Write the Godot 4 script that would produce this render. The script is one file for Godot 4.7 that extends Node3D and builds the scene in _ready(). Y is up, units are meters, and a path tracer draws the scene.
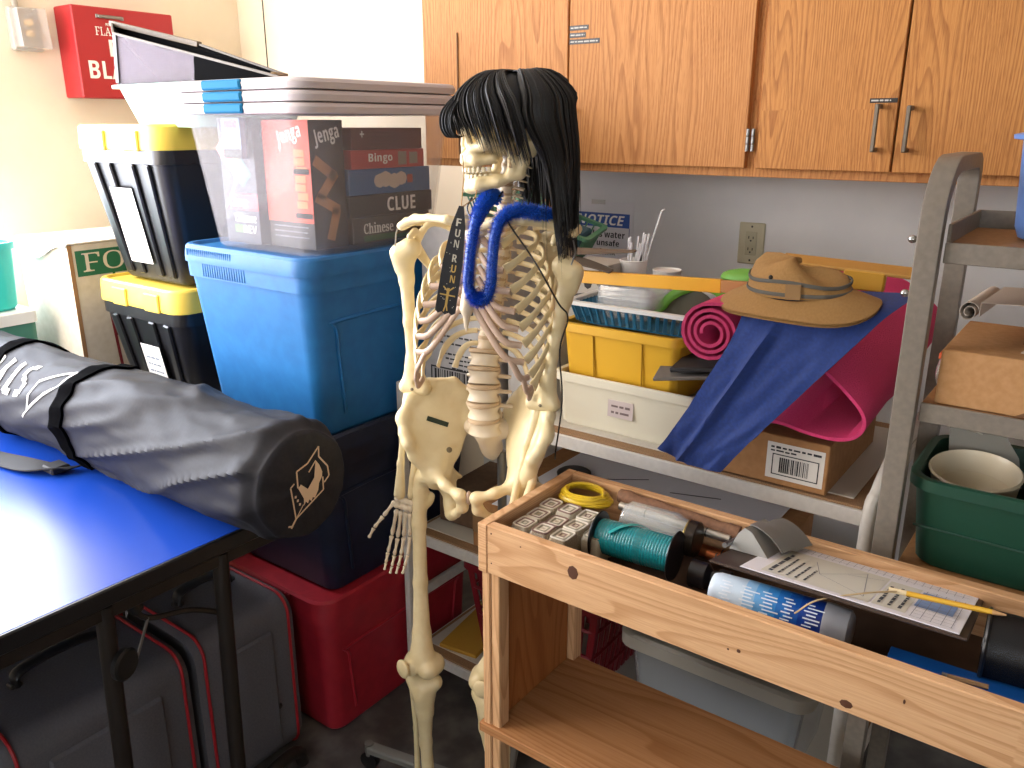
extends Node3D

# ---------------------------------------------------------------- triangle collector
class B:
	var v := PackedVector3Array()
	func tri(a: Vector3, b: Vector3, c: Vector3):
		v.push_back(a); v.push_back(b); v.push_back(c)
	func quad(a: Vector3, b: Vector3, c: Vector3, d: Vector3):
		tri(a, b, c); tri(a, c, d)
	func face(pts: Array, centre: Vector3):   # convex polygon turned outward from centre
		var n: Vector3 = (pts[1] - pts[0]).cross(pts[2] - pts[0])
		var flip: bool = n.dot(pts[0] - centre) < 0.0
		for i in range(1, pts.size() - 1):
			if flip: tri(pts[0], pts[i + 1], pts[i])
			else: tri(pts[0], pts[i], pts[i + 1])
	func box(xf: Transform3D, s: Vector3, bev := 0.002):
		var h := s * 0.5
		bev = min(bev, min(h.x, min(h.y, h.z)) * 0.95)
		var o := xf.origin
		var P := {}
		for sx in [-1, 1]:
			for sy in [-1, 1]:
				for sz in [-1, 1]:
					var q := Vector3(h.x * sx, h.y * sy, h.z * sz)
					P[[sx, sy, sz, 0]] = xf * (q - Vector3(0, bev * sy, bev * sz))
					P[[sx, sy, sz, 1]] = xf * (q - Vector3(bev * sx, 0, bev * sz))
					P[[sx, sy, sz, 2]] = xf * (q - Vector3(bev * sx, bev * sy, 0))
		for s1 in [-1, 1]:
			face([P[[s1, -1, -1, 0]], P[[s1, 1, -1, 0]], P[[s1, 1, 1, 0]], P[[s1, -1, 1, 0]]], o)
			face([P[[-1, s1, -1, 1]], P[[1, s1, -1, 1]], P[[1, s1, 1, 1]], P[[-1, s1, 1, 1]]], o)
			face([P[[-1, -1, s1, 2]], P[[1, -1, s1, 2]], P[[1, 1, s1, 2]], P[[-1, 1, s1, 2]]], o)
			for s2 in [-1, 1]:
				face([P[[s1, s2, -1, 0]], P[[s1, s2, 1, 0]], P[[s1, s2, 1, 1]], P[[s1, s2, -1, 1]]], o)
				face([P[[s1, -1, s2, 0]], P[[s1, 1, s2, 0]], P[[s1, 1, s2, 2]], P[[s1, -1, s2, 2]]], o)
				face([P[[-1, s1, s2, 1]], P[[1, s1, s2, 1]], P[[1, s1, s2, 2]], P[[-1, s1, s2, 2]]], o)
				for s3 in [-1, 1]:
					face([P[[s1, s2, s3, 0]], P[[s1, s2, s3, 1]], P[[s1, s2, s3, 2]]], o)
	func bb(x0, x1, y0, y1, z0, z1, bev := 0.002):
		box(Transform3D(Basis(), Vector3((x0 + x1) * 0.5, (y0 + y1) * 0.5, (z0 + z1) * 0.5)), Vector3(absf(x1 - x0), absf(y1 - y0), absf(z1 - z0)), bev)
	func bar(a: Vector3, b: Vector3, w: float, h: float, up := Vector3.UP, bev := 0.001):   # box beam from a to b
		var z := (b - a).normalized()
		var x := up.cross(z)
		if x.length() < 0.01: x = Vector3.RIGHT.cross(z)
		x = x.normalized()
		box(Transform3D(Basis(x, z.cross(x), z), (a + b) * 0.5), Vector3(w, h, a.distance_to(b)), bev)
	func loft(rings: Array, cap0 := true, cap1 := true, closed := true):
		for i in range(rings.size() - 1):
			var a: PackedVector3Array = rings[i]
			var c: PackedVector3Array = rings[i + 1]
			var n := a.size()
			for j in range(n if closed else n - 1):
				var k := (j + 1) % n
				quad(a[j], a[k], c[k], c[j])
		if cap0: cap(rings[0], true)
		if cap1: cap(rings[-1], false)
	func cap(r: PackedVector3Array, rev: bool):
		var m := Vector3.ZERO
		for p in r: m += p
		m /= r.size()
		for j in r.size():
			var k := (j + 1) % r.size()
			if rev: tri(m, r[k], r[j])
			else: tri(m, r[j], r[k])
	func tube(pts: Array, rad, n := 8, caps := true, sx := 1.0, sy := 1.0, up := Vector3(0, 1, 0.013), closed := false):
		var rings := []
		var cnt := pts.size()
		var x := Vector3.ZERO
		for i in cnt:
			var p: Vector3 = pts[i]
			var a: Vector3 = pts[(i - 1 + cnt) % cnt] if (closed or i > 0) else p
			var c: Vector3 = pts[(i + 1) % cnt] if (closed or i < cnt - 1) else p
			var t := (c - a).normalized()
			if i == 0:
				x = up.cross(t)
				if x.length() < 0.02: x = Vector3(1, 0.02, 0.1).cross(t)
			x = (x - t * x.dot(t)).normalized()
			var y := t.cross(x)
			var r: float = rad[i] if rad is Array else rad
			var ring := PackedVector3Array()
			for j in n:
				var w := TAU * j / n
				ring.push_back(p + x * cos(w) * r * sx + y * sin(w) * r * sy)
			rings.push_back(ring)
		if closed:
			rings.push_back(rings[0])
			loft(rings, false, false)
		else: loft(rings, caps, caps)
	func lathe(xf: Transform3D, prof: Array, n := 20, cap0 := true, cap1 := true):
		var rings := []
		for q in prof:
			var ring := PackedVector3Array()
			for j in n:
				var w := -TAU * j / n
				ring.push_back(xf * Vector3(cos(w) * max(q.x, 0.00005), q.y, sin(w) * max(q.x, 0.00005)))
			rings.push_back(ring)
		loft(rings, cap0, cap1)
	func ell(c: Vector3, r: Vector3, nu := 14, nv := 9, xf := Transform3D()):
		var prof := []
		for i in nv + 1:
			var t := -PI / 2 + PI * i / nv
			prof.push_back(Vector2(cos(t), sin(t)))
		lathe(xf * Transform3D(Basis.from_scale(r), c), prof, nu, false, false)
	func ext(xf: Transform3D, poly: PackedVector2Array, d: float):   # polygon in xy drawn out along z
		var p := poly.duplicate()
		if Geometry2D.is_polygon_clockwise(p): p.reverse()
		var ix := Geometry2D.triangulate_polygon(p)
		for i in range(0, ix.size(), 3):
			var a := p[ix[i]]; var b := p[ix[i + 1]]; var c := p[ix[i + 2]]
			if (b - a).cross(c - a) < 0: var t := b; b = c; c = t
			tri(xf * Vector3(a.x, a.y, d), xf * Vector3(b.x, b.y, d), xf * Vector3(c.x, c.y, d))
			tri(xf * Vector3(a.x, a.y, 0), xf * Vector3(c.x, c.y, 0), xf * Vector3(b.x, b.y, 0))
		for i in p.size():
			var a := p[i]; var b := p[(i + 1) % p.size()]
			quad(xf * Vector3(a.x, a.y, 0), xf * Vector3(b.x, b.y, 0), xf * Vector3(b.x, b.y, d), xf * Vector3(a.x, a.y, d))
	func sheet(nu: int, nv: int, f: Callable, thick := 0.0):   # f(u, v) -> point; given a thickness both sides and the rim
		var g := []
		for i in nu + 1:
			var row := PackedVector3Array()
			for j in nv + 1: row.push_back(f.call(float(i) / nu, float(j) / nv))
			g.push_back(row)
		if thick == 0.0:
			for i in nu:
				for j in nv: quad(g[i][j], g[i + 1][j], g[i + 1][j + 1], g[i][j + 1])
			return
		var h := []
		for i in nu + 1:
			var row := PackedVector3Array()
			for j in nv + 1:
				var du: Vector3 = g[min(i + 1, nu)][j] - g[max(i - 1, 0)][j]
				var dv: Vector3 = g[i][min(j + 1, nv)] - g[i][max(j - 1, 0)]
				row.push_back(g[i][j] - du.cross(dv).normalized() * thick)
			h.push_back(row)
		for i in nu:
			for j in nv:
				quad(g[i][j], g[i + 1][j], g[i + 1][j + 1], g[i][j + 1])
				quad(h[i][j], h[i][j + 1], h[i + 1][j + 1], h[i + 1][j])
		for i in nu:
			quad(g[i][0], h[i][0], h[i + 1][0], g[i + 1][0])
			quad(g[i][nv], g[i + 1][nv], h[i + 1][nv], h[i][nv])
		for j in nv:
			quad(g[0][j], g[0][j + 1], h[0][j + 1], h[0][j])
			quad(g[nu][j], h[nu][j], h[nu][j + 1], g[nu][j + 1])

func mesh_of(b: B, angle := 38.0) -> ArrayMesh:
	var v := b.v
	var nf := v.size() / 3
	var fn := PackedVector3Array(); fn.resize(nf)
	var fu := PackedVector3Array(); fu.resize(nf)
	var at := {}
	for i in nf:
		var n := (v[i * 3 + 1] - v[i * 3]).cross(v[i * 3 + 2] - v[i * 3])
		fn[i] = n * 1.0e4
		fu[i] = n.normalized() if n.length_squared() > 1e-24 else Vector3.ZERO
		for k in 3:
			var key := Vector3i((v[i * 3 + k] * 30000.0).round())
			if at.has(key): at[key].push_back(i)
			else: at[key] = PackedInt32Array([i])
	var lim := cos(deg_to_rad(angle))
	var vo := PackedVector3Array(); var no := PackedVector3Array()
	for i in nf:
		if fu[i] == Vector3.ZERO: continue
		for k in [0, 2, 1]:
			var s := Vector3.ZERO
			for j in at[Vector3i((v[i * 3 + k] * 30000.0).round())]:
				if fu[j].dot(fu[i]) > lim: s += fn[j]
			vo.push_back(v[i * 3 + k]); no.push_back(s.normalized())
	var arr := []; arr.resize(Mesh.ARRAY_MAX)
	arr[Mesh.ARRAY_VERTEX] = vo; arr[Mesh.ARRAY_NORMAL] = no
	var am := ArrayMesh.new()
	am.add_surface_from_arrays(Mesh.PRIMITIVE_TRIANGLES, arr)
	return am

var used := {}
func numbered(s: String) -> String:
	if not used.has(s):
		used[s] = 0
		return s
	used[s] += 1
	return "%s_%03d" % [s, used[s]]

func put(mesh: Mesh, called: String, m: Material, parent: Node, xf := Transform3D()) -> MeshInstance3D:
	var o := MeshInstance3D.new()
	o.mesh = mesh; o.name = called; o.transform = xf
	o.material_override = m
	parent.add_child(o, true)
	return o
func part(b: B, called: String, m: Material, parent: Node, angle := 38.0) -> MeshInstance3D:
	return put(mesh_of(b, angle), called, m, parent)
func tag(o: Node, label: String, category: String, group := ""):
	o.set_meta("label", label); o.set_meta("category", category)
	if group != "": o.set_meta("group", group)
func thing(called: String, label: String, category: String, at := Vector3.ZERO, turn := 0.0, group := "") -> Node3D:
	var o := Node3D.new()
	o.name = numbered(called); add_child(o); o.position = at; o.rotation_degrees.y = turn
	tag(o, label, category, group)
	return o
func solo(b: B, called: String, m: Material, label: String, category: String, group := "", angle := 38.0) -> MeshInstance3D:
	var o := part(b, numbered(called), m, self, angle)
	tag(o, label, category, group)
	return o
func struct(b: B, called: String, m: Material, parent: Node = self, angle := 38.0) -> MeshInstance3D:
	var o := part(b, called, m, parent, angle)
	if parent == self: o.set_meta("kind", "structure")
	return o

func T(p: Vector3, r := Vector3.ZERO) -> Transform3D:
	return Transform3D(Basis.from_euler(r * PI / 180.0), p)
func V(x, y, z) -> Vector3: return Vector3(x, y, z)
func R2(x, y) -> Vector2: return Vector2(x, y)

func rr(hw: float, hd: float, r: float, seg := 4) -> PackedVector2Array:   # rounded rectangle, counter-clockwise
	var o := PackedVector2Array()
	r = min(r, min(hw, hd) * 0.999)
	for q in 4:
		var cx: float = (hw - r) * (1 if q == 0 or q == 3 else -1)
		var cy: float = (hd - r) * (1 if q < 2 else -1)
		for i in seg + 1:
			var a := PI / 2 * q + PI / 2 * i / seg
			o.push_back(Vector2(cx + r * cos(a), cy + r * sin(a)))
	return o
func ring(y: float, hw: float, hd: float, r: float, seg := 4, c := Vector3.ZERO) -> PackedVector3Array:
	var o := PackedVector3Array()
	for p in rr(hw, hd, r, seg): o.push_back(Vector3(p.x, y, -p.y) + c)
	return o
func lerpr(prof: Array) -> Array:   # [[y, hw, hd, r], ...] -> rings
	var o := []
	for q in prof: o.push_back(ring(q[0], q[1], q[2], q[3]))
	return o
func smooth_path(pts: Array, n := 6, closed := false) -> Array:   # Catmull-Rom
	var o := []
	var c := pts.size()
	for i in range(c if closed else c - 1):
		var p0: Vector3 = pts[(i - 1 + c) % c] if (closed or i > 0) else pts[0] * 2 - pts[1]
		var p1: Vector3 = pts[i]
		var p2: Vector3 = pts[(i + 1) % c]
		var p3: Vector3 = pts[(i + 2) % c] if (closed or i < c - 2) else pts[c - 1] * 2 - pts[c - 2]
		for k in n: o.push_back(p1.cubic_interpolate(p2, p0, p3, float(k) / n))
	if not closed: o.push_back(pts[-1])
	return o
func smooth_vals(vals: Array, n := 6) -> Array:
	var o := []
	for i in vals.size() - 1:
		for k in n: o.push_back(lerpf(vals[i], vals[i + 1], smoothstep(0, 1, float(k) / n)))
	o.push_back(vals[-1])
	return o

# ---------------------------------------------------------------- materials
func mat(col: String, rough := 0.6, metal := 0.0) -> StandardMaterial3D:
	var m := StandardMaterial3D.new()
	m.albedo_color = Color(col); m.roughness = rough; m.metallic = metal
	return m
func noise_tex(c0: Color, c1: Color, freq: float, seed_ := 1, octaves := 4, w := 256, h := 256, contrast := 1.0) -> ImageTexture:
	var n := FastNoiseLite.new()
	n.seed = seed_; n.frequency = freq; n.fractal_octaves = octaves; n.noise_type = FastNoiseLite.TYPE_SIMPLEX_SMOOTH
	var im := n.get_seamless_image(w, h)
	im.convert(Image.FORMAT_RGB8)
	var d := im.get_data()
	for i in range(0, d.size(), 3):
		var t := clampf((d[i] / 255.0 - 0.5) * contrast + 0.5, 0, 1)
		d[i] = int(lerpf(c0.r, c1.r, t) * 255); d[i + 1] = int(lerpf(c0.g, c1.g, t) * 255); d[i + 2] = int(lerpf(c0.b, c1.b, t) * 255)
	return ImageTexture.create_from_image(Image.create_from_data(w, h, false, Image.FORMAT_RGB8, d))
func mottled(c0: String, c1: String, scale: float, rough := 0.7, freq := 0.03, seed_ := 1, contrast := 1.4) -> StandardMaterial3D:
	var m := StandardMaterial3D.new()
	m.albedo_texture = noise_tex(Color(c0), Color(c1), freq, seed_, 5, 256, 256, contrast)
	m.uv1_triplanar = true; m.uv1_world_triplanar = true; m.uv1_scale = Vector3.ONE * scale
	m.roughness = rough
	return m
func glass(col: String, alpha: float, rough := 0.05) -> StandardMaterial3D:
	var m := mat(col, rough)
	m.albedo_color.a = alpha
	m.transparency = BaseMaterial3D.TRANSPARENCY_ALPHA
	return m
func relief(m: StandardMaterial3D, freq: float, strength: float, seed_ := 3, octaves := 3) -> StandardMaterial3D:
	var n := FastNoiseLite.new()
	n.seed = seed_; n.frequency = freq; n.fractal_octaves = octaves
	var im := n.get_seamless_image(256, 256)
	im.bump_map_to_normal_map(strength)
	m.normal_enabled = true
	m.normal_texture = ImageTexture.create_from_image(im)
	return m
func wood_tex(c_light: Color, c_mid: Color, c_dark: Color, seed_: int, along_v: bool, cath := 1.0, pores := 1.0) -> ImageTexture:
	var w := 384; var h := 512
	var n1 := FastNoiseLite.new(); n1.seed = seed_; n1.frequency = 0.01; n1.fractal_octaves = 2
	var n2 := FastNoiseLite.new(); n2.seed = seed_ + 5; n2.frequency = 0.05; n2.fractal_octaves = 3
	var im := Image.create_empty(w if along_v else h, h if along_v else w, false, Image.FORMAT_RGB8)
	for y in h:
		var fy := float(y) / h
		var ey: float = sin(fy * PI)           # fades the pattern so that the ends meet
		for x in w:
			var fx := float(x) / w
			var wob := n1.get_noise_2d(x * 1.0, y * 0.35) * 0.9
			var cx := absf(fx - 0.5) * 2.0
			var arch := cx * cx * 9.0 + ey * 2.6 * cath * (1.0 - cx) + wob * 1.4
			var r := fposmod(arch * 2.2, 1.0)
			var late := smoothstep(0.45, 0.95, r) * (1.0 - smoothstep(0.95, 1.0, r))
			var fine := n2.get_noise_2d(x * 9.0, y * 0.16)
			var por := maxf(0.0, n2.get_noise_2d(x * 22.0 + 700.0, y * 0.7) - 0.12) * pores
			var c := c_light.lerp(c_mid, clampf(0.45 + fine * 0.9, 0, 1)).lerp(c_dark, clampf(late * 0.55 + por * 1.3, 0, 1))
			if along_v: im.set_pixel(x, y, c)
			else: im.set_pixel(y, x, c)
	return ImageTexture.create_from_image(im)
func wood(tex: ImageTexture, scale: Vector3, rough := 0.5, off := Vector3.ZERO, tint := Color.WHITE) -> StandardMaterial3D:
	var m := StandardMaterial3D.new()
	m.albedo_texture = tex; m.albedo_color = tint
	m.uv1_triplanar = true; m.uv1_world_triplanar = true; m.uv1_scale = scale; m.uv1_offset = off
	m.roughness = rough; m.metallic_specular = 0.3
	return m

# lettering: width w or height h (0: free), its middle at xf, facing +z of xf
var font_sans := SystemFont.new()
var font_serif := SystemFont.new()
var font_bold := SystemFont.new()
var font_serif_bold := SystemFont.new()
func text(s: String, m: Material, parent: Node, xf: Transform3D, w: float, h: float, bold := false, serif := false, called := "lettering", italic := 0.0) -> MeshInstance3D:
	var tm := TextMesh.new()
	tm.text = s; tm.font_size = 48; tm.pixel_size = 0.01; tm.depth = 0.02; tm.curve_step = 1.0
	var f := FontVariation.new()
	f.base_font = (font_serif_bold if bold else font_serif) if serif else (font_bold if bold else font_sans)
	f.variation_embolden = 0.0
	tm.font = f
	var bbx := tm.get_aabb()
	var sx := 1.0; var sy := 1.0
	if w > 0 and h > 0: sx = w / bbx.size.x; sy = h / bbx.size.y
	elif w > 0: sx = w / bbx.size.x; sy = sx
	else: sy = h / bbx.size.y; sx = sy
	var c := bbx.get_center()
	var loc := Transform3D(Basis(Vector3(sx, 0, 0), Vector3(italic * sy, sy, 0), Vector3(0, 0, 0.02)), Vector3.ZERO)
	loc.origin = -(loc.basis * Vector3(c.x, c.y, -0.01))
	return put(tm, called, m, parent, xf * loc)
func flat(b: B, xf: Transform3D, x0, x1, y0, y1, z := 0.0004):   # a printed rectangle proud of a face by z
	b.quad(xf * Vector3(x0, y0, z), xf * Vector3(x1, y0, z), xf * Vector3(x1, y1, z), xf * Vector3(x0, y1, z))
func line(b: B, xf: Transform3D, a: Vector2, c: Vector2, w: float, z := 0.0004):
	var n := (c - a).orthogonal().normalized() * w * 0.5
	b.quad(xf * Vector3(a.x + n.x, a.y + n.y, z), xf * Vector3(c.x + n.x, c.y + n.y, z), xf * Vector3(c.x - n.x, c.y - n.y, z), xf * Vector3(a.x - n.x, a.y - n.y, z))
func dashes(b: B, xf: Transform3D, x0: float, x1: float, y: float, h: float, seed_: int, z := 0.0004):   # a line of print too small to read
	var g := RandomNumberGenerator.new(); g.seed = seed_
	var x := x0
	while x < x1:
		var l := g.randf_range(1.2, 4.0) * h
		flat(b, xf, x, min(x + l, x1), y - h * 0.5 + g.randf() * h * 0.2, y + h * 0.5 - g.randf() * h * 0.2, z)
		x += l + h * 0.6
func barcode(b: B, xf: Transform3D, x0: float, x1: float, y0: float, y1: float, seed_: int):
	var g := RandomNumberGenerator.new(); g.seed = seed_
	var x := x0
	var u := (x1 - x0) / 60.0
	while x < x1 - u:
		var l := u * (1 + g.randi() % 3)
		flat(b, xf, x, min(x + l, x1), y0, y1)
		x += l + u * (1 + g.randi() % 2)
const FX := Vector3(0, 90, 0)   # turn that makes a print face +x

var M := {}
func materials():
	font_sans.font_names = PackedStringArray(["Droid Sans"])
	font_serif.font_names = PackedStringArray(["Droid Serif"])
	font_bold.font_names = font_sans.font_names; font_bold.font_weight = 700; font_serif_bold.font_names = font_serif.font_names; font_serif_bold.font_weight = 700
	M.white_ink = mat("f2f0ea", 0.6); M.black_ink = mat("1a1a1c", 0.6)
	M.wall = mottled("ece0cb", "e7dac3", 0.7, 0.85, 0.02, 4)
	pass
	M.wall_shade = mottled("dcdbdb", "d6d6d7", 1.3, 0.8, 0.02, 9)  # cooler grey with the shade under the wall cabinets put into it
	M.wall_tan = mottled("a58e70", "9c8566", 1.0, 0.85, 0.02, 13)
	M.ceiling = mottled("e8e4da", "e0dcd0", 1.0, 0.9)
	M.floor = mottled("4a4744", "66625d", 1.6, 0.55, 0.02, 11, 2.0)
	M.trim = mat("3a3834", 0.6)
	M.oak_tex = wood_tex(Color("c38b50"), Color("b47b43"), Color("8c5830"), 21, true, 1.0, 1.0)
	M.oak_tex2 = wood_tex(Color("c58d56"), Color("b77e49"), Color("935d33"), 54, true, 0.25, 0.9)
	M.chrome = mat("b9b9b8", 0.25, 1.0); M.steel = mat("8d8d8c", 0.38, 1.0); M.dark_steel = mat("4b4a49", 0.45, 0.7)
	M.black = mat("141415", 0.45); M.black_matte = mat("0a0a0b", 0.85); M.black_matte.metallic_specular = 0.1
	M.paper = mat("ece9e4", 0.8)
	M.card = mottled("a97a4c", "9c6e42", 3.0, 0.85, 0.05, 5)
	M.card_white = mottled("dcd6cb", "d2ccc2", 3.0, 0.8, 0.04, 6)
	M.pine_u = wood_tex(Color("d3a97f"), Color("c79b70"), Color("a87a50"), 77, false, 0.5, 0.35)
	M.pine_v = wood_tex(Color("d3a97f"), Color("c79b70"), Color("a87a50"), 78, true, 0.5, 0.35)

# ---------------------------------------------------------------- view, sky and daylight
func view():
	var cam := Camera3D.new()
	cam.name = "camera"
	cam.position = Vector3(0, 1.55, 0)
	cam.rotation_degrees = Vector3(-17.4, 36.5, 0)
	cam.fov = rad_to_deg(2.0 * atan(384.0 / 828.0))
	cam.near = 0.05; cam.far = 60.0
	add_child(cam); cam.current = true
	var env := Environment.new()
	env.background_mode = Environment.BG_SKY
	var sm := ProceduralSkyMaterial.new()
	sm.sky_top_color = Color("b9cfe8"); sm.sky_horizon_color = Color("eef1f4")
	sm.ground_bottom_color = Color("8f8a80"); sm.ground_horizon_color = Color("c9c6bf")
	sm.sky_energy_multiplier = 3.0; sm.ground_energy_multiplier = 1.5
	var sky := Sky.new(); sky.sky_material = sm
	env.sky = sky
	env.tonemap_mode = Environment.TONE_MAPPER_LINEAR
	env.tonemap_exposure = 0.57
	env.sdfgi_enabled = true; env.ssao_enabled = true; env.ssil_enabled = true
	var we := WorldEnvironment.new()
	we.name = "world_environment"; we.environment = env
	add_child(we)
	daylight("window_daylight", Vector3(-3.06, 1.72, -0.475), Vector3(0, -90, 0), Vector2(1.55, 1.5), 20.0, Color("f2f4ff"))
	daylight("rear_fill_light", Vector3(1.4, 1.75, 2.95), Vector3(0, 0, 0), Vector2(2.8, 1.4), 4.5, Color("fff6ea"))  # added fill from behind the camera to lift the dark undersides
	daylight("added_alcove_daylight", Vector3(-2.47, 1.72, 0.36), Vector3(0, 0, 0), Vector2(1.12, 1.5), 9.0, Color("ffeedd"))  # unseen source, set close by to brighten the left wall

func daylight(called: String, at: Vector3, turn: Vector3, size: Vector2, energy: float, c: Color):
	var l := AreaLight3D.new()
	l.name = called; l.position = at; l.rotation_degrees = turn
	l.area_size = size; l.light_energy = energy; l.light_color = c
	l.area_range = 12.0; l.area_attenuation = 2.0
	l.shadow_enabled = true
	add_child(l)

# ---------------------------------------------------------------- the room
func wall_with_opening(called: String, axis_x: bool, p0: float, p1: float, a0: float, a1: float, o0: float, o1: float, y0: float, y1: float, top: float):
	var b := B.new()
	for q in [[a0, o0, 0.0, top], [o1, a1, 0.0, top], [o0, o1, 0.0, y0], [o0, o1, y1, top]]:
		if axis_x: b.bb(p0, p1, q[2], q[3], q[0], q[1], 0.0005)
		else: b.bb(q[0], q[1], q[2], q[3], p0, p1, 0.0005)
	struct(b, called, M.wall)
func window_unit(called: String, axis_x: bool, p: float, o0: float, o1: float, y0: float, y1: float, n: int):
	var o := Node3D.new(); o.name = called; add_child(o); o.set_meta("kind", "structure")
	var fm := mat("dcdcd8", 0.4)
	var f := B.new()
	var w := 0.05
	for k in n + 1:
		var c := lerpf(o0 + w / 2, o1 - w / 2, float(k) / n)
		if axis_x: f.bb(p - 0.03, p + 0.03, y0, y1, c - w / 2, c + w / 2)
		else: f.bb(c - w / 2, c + w / 2, y0, y1, p - 0.03, p + 0.03)
	for y in [y0 + w / 2, y1 - w / 2]:
		if axis_x: f.bb(p - 0.03, p + 0.03, y - w / 2, y + w / 2, o0, o1)
		else: f.bb(o0, o1, y - w / 2, y + w / 2, p - 0.03, p + 0.03)
	part(f, "window_frame", fm, o)
	for k in n:
		var c0 := lerpf(o0, o1, float(k) / n) + w; var c1 := lerpf(o0, o1, float(k + 1) / n) - w
		var g := B.new()
		if axis_x: g.bb(p - 0.003, p + 0.003, y0 + w, y1 - w, c0, c1, 0.0005)
		else: g.bb(c0, c1, y0 + w, y1 - w, p - 0.003, p + 0.003, 0.0005)
		part(g, "pane", glass("ffffff", 0.06, 0.02), o)
func room():
	var b := B.new(); b.bb(-3.25, 4.65, -0.12, 0.0, -2.45, 3.15, 0.0); struct(b, "floor", M.floor)
	b = B.new(); b.bb(-3.25, 4.65, 2.75, 2.87, -2.45, 3.15, 0.0); struct(b, "ceiling", M.ceiling)
	b = B.new(); b.bb(-3.25, 4.65, 0.0, 2.75, -2.45, -2.3, 0.0); struct(b, "wall_back", M.wall)
	b = B.new(); b.bb(4.5, 4.65, 0.0, 2.75, -2.3, 3.0, 0.0); struct(b, "wall_right", M.wall_tan)
	wall_with_opening("wall_left", true, -3.25, -3.1, -2.3, 0.4, -1.26, 0.31, 0.97, 2.47, 2.75)
	wall_with_opening("wall_added_alcove", false, 0.4, 0.55, -3.25, -1.05, -3.04, -1.9, 0.96, 2.48, 2.75)  # unseen wall jog added to bring a bright opening near the left wall
	b = B.new(); b.bb(-1.2, -1.05, 0.0, 2.75, 0.55, 3.15, 0.0); struct(b, "wall_side", M.wall)  # unseen partition closing off the added alcove
	wall_with_opening("wall_front", false, 3.0, 3.15, -1.05, 4.65, -0.02, 2.82, 1.04, 2.46, 2.75)
	window_unit("window_1", true, -3.17, -1.26, 0.31, 0.97, 2.47, 3)
	window_unit("added_window_3", false, 3.07, -0.02, 2.82, 1.04, 2.46, 3)  # unseen window added to go with the rear fill light
	window_unit("added_window_2", false, 0.47, -3.04, -1.9, 0.96, 2.48, 2)  # unseen window of the added alcove
	# grey panel that paints in the shade below the wall cabinets, and the thin joint strip near the corner
	b = B.new(); b.bb(-1.83, 4.49, 0.0, 1.46, -2.2995, -2.292, 0.0005); struct(b, "trim_1", M.wall_shade)
	b = B.new(); b.bb(-2.937, -2.932, 0.0, 2.74, -2.2995, -2.297, 0.0005); struct(b, "trim_2", M.trim)

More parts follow.
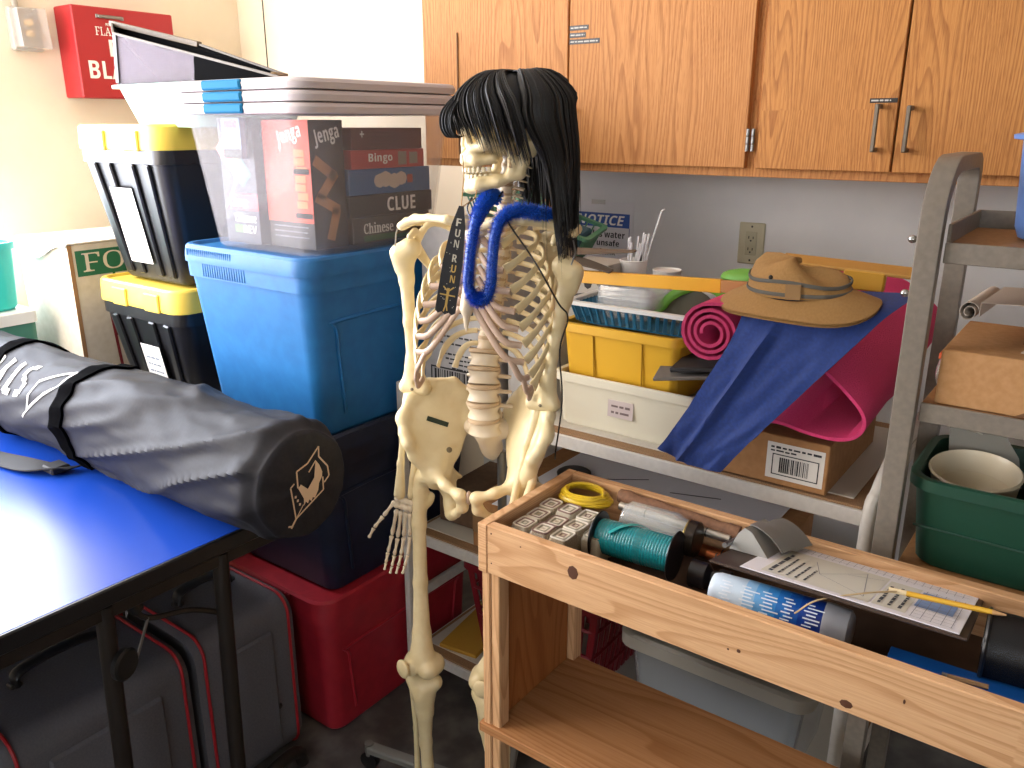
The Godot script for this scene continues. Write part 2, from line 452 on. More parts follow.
# ---------------------------------------------------------------- wall cabinets
func pull(parent: Node, x: float, y0: float, y1: float, z: float):
	var b := B.new()
	b.bb(x - 0.0045, x + 0.0045, y0, y1, z + 0.022, z + 0.03, 0.002)
	for y in [y0 + 0.005, y1 - 0.005]: b.bb(x - 0.0045, x + 0.0045, y - 0.005, y + 0.005, z, z + 0.024, 0.0015)
	part(b, "handle", mat("8a8378", 0.35, 0.85), parent)
func hinge(parent: Node, x: float, y: float, z: float):
	var b := B.new()
	for d in [-0.0065, 0.0065]:
		for k in 3: b.lathe(T(V(x + d, y - 0.026 + k * 0.0175, z)), [R2(0.003, 0), R2(0.0045, 0.001), R2(0.0045, 0.016), R2(0.003, 0.017)], 10)
	part(b, "hinge", M.steel, parent)
func cabinets():
	var zf := -1.985    # face of the frame
	var zd := -1.965    # face of the doors
	var top := 2.2
	var units := [
		{"x0": -1.80, "x1": -0.751, "doors": [[-1.782, -1.272, 0], [-1.267, -0.767, 1]], "label": "oak wall cabinet behind the wigged skeleton, with stacked black label strips"},
		{"x0": -0.751, "x1": 0.30, "doors": [[-0.739, -0.4415, 2], [-0.4365, 0.285, 3]], "label": "oak wall cabinet above the grey cart, with a close pair of handles"}]
	for u in units:
		var t := thing("wall_cabinet", u.label, "cabinet", Vector3.ZERO, 0, "oak wall cabinets")
		var b := B.new()
		b.bb(u.x0, u.x1, 1.43, top, -2.298, zf, 0.001)
		part(b, "body", wood(M.oak_tex2, V(1.6, 1.3, 1.6), 0.52, V(0.1, 0.3, 0)), t)
		for d in u.doors:
			b = B.new()
			b.bb(d[0], d[1], 1.451, top - 0.02, zf, zd, 0.0015)
			var k: int = d[2]
			var tex = M.oak_tex if k >= 2 else M.oak_tex2
			var sc := V(2.9, 0.62, 1) if k >= 2 else V(2.0, 0.6, 1)
			var door := part(b, "door", wood(tex, sc, 0.5, V([0.3, 0.62, 0.65, 0.77][k], [0.5, 0.2, 0.02, 0.1][k], 0)), t)
			if k == 1:
				pull(door, -1.252, 1.487, 1.595, zd)
				hinge(t, -0.757, 1.515, zd + 0.001)
				for s in [[1.7885, 0.058], [1.771, 0.05], [1.755, 0.092]]:
					var lb := B.new(); lb.bb(-1.267, -1.267 + s[1], s[0] - 0.006, s[0] + 0.006, zd, zd + 0.0008, 0.0003)
					var tape := part(lb, "label_tape", M.black, door)
				var p := B.new()
				dashes(p, T(V(0, 0, zd + 0.001)), -1.263, -1.214, 1.7885, 0.004, 1)
				dashes(p, T(V(0, 0, zd + 0.001)), -1.263, -1.221, 1.771, 0.004, 2)
				dashes(p, T(V(0, 0, zd + 0.001)), -1.263, -1.18, 1.755, 0.004, 3)
				part(p, "label_print", mat("b9b6ae", 0.6), door)
			if k == 2:
				pull(door, -0.476, 1.493, 1.592, zd)
				var lb := B.new(); lb.bb(-0.499, -0.443, 1.594, 1.6035, zd, zd + 0.0008, 0.0003); part(lb, "label_tape", M.black, door)
				var p := B.new(); dashes(p, T(V(0, 0, zd + 0.001)), -0.496, -0.456, 1.599, 0.004, 4); part(p, "label_print", mat("b9b6ae", 0.6), door)
			if k == 3: pull(door, -0.413, 1.493, 1.588, zd)
	var c := B.new()
	c.tube([V(-1.648, 1.80, zd + 0.003), V(-1.648, 1.6, zd + 0.003), V(-1.645, 1.45, zd + 0.003)], 0.0022, 6)
	part(c, "hanging_cord", mat("7a5a3c", 0.7), get_node("wall_cabinet"))

func wall_things():
	# outlet
	var t := thing("wall_outlet", "beige double wall outlet under the oak cabinets", "outlet", V(-0.854, 1.23, -2.292))
	var cr := mat("b5ae94", 0.45)
	var b := B.new(); b.bb(-0.0375, 0.0375, -0.058, 0.058, 0.0, 0.006, 0.003); part(b, "cover_plate", cr, t)
	b = B.new(); b.bb(-0.0165, 0.0165, -0.033, 0.033, 0.006, 0.0085, 0.001); var rc := part(b, "receptacle", mat("aaa389", 0.4), t)
	b = B.new()
	for y in [-0.017, 0.015]:
		flat(b, T(V(0, y, 0.0085)), -0.0075, -0.005, -0.002, 0.006); flat(b, T(V(0, y, 0.0085)), 0.005, 0.0075, -0.002, 0.005)
		b.lathe(T(V(0, y - 0.007, 0.0083), V(90, 0, 0)), [R2(0.0025, 0), R2(0.0025, 0.0006)], 8)
	part(b, "slot", M.black, rc)
	for y in [-0.047, 0.047]:
		b = B.new(); b.lathe(T(V(0, y, 0.0055), V(90, 0, 0)), [R2(0.003, 0), R2(0.003, 0.001), R2(0.0018, 0.0015)], 10); part(b, "screw", M.dark_steel, t)
	# notice sheet
	t = thing("notice_sign", "white paper notice with a blue header taped to the wall", "sign", V(-1.352, 1.19, -2.291))
	b = B.new(); b.bb(-0.112, 0.121, -0.14, 0.13, 0, 0.001, 0.0003); part(b, "sheet", mat("d7d5d8", 0.5), t)
	b = B.new(); flat(b, Transform3D(), -0.1, 0.108, 0.053, 0.096, 0.0014); part(b, "header_band", mat("1d4a9a", 0.5), t)
	b = B.new()
	for q in [[R2(-0.1, 0.053), R2(-0.1, -0.075)], [R2(0.108, 0.053), R2(0.108, -0.075)], [R2(-0.1, -0.075), R2(0.108, -0.075)]]: line(b, Transform3D(), q[0], q[1], 0.0022, 0.0014)
	part(b, "border_line", mat("26427a", 0.6), t)
	text("NOTICE", M.white_ink, t, T(V(0.004, 0.0745, 0.0015)), 0.165, 0.03, true, false, "lettering", 0.25)
	text("This water", M.black_ink, t, T(V(0.028, 0.031, 0.0014)), 0.13, 0.021, true)
	text("is unsafe", M.black_ink, t, T(V(0.02, 0.004, 0.0014)), 0.108, 0.019, true)
	text("to drink", M.black_ink, t, T(V(0.014, -0.024, 0.0014)), 0.096, 0.019, true)
	b = B.new(); b.bb(-0.03, 0.02, 0.122, 0.136, 0.001, 0.0014, 0.0001); part(b, "tape_strip", glass("e8e4da", 0.5, 0.3), t)
	# red fire blanket case on the left wall
	t = thing("fire_blanket_case", "red metal fire blanket case with white stencil lettering on the wall", "case", V(-3.1, 1.787, -1.735))
	b = B.new(); b.bb(0.0, 0.118, -0.148, 0.148, -0.187, 0.187, 0.004); part(b, "body", mat("a81f25", 0.5), t)
	b = B.new(); b.bb(0.119, 0.126, -0.0055, 0.0055, -0.045, 0.045, 0.003); b.v = Transform3D(Basis(), V(0, 0.118, 0.055)) * b.v
	b.bb(0.115, 0.121, 0.113, 0.125, 0.095, 0.105, 0.001); b.bb(0.115, 0.121, 0.111, 0.123, 0.005, 0.015, 0.001)
	part(b, "pull_strap", M.steel, t)
	var px := 0.1185
	text("PULL OUT & DOWN", M.white_ink, t, T(V(px, 0.094, 0.03), FX), 0.085, 0.009, true)
	text("FLAME-TAMER", M.white_ink, t, T(V(px, 0.071, 0.005), FX), 0.215, 0.027, false, true)
	text("FIRE", M.white_ink, t, T(V(px, 0.018, -0.01), FX), 0.16, 0.055, true)
	text("BLANKET", M.white_ink, t, T(V(px, -0.055, -0.005), FX), 0.315, 0.058, true)
	# alarm box
	t = thing("alarm_box", "grey alarm box with a clear cover beside the red case", "alarm", V(-3.1, 1.86, -1.437))
	b = B.new(); b.bb(0.0, 0.03, -0.075, 0.06, -0.05, 0.05, 0.006); part(b, "back_box", mat("b7b2aa", 0.5), t)
	b = B.new()
	b.ext(T(V(0.03, 0, 0), FX), PackedVector2Array([R2(-0.046, -0.066), R2(0.046, -0.07), R2(0.04, 0.055), R2(-0.05, 0.05)]), 0.06)
	part(b, "clear_cover", glass("d9d6d2", 0.35, 0.1), t)
	for y in [-0.02, 0.012]:
		b = B.new(); b.lathe(T(V(0.03, y, -0.005), V(0, 0, -90)), [R2(0.012, 0), R2(0.011, 0.02), R2(0.005, 0.024)], 12); part(b, "lamp_bulb", mat("c9a878", 0.3), t)
	b = B.new(); b.tube([V(0.015, 0.06, 0.02), V(0.015, 0.4, 0.02), V(0.015, 0.85, 0.02)], 0.01, 10); part(b, "conduit", mat("a9a59c", 0.5), t)

# ---------------------------------------------------------------- storage totes
func tote(called: String, label: String, group: String, c: Vector3, hw: float, hd: float, h: float, lid_h: float, m: Material, lid_m: Material, taper := 0.84, panel := true, ribs := false) -> Node3D:
	var t := thing(called, label, "tote", c, 0, group)
	var b := B.new()
	var y1 := h - lid_h
	var prof := [[0.004, hw * taper - 0.012, hd * taper - 0.012, 0.03], [0.0, hw * taper - 0.006, hd * taper - 0.006, 0.03]]
	prof = [[0.0, hw * taper - 0.01, hd * taper - 0.01, 0.03], [0.012, hw * taper, hd * taper, 0.035], [y1 - 0.05, hw * 0.945, hd * 0.955, 0.045], [y1 - 0.049, hw * 0.97, hd * 0.975, 0.045], [y1, hw * 0.975, hd * 0.98, 0.045]]
	b.loft(lerpr(prof))
	part(b, "body", m, t)
	if panel:   # stepped-in panel outlined on the +x and +z sides
		for side in [0, 1]:
			b = B.new()
			var half := hd if side == 0 else hw
			var reach := hw if side == 0 else hd
			var pts := []
			for q in [[-0.72, 0.05], [-0.76, y1 * 0.62], [-0.7, y1 * 0.7], [0.7, y1 * 0.7], [0.76, y1 * 0.62], [0.72, 0.05]]:
				var k: float = q[1] / (y1 - 0.05)
				var off := lerpf(reach * taper, reach * (0.945 if side == 0 else 0.955), k) + 0.0005
				var along: float = q[0] * half * lerpf(taper, 0.95, k)
				pts.push_back(V(off, q[1], along) if side == 0 else V(along, q[1], off))
			if side == 0:
				b.tube(smooth_path(pts, 5), 0.005, 6)
				part(b, "moulded_ridge", m, t)
	if ribs:
		for x in [-0.62, -0.25, 0.3, 0.66]:
			b = B.new()
			b.bar(V(x * hw * taper, 0.02, hd * taper + 0.004), V(x * hw * 0.95, y1 - 0.05, hd * 0.955 + 0.004), 0.03, 0.012, V(0, 0, 1), 0.004)
			part(b, "moulded_rib", m, t)
	if lid_h > 0:
		b = B.new()
		b.loft(lerpr([[y1 - 0.012, hw * 0.985, hd * 0.988, 0.05], [y1 - 0.012, hw - 0.001, hd - 0.001, 0.052], [y1 + 0.002, hw, hd, 0.055], [h - 0.006, hw * 0.99, hd * 0.992, 0.055], [h, hw * 0.965, hd * 0.972, 0.05], [h, hw * 0.93, hd * 0.94, 0.045], [h - 0.008, hw * 0.91, hd * 0.925, 0.04]]))
		part(b, "lid", lid_m, t)
	return t
func ridges(t: Node3D, m: Material, y0: float, y1: float, x0: float, x1: float, z: float, n: int):
	var b := B.new()
	for i in n: b.bb(lerpf(x0, x1, (i + 0.25) / n), lerpf(x0, x1, (i + 0.72) / n), y0, y1, z - 0.003, z + 0.0025, 0.001)
	part(b, "grip_ridges", m, t)

func left_totes():
	var red := mat("a3202c", 0.38); var navy := mat("151d33", 0.4); var blue := mat("1d6fb0", 0.4)
	blue = mottled("155f9a", "1c6aa6", 2.2, 0.5, 0.03, 8); red = mottled("971c2a", "a8242f", 2.2, 0.4, 0.03, 12); navy = mottled("131a2c", "1a2238", 2.2, 0.38, 0.03, 14)
	var t := tote("storage_tote", "dark red plastic tote with lid on the floor under the navy tote", "stacked plastic totes", V(-1.66, 0, -1.455), 0.225, 0.30, 0.41, 0.05, red, red, 0.9)
	ridges(t, red, 0.375, 0.402, -0.1, 0.1, 0.298, 14)
	t = tote("storage_tote", "navy plastic tote with lid between the red and the blue totes", "stacked plastic totes", V(-1.665, 0.402, -1.47), 0.235, 0.30, 0.44, 0.04, navy, navy, 0.82)
	t = tote("storage_tote", "bright blue plastic tote with lid carrying a clear game bin", "stacked plastic totes", V(-1.655, 0.836, -1.47), 0.245, 0.31, 0.435, 0.03, blue, blue, 0.84)
	ridges(t, blue, 0.408, 0.425, -0.2, -0.02, 0.308, 22)
	ridges(t, blue, 0.36, 0.402, -0.15, 0.02, 0.302, 18)
	clear_bin()
	# black totes with yellow lids on the low bench
	var blk := mat("17171a", 0.35); var yel := mat("e0c04a", 0.45)
	for k in 2:
		var y: float = [0.661, 1.106][k]
		t = tote("black_tote", ["black tote with yellow lid underneath another, on the low bench", "black tote with yellow lid stacked on top of another, under a mint tub"][k], "black totes with yellow lids", V(-2.31, y, -1.56), 0.225, 0.30, 0.445, 0.055, blk, yel, 0.76, false, true)
		var b := B.new()
		for x in [-0.11, 0.06]:
			b = B.new(); b.bb(x, x + 0.075, 0.375, 0.428, 0.296, 0.306, 0.003); part(b, "lid_clip", yel, t)
		b = B.new()
		var q: Transform3D = [T(V(0.03, 0.2, 0.276), V(9.8, 0, 0)), T(V(-0.01, 0.165, 0.27), V(9.8, 0, 0))][k]
		b.box(q, [V(0.10, 0.13, 0.001), V(0.115, 0.22, 0.001)][k], 0.0003); part(b, "paper_label", M.paper, t)
		b = B.new()
		for i in 3: dashes(b, q, -0.035, 0.035, -0.02 + i * 0.022, 0.006, 30 + i + k * 5, 0.001)
		if k == 0: part(b, "label_print", mat("7c8796", 0.7), t)
	# mint tub and the tilted black display box on it
	t = thing("mint_tub", "pale mint translucent tub on top of the black totes", "tub", V(-2.14, 1.543, -1.49))
	var b := B.new()
	b.loft(lerpr([[0.002, 0.14, 0.16, 0.03], [0.0, 0.145, 0.165, 0.03], [0.1, 0.172, 0.2, 0.035], [0.1, 0.188, 0.215, 0.04], [0.109, 0.188, 0.215, 0.04], [0.109, 0.168, 0.196, 0.035], [0.008, 0.141, 0.161, 0.03]]), true, true)
	var mint := mat("a8d0bd", 0.5); mint.backlight = Color(0.5, 0.6, 0.55)
	part(b, "tub_body", mint, t)
	tilted_box()

func clear_bin():
	var t := thing("clear_bin", "clear plastic bin full of board games on the blue tote", "bin", V(-1.635, 1.262, -1.43))
	var b := B.new()
	var w := 0.004
	b.loft(lerpr([[0.0, 0.168, 0.205, 0.03], [0.012, 0.178, 0.215, 0.035], [0.285, 0.208, 0.242, 0.035], [0.285, 0.218, 0.25, 0.04], [0.325, 0.22, 0.252, 0.04],
		[0.325, 0.22 - w, 0.252 - w, 0.038], [0.287, 0.208 - w, 0.242 - w, 0.033], [0.012, 0.178 - w, 0.215 - w, 0.033], [0.004, 0.168, 0.205, 0.028]]))
	var bin_m := glass("c9c6c8", 0.13, 0.12); bin_m.metallic_specular = 0.12
	part(b, "bin_body", bin_m, t)
	var wm := mat("d0c9cb", 0.6); var bm := mat("236c94", 0.65); bm.metallic_specular = 0.2; wm.metallic_specular = 0.3
	for k in 3:
		var y := 1.572 + k * 0.0245
		var l := thing("bin_lid", ["white lid with blue latches closing the clear bin, bottom of three lids", "white lid with blue latches, middle of three stacked lids", "white lid with blue latches, topmost of three stacked lids"][k], "lid", V(-1.635, y, -1.43), 0, "stacked white bin lids")
		b = B.new()
		b.loft(lerpr([[0.0, 0.222, 0.254, 0.045], [0.001, 0.229, 0.262, 0.05], [0.014, 0.232, 0.265, 0.052], [0.021, 0.228, 0.261, 0.05], [0.0235, 0.22, 0.253, 0.045], [0.0235, 0.2, 0.235, 0.04], [0.018, 0.19, 0.225, 0.04]]))
		part(b, "lid_shell", wm, l)
		b = B.new(); b.bb(-0.088, 0.052, 0.001, 0.022, 0.255, 0.270, 0.004); part(b, "latch", bm, l)
		b = B.new(); b.bb(-0.07, 0.07, 0.001, 0.022, -0.268, -0.258, 0.004); part(b, "latch", bm, l)
	# games: upright block-tower box
	var g := thing("game_box", "tall orange and black block tower game box inside the clear bin", "game box", V(-1.565, 1.275, -1.307))
	b = B.new(); b.bb(-0.08, 0.08, 0, 0.285, -0.05, 0.05, 0.001); part(b, "box", mat("1e1b1c", 0.5), g)
	var org := mat("d8492c", 0.5)
	b = B.new(); flat(b, T(V(0, 0, 0.05)), -0.08, 0.08, 0.06, 0.285, 0.0006); part(b, "orange_face", org, g)
	var f := T(V(0, 0, 0.0508)); var s := T(V(0.0803, 0, 0), FX)
	text("Jenga", M.white_ink, g, f * T(V(0.012, 0.25, 0), V(0, 0, 14)), 0.085, 0.042, true)
	text("Jenga", M.white_ink, g, s * T(V(0.0, 0.25, 0), V(0, 0, 12)), 0.075, 0.042, true)
	var tan_ := mat("c08a5c", 0.6); var tan2 := mat("a87448", 0.6)
	b = B.new()
	for k in 7: flat(b, f * T(V(0.045 + 0.004 * sin(k * 2.0), 0.1 + k * 0.019, 0), V(0, 0, 10.0 * sin(k * 3.1))), -0.018, 0.018, -0.008, 0.008, 0.0003)
	part(b, "printed_blocks", tan_, g)
	b = B.new()
	for q in [[R2(-0.04, 0.2), R2(0.02, 0.16)], [R2(0.02, 0.17), R2(-0.03, 0.115)], [R2(-0.04, 0.12), R2(0.025, 0.085)], [R2(0.02, 0.09), R2(-0.005, 0.02)]]: line(b, s, q[0], q[1], 0.024, 0.0006)
	part(b, "printed_figure", tan2, g)
	b = B.new(); flat(b, f, 0.02, 0.075, 0.168, 0.18, 0.0009); part(b, "printed_band", M.black_ink, g)
	b = B.new(); flat(b, f, 0.02, 0.078, 0.07, 0.082, 0.0009); part(b, "printed_band", M.black_ink, g)
	b = B.new()
	for k in 3: dashes(b, f, -0.06, 0.06, 0.05 - k * 0.012, 0.004, 40 + k)
	part(b, "small_print", mat("8a8a92", 0.6), g)
	# upright dark game collection box
	g = thing("game_box", "dark blue chess and checkers collection box standing in the clear bin", "game box", V(-1.725, 1.275, -1.30))
	b = B.new(); b.bb(-0.065, 0.065, 0, 0.29, -0.06, 0.06, 0.001); part(b, "box", mat("2a2f42", 0.5), g)
	f = T(V(0, 0, 0.0603))
	b = B.new(); flat(b, f, -0.05, 0.065, 0.08, 0.118); part(b, "red_band", mat("c8404a", 0.5), g)
	text("Chess", M.white_ink, g, f * T(V(-0.008, 0.099, 0.0005)), 0.066, 0.022, true)
	text("Chinese", M.white_ink, g, f * T(V(0.014, 0.062, 0.0005)), 0.08, 0.022, true, true)
	b = B.new(); flat(b, f, -0.03, 0.01, 0.026, 0.044); part(b, "green_band", mat("5a8a4a", 0.5), g)
	text("REV", M.white_ink, g, f * T(V(0.028, 0.035, 0.0005)), 0.05, 0.018, true)
	b = B.new(); flat(b, f * T(V(-0.03, 0.21, 0), V(0, 0, 40)), -0.03, 0.03, -0.02, 0.04); part(b, "pink_print", mat("d87a70", 0.5), g)
	b = B.new(); flat(b, f * T(V(-0.008, 0.18, 0), V(0, 0, 40)), -0.02, 0.02, -0.02, 0.02, 0.0006); part(b, "yellow_print", mat("d8c870", 0.5), g)
	b = B.new(); flat(b, f * T(V(0.02, 0.165, 0), V(0, 0, 40)), -0.025, 0.02, -0.02, 0.03, 0.0007); part(b, "teal_print", mat("4a8f90", 0.5), g)
	b = B.new(); line(b, f, R2(-0.06, 0.08), R2(0.0, 0.16), 0.003, 0.0008); part(b, "printed_line", M.white_ink, g)
	g = thing("playing_card_pack", "blue and black card pack leaning against the clear bin wall", "card pack", V(-1.702, 1.475, -1.222), 0)
	b = B.new(); b.bb(-0.034, 0.034, 0, 0.09, -0.008, 0.008, 0.001); part(b, "pack", mat("7a94b8", 0.5), g)
	b = B.new(); flat(b, T(V(0, 0, 0.008)), -0.034, 0.034, 0.0, 0.022); part(b, "black_band", M.black_ink, g)
	b = B.new(); flat(b, T(V(0, 0, 0.008)), -0.024, 0.024, 0.066, 0.084); part(b, "red_badge", mat("b84458", 0.5), g)
	# the flat stack of games, seen from the +x side
	var y := 1.275
	var rows := [
		{"h": 0.062, "m": "3f3a34", "w": 0.135, "l": "brown and green checkers box at the bottom of the board game stack", "n": 0},
		{"h": 0.052, "m": "191a1e", "w": 0.145, "l": "black mystery board game box in the board game stack", "n": 1},
		{"h": 0.06, "m": "1f5e96", "w": 0.14, "l": "blue board game box with a pale cloud shape in the stack", "n": 2},
		{"h": 0.044, "m": "b32c30", "w": 0.125, "l": "red bingo box lying on the blue board game", "n": 3},
		{"h": 0.05, "m": "5c2226", "w": 0.12, "l": "dark red board game box on top of the game stack", "n": 4}]
	for r in rows:
		g = thing("game_box", r.l, "game box", V(-1.60, y, -1.505 - (r.w - 0.13) * 0.3))
		b = B.new(); b.bb(-0.115, 0.115, 0, r.h - 0.0005, -r.w, r.w, 0.0015); part(b, "box", mat(r.m, 0.5), g)
		s = T(V(0.1153, 0, 0), FX)
		match r.n:
			0:
				text("Chinese", M.white_ink, g, s * T(V(-0.05, 0.035, 0.0005)), 0.1, 0.026, true, true)
				b = B.new(); flat(b, s, -0.1, 0.05, 0.004, 0.018); part(b, "green_band", mat("3f6a3a", 0.5), g)
			1: text("CLUE", M.white_ink, g, s * T(V(0.03, 0.026, 0.0005)), 0.1, 0.034, true)
			2:
				b = B.new()
				for q in [[-0.03, 0.0, 0.02], [-0.01, 0.003, 0.023], [0.02, -0.002, 0.022], [0.045, 0.003, 0.02]]: b.ell(V(0, 0, 0), V(q[2], q[2] * 0.85, 0.0006), 12, 4, s * T(V(q[0] - 0.01, 0.031 + q[1], 0)))
				part(b, "cloud_print", mat("c9bcae", 0.6), g)
				b = B.new(); flat(b, s, 0.055, 0.075, 0.022, 0.042); part(b, "red_print", mat("a8463c", 0.5), g)
			3:
				text("Bingo", M.white_ink, g, s * T(V(-0.03, 0.023, 0.0005)), 0.08, 0.026, true)
				b = B.new(); flat(b, s, 0.07, 0.1, 0.008, 0.036); flat(b, s, 0.03, 0.06, 0.006, 0.038); part(b, "grey_print", mat("8a8078", 0.5), g)
			4:
				b = B.new(); flat(b, s, -0.093, -0.079, 0.034, 0.037); flat(b, s, -0.0875, -0.0845, 0.028, 0.043); part(b, "cross_print", M.white_ink, g)
				b = B.new()
				for k in 5: flat(b, s, -0.08, 0.05, 0.006 + k * 0.009, 0.0085 + k * 0.009); part(b, "line_print", mat("6f3034", 0.5), g)
		y += r.h

func tilted_box():
	var t := thing("display_box", "open black box with a clear side, tilted on the mint tub", "box")
	# corners: front edge (z -1.3) and raised back edge (z -1.47)
	var A := V(-2.30, 1.785, -1.30); var Bp := V(-2.315, 1.655, -1.30); var E := V(-1.66, 1.656, -1.33)
	var C := V(-2.60, 1.838, -1.46); var D := V(-2.15, 1.760, -1.46); var F := V(-1.80, 1.672, -1.46)
	var Cb := V(-2.36, 1.657, -1.47); var Fb := V(-1.75, 1.656, -1.46)
	C = V(-2.55, 1.838, -1.44)
	var b := B.new()
	var G := Bp.lerp(E, 0.52); var Gt := A.lerp(E, 0.52)
	for q in [[A, Bp, G, Gt]]:
		var n := V(0, 0, -0.004)
		b.face([q[0], q[1], q[2], q[3]], V(-2, 1.7, -1.5)); b.face([q[0] + n, q[1] + n, q[2] + n, q[3] + n], V(-2, 1.7, -1.2))
	var cs := glass("b9aebc", 0.16, 0.15); cs.metallic_specular = 0.1
	part(b, "clear_side", cs, t)
	b = B.new()
	b.face([Gt, G, E], V(-2, 1.7, -1.6)); b.face([C, D, F, Fb, Cb], V(-2, 1.7, -1.7))
	b.face([A + V(0.004, 0, -0.002), C, Cb, Bp + V(0.004, 0, -0.002)], V(-1.9, 1.7, -1.4)); b.face([Bp, E, Fb, Cb], V(-2, 1.8, -1.4))
	part(b, "black_shell", M.black_matte, t)
	b = B.new(); b.bar(A + V(0.008, -0.003, 0), Bp + V(0.008, 0.003, 0), 0.018, 0.006, V(0, 0, 1)); part(b, "corner_strip", M.black, t)
	b = B.new(); b.bar(C, D, 0.016, 0.014, Vector3.UP); part(b, "rail", mat("6d6152", 0.5), t)
	b = B.new(); b.bar(A, E, 0.006, 0.006, Vector3.UP); b.bar(D, F, 0.006, 0.006); b.bar(A, C, 0.006, 0.006); part(b, "edge_trim", mat("6f6a64", 0.7), t)
	b = B.new(); b.bar(F + V(0.03, -0.004, 0.02), E + V(-0.02, 0.008, 0), 0.012, 0.008); part(b, "wood_strip", mat("8a7355", 0.6), t)

func left_corner():
	# low bench under the boxes
	var t := thing("low_bench", "pale low bench carrying the boxes along the window wall", "bench", V(-2.52, 0, -1.68))
	var b := B.new(); b.bb(-0.57, 0.57, 0.625, 0.66, -0.55, 0.75, 0.004); part(b, "bench_top", mat("b9b2a6", 0.5), t)
	for x in [-0.52, 0.52]:
		for z in [-0.5, 0.7]:
			b = B.new(); b.bb(x - 0.02, x + 0.02, 0.0, 0.625, z - 0.02, z + 0.02, 0.003); part(b, "leg", M.dark_steel, t)
	# carton with green header
	t = thing("carton", "white and kraft carton with a green header and red arrows beside the black totes", "carton", V(-2.775, 0.661, -1.41))
	b = B.new(); b.bb(-0.165, 0.165, 0, 0.535, -0.175, 0.175, 0.003); part(b, "box", mottled("d8cfbf", "cfc5b3", 3.0, 0.85, 0.04, 6), t)
	b = B.new(); b.bb(-0.168, 0.168, 0.536, 0.541, -0.178, 0.178, 0.001)
	b.sheet(8, 3, func(u, v): return V(lerpf(-0.168, 0.168, u), 0.536 - v * (0.035 + 0.03 * sin(u * 5.0) * sin(u * 2.0)), 0.179 + v * 0.006), 0.002)
	part(b, "flap", mat("e2dbcf", 0.85), t)
	b = B.new(); b.bb(0.1645, 0.1665, 0.0, 0.535, 0.163, 0.1765, 0.0005); part(b, "kraft_edge", mat("9c7650", 0.9), t)
	var s := T(V(0.1652, 0, 0), FX)
	b = B.new(); flat(b, s, -0.155, 0.165, 0.435, 0.515); part(b, "green_header", mat("1f6a4c", 0.6), t)
	text("FO", mat("d8d0be", 0.6), t, s * T(V(-0.068, 0.477, 0.0006)), 0.135, 0.058, false, true)
	b = B.new()
	for q in [[-0.075, 0.03, 0.05], [-0.04, 0.042, 0.07], [0.0, 0.032, 0.055]]:
		for k in 3:
			var w: float = q[1] * 0.5 * (1.0 - k * 0.25); var y: float = 0.375 + k * q[2] * 0.27
			b.tri(s * V(q[0] - w, y, 0.0005), s * V(q[0] + w, y, 0.0005), s * V(q[0], y + q[2] * 0.5, 0.0005))
	part(b, "tree_print", mat("2c6a3a", 0.7), t)
	b = B.new()
	line(b, s, R2(-0.07, 0.34), R2(-0.05, 0.05), 0.01); line(b, s, R2(-0.054, 0.055), R2(0.12, 0.055), 0.01); line(b, s, R2(-0.062, 0.235), R2(-0.03, 0.235), 0.008)
	b.tri(s * V(-0.03, 0.225, 0.0005), s * V(-0.015, 0.235, 0.0005), s * V(-0.03, 0.245, 0.0005))
	part(b, "red_arrow_print", mat("7e2028", 0.7), t)
	b = B.new(); b.lathe(s * T(V(0.03, 0.23, 0), V(90, 0, 0)), [R2(0.025, 0), R2(0.025, 0.0006)], 16); part(b, "grey_spot", mat("8d8a86", 0.7), t)
	b = B.new()
	var f := T(V(0, 0, 0.1752))
	for x in [-0.06, 0.0, 0.06, 0.11]: b.tri(f * V(x - 0.014, 0.06, 0.0005), f * V(x + 0.014, 0.06, 0.0005), f * V(x, 0.11, 0.0005))
	part(b, "tree_print", mat("4aa07c", 0.7), t)
	# teal tub on a lidded green box
	t = thing("green_box", "green lidded box at the frame edge under the teal tub", "box", V(-2.87, 0.661, -1.06))
	b = B.new(); b.loft(lerpr([[0, 0.13, 0.10, 0.02], [0.3, 0.14, 0.105, 0.02]])); part(b, "body", mat("3f7a68", 0.5), t)
	b = B.new(); b.loft(lerpr([[0.295, 0.145, 0.11, 0.02], [0.33, 0.145, 0.11, 0.02], [0.334, 0.14, 0.105, 0.02]])); part(b, "lid", mat("d9dad6", 0.4), t)
	t = thing("teal_tub", "bright teal plastic tub on the green lidded box", "tub", V(-2.87, 0.996, -1.06))
	b = B.new(); b.loft(lerpr([[0, 0.10, 0.08, 0.05], [0.01, 0.11, 0.085, 0.05], [0.19, 0.12, 0.092, 0.05], [0.19, 0.127, 0.098, 0.05], [0.21, 0.127, 0.098, 0.05], [0.21, 0.115, 0.088, 0.05], [0.015, 0.105, 0.08, 0.05]])); part(b, "tub_body", mat("33c7bd", 0.35), t)

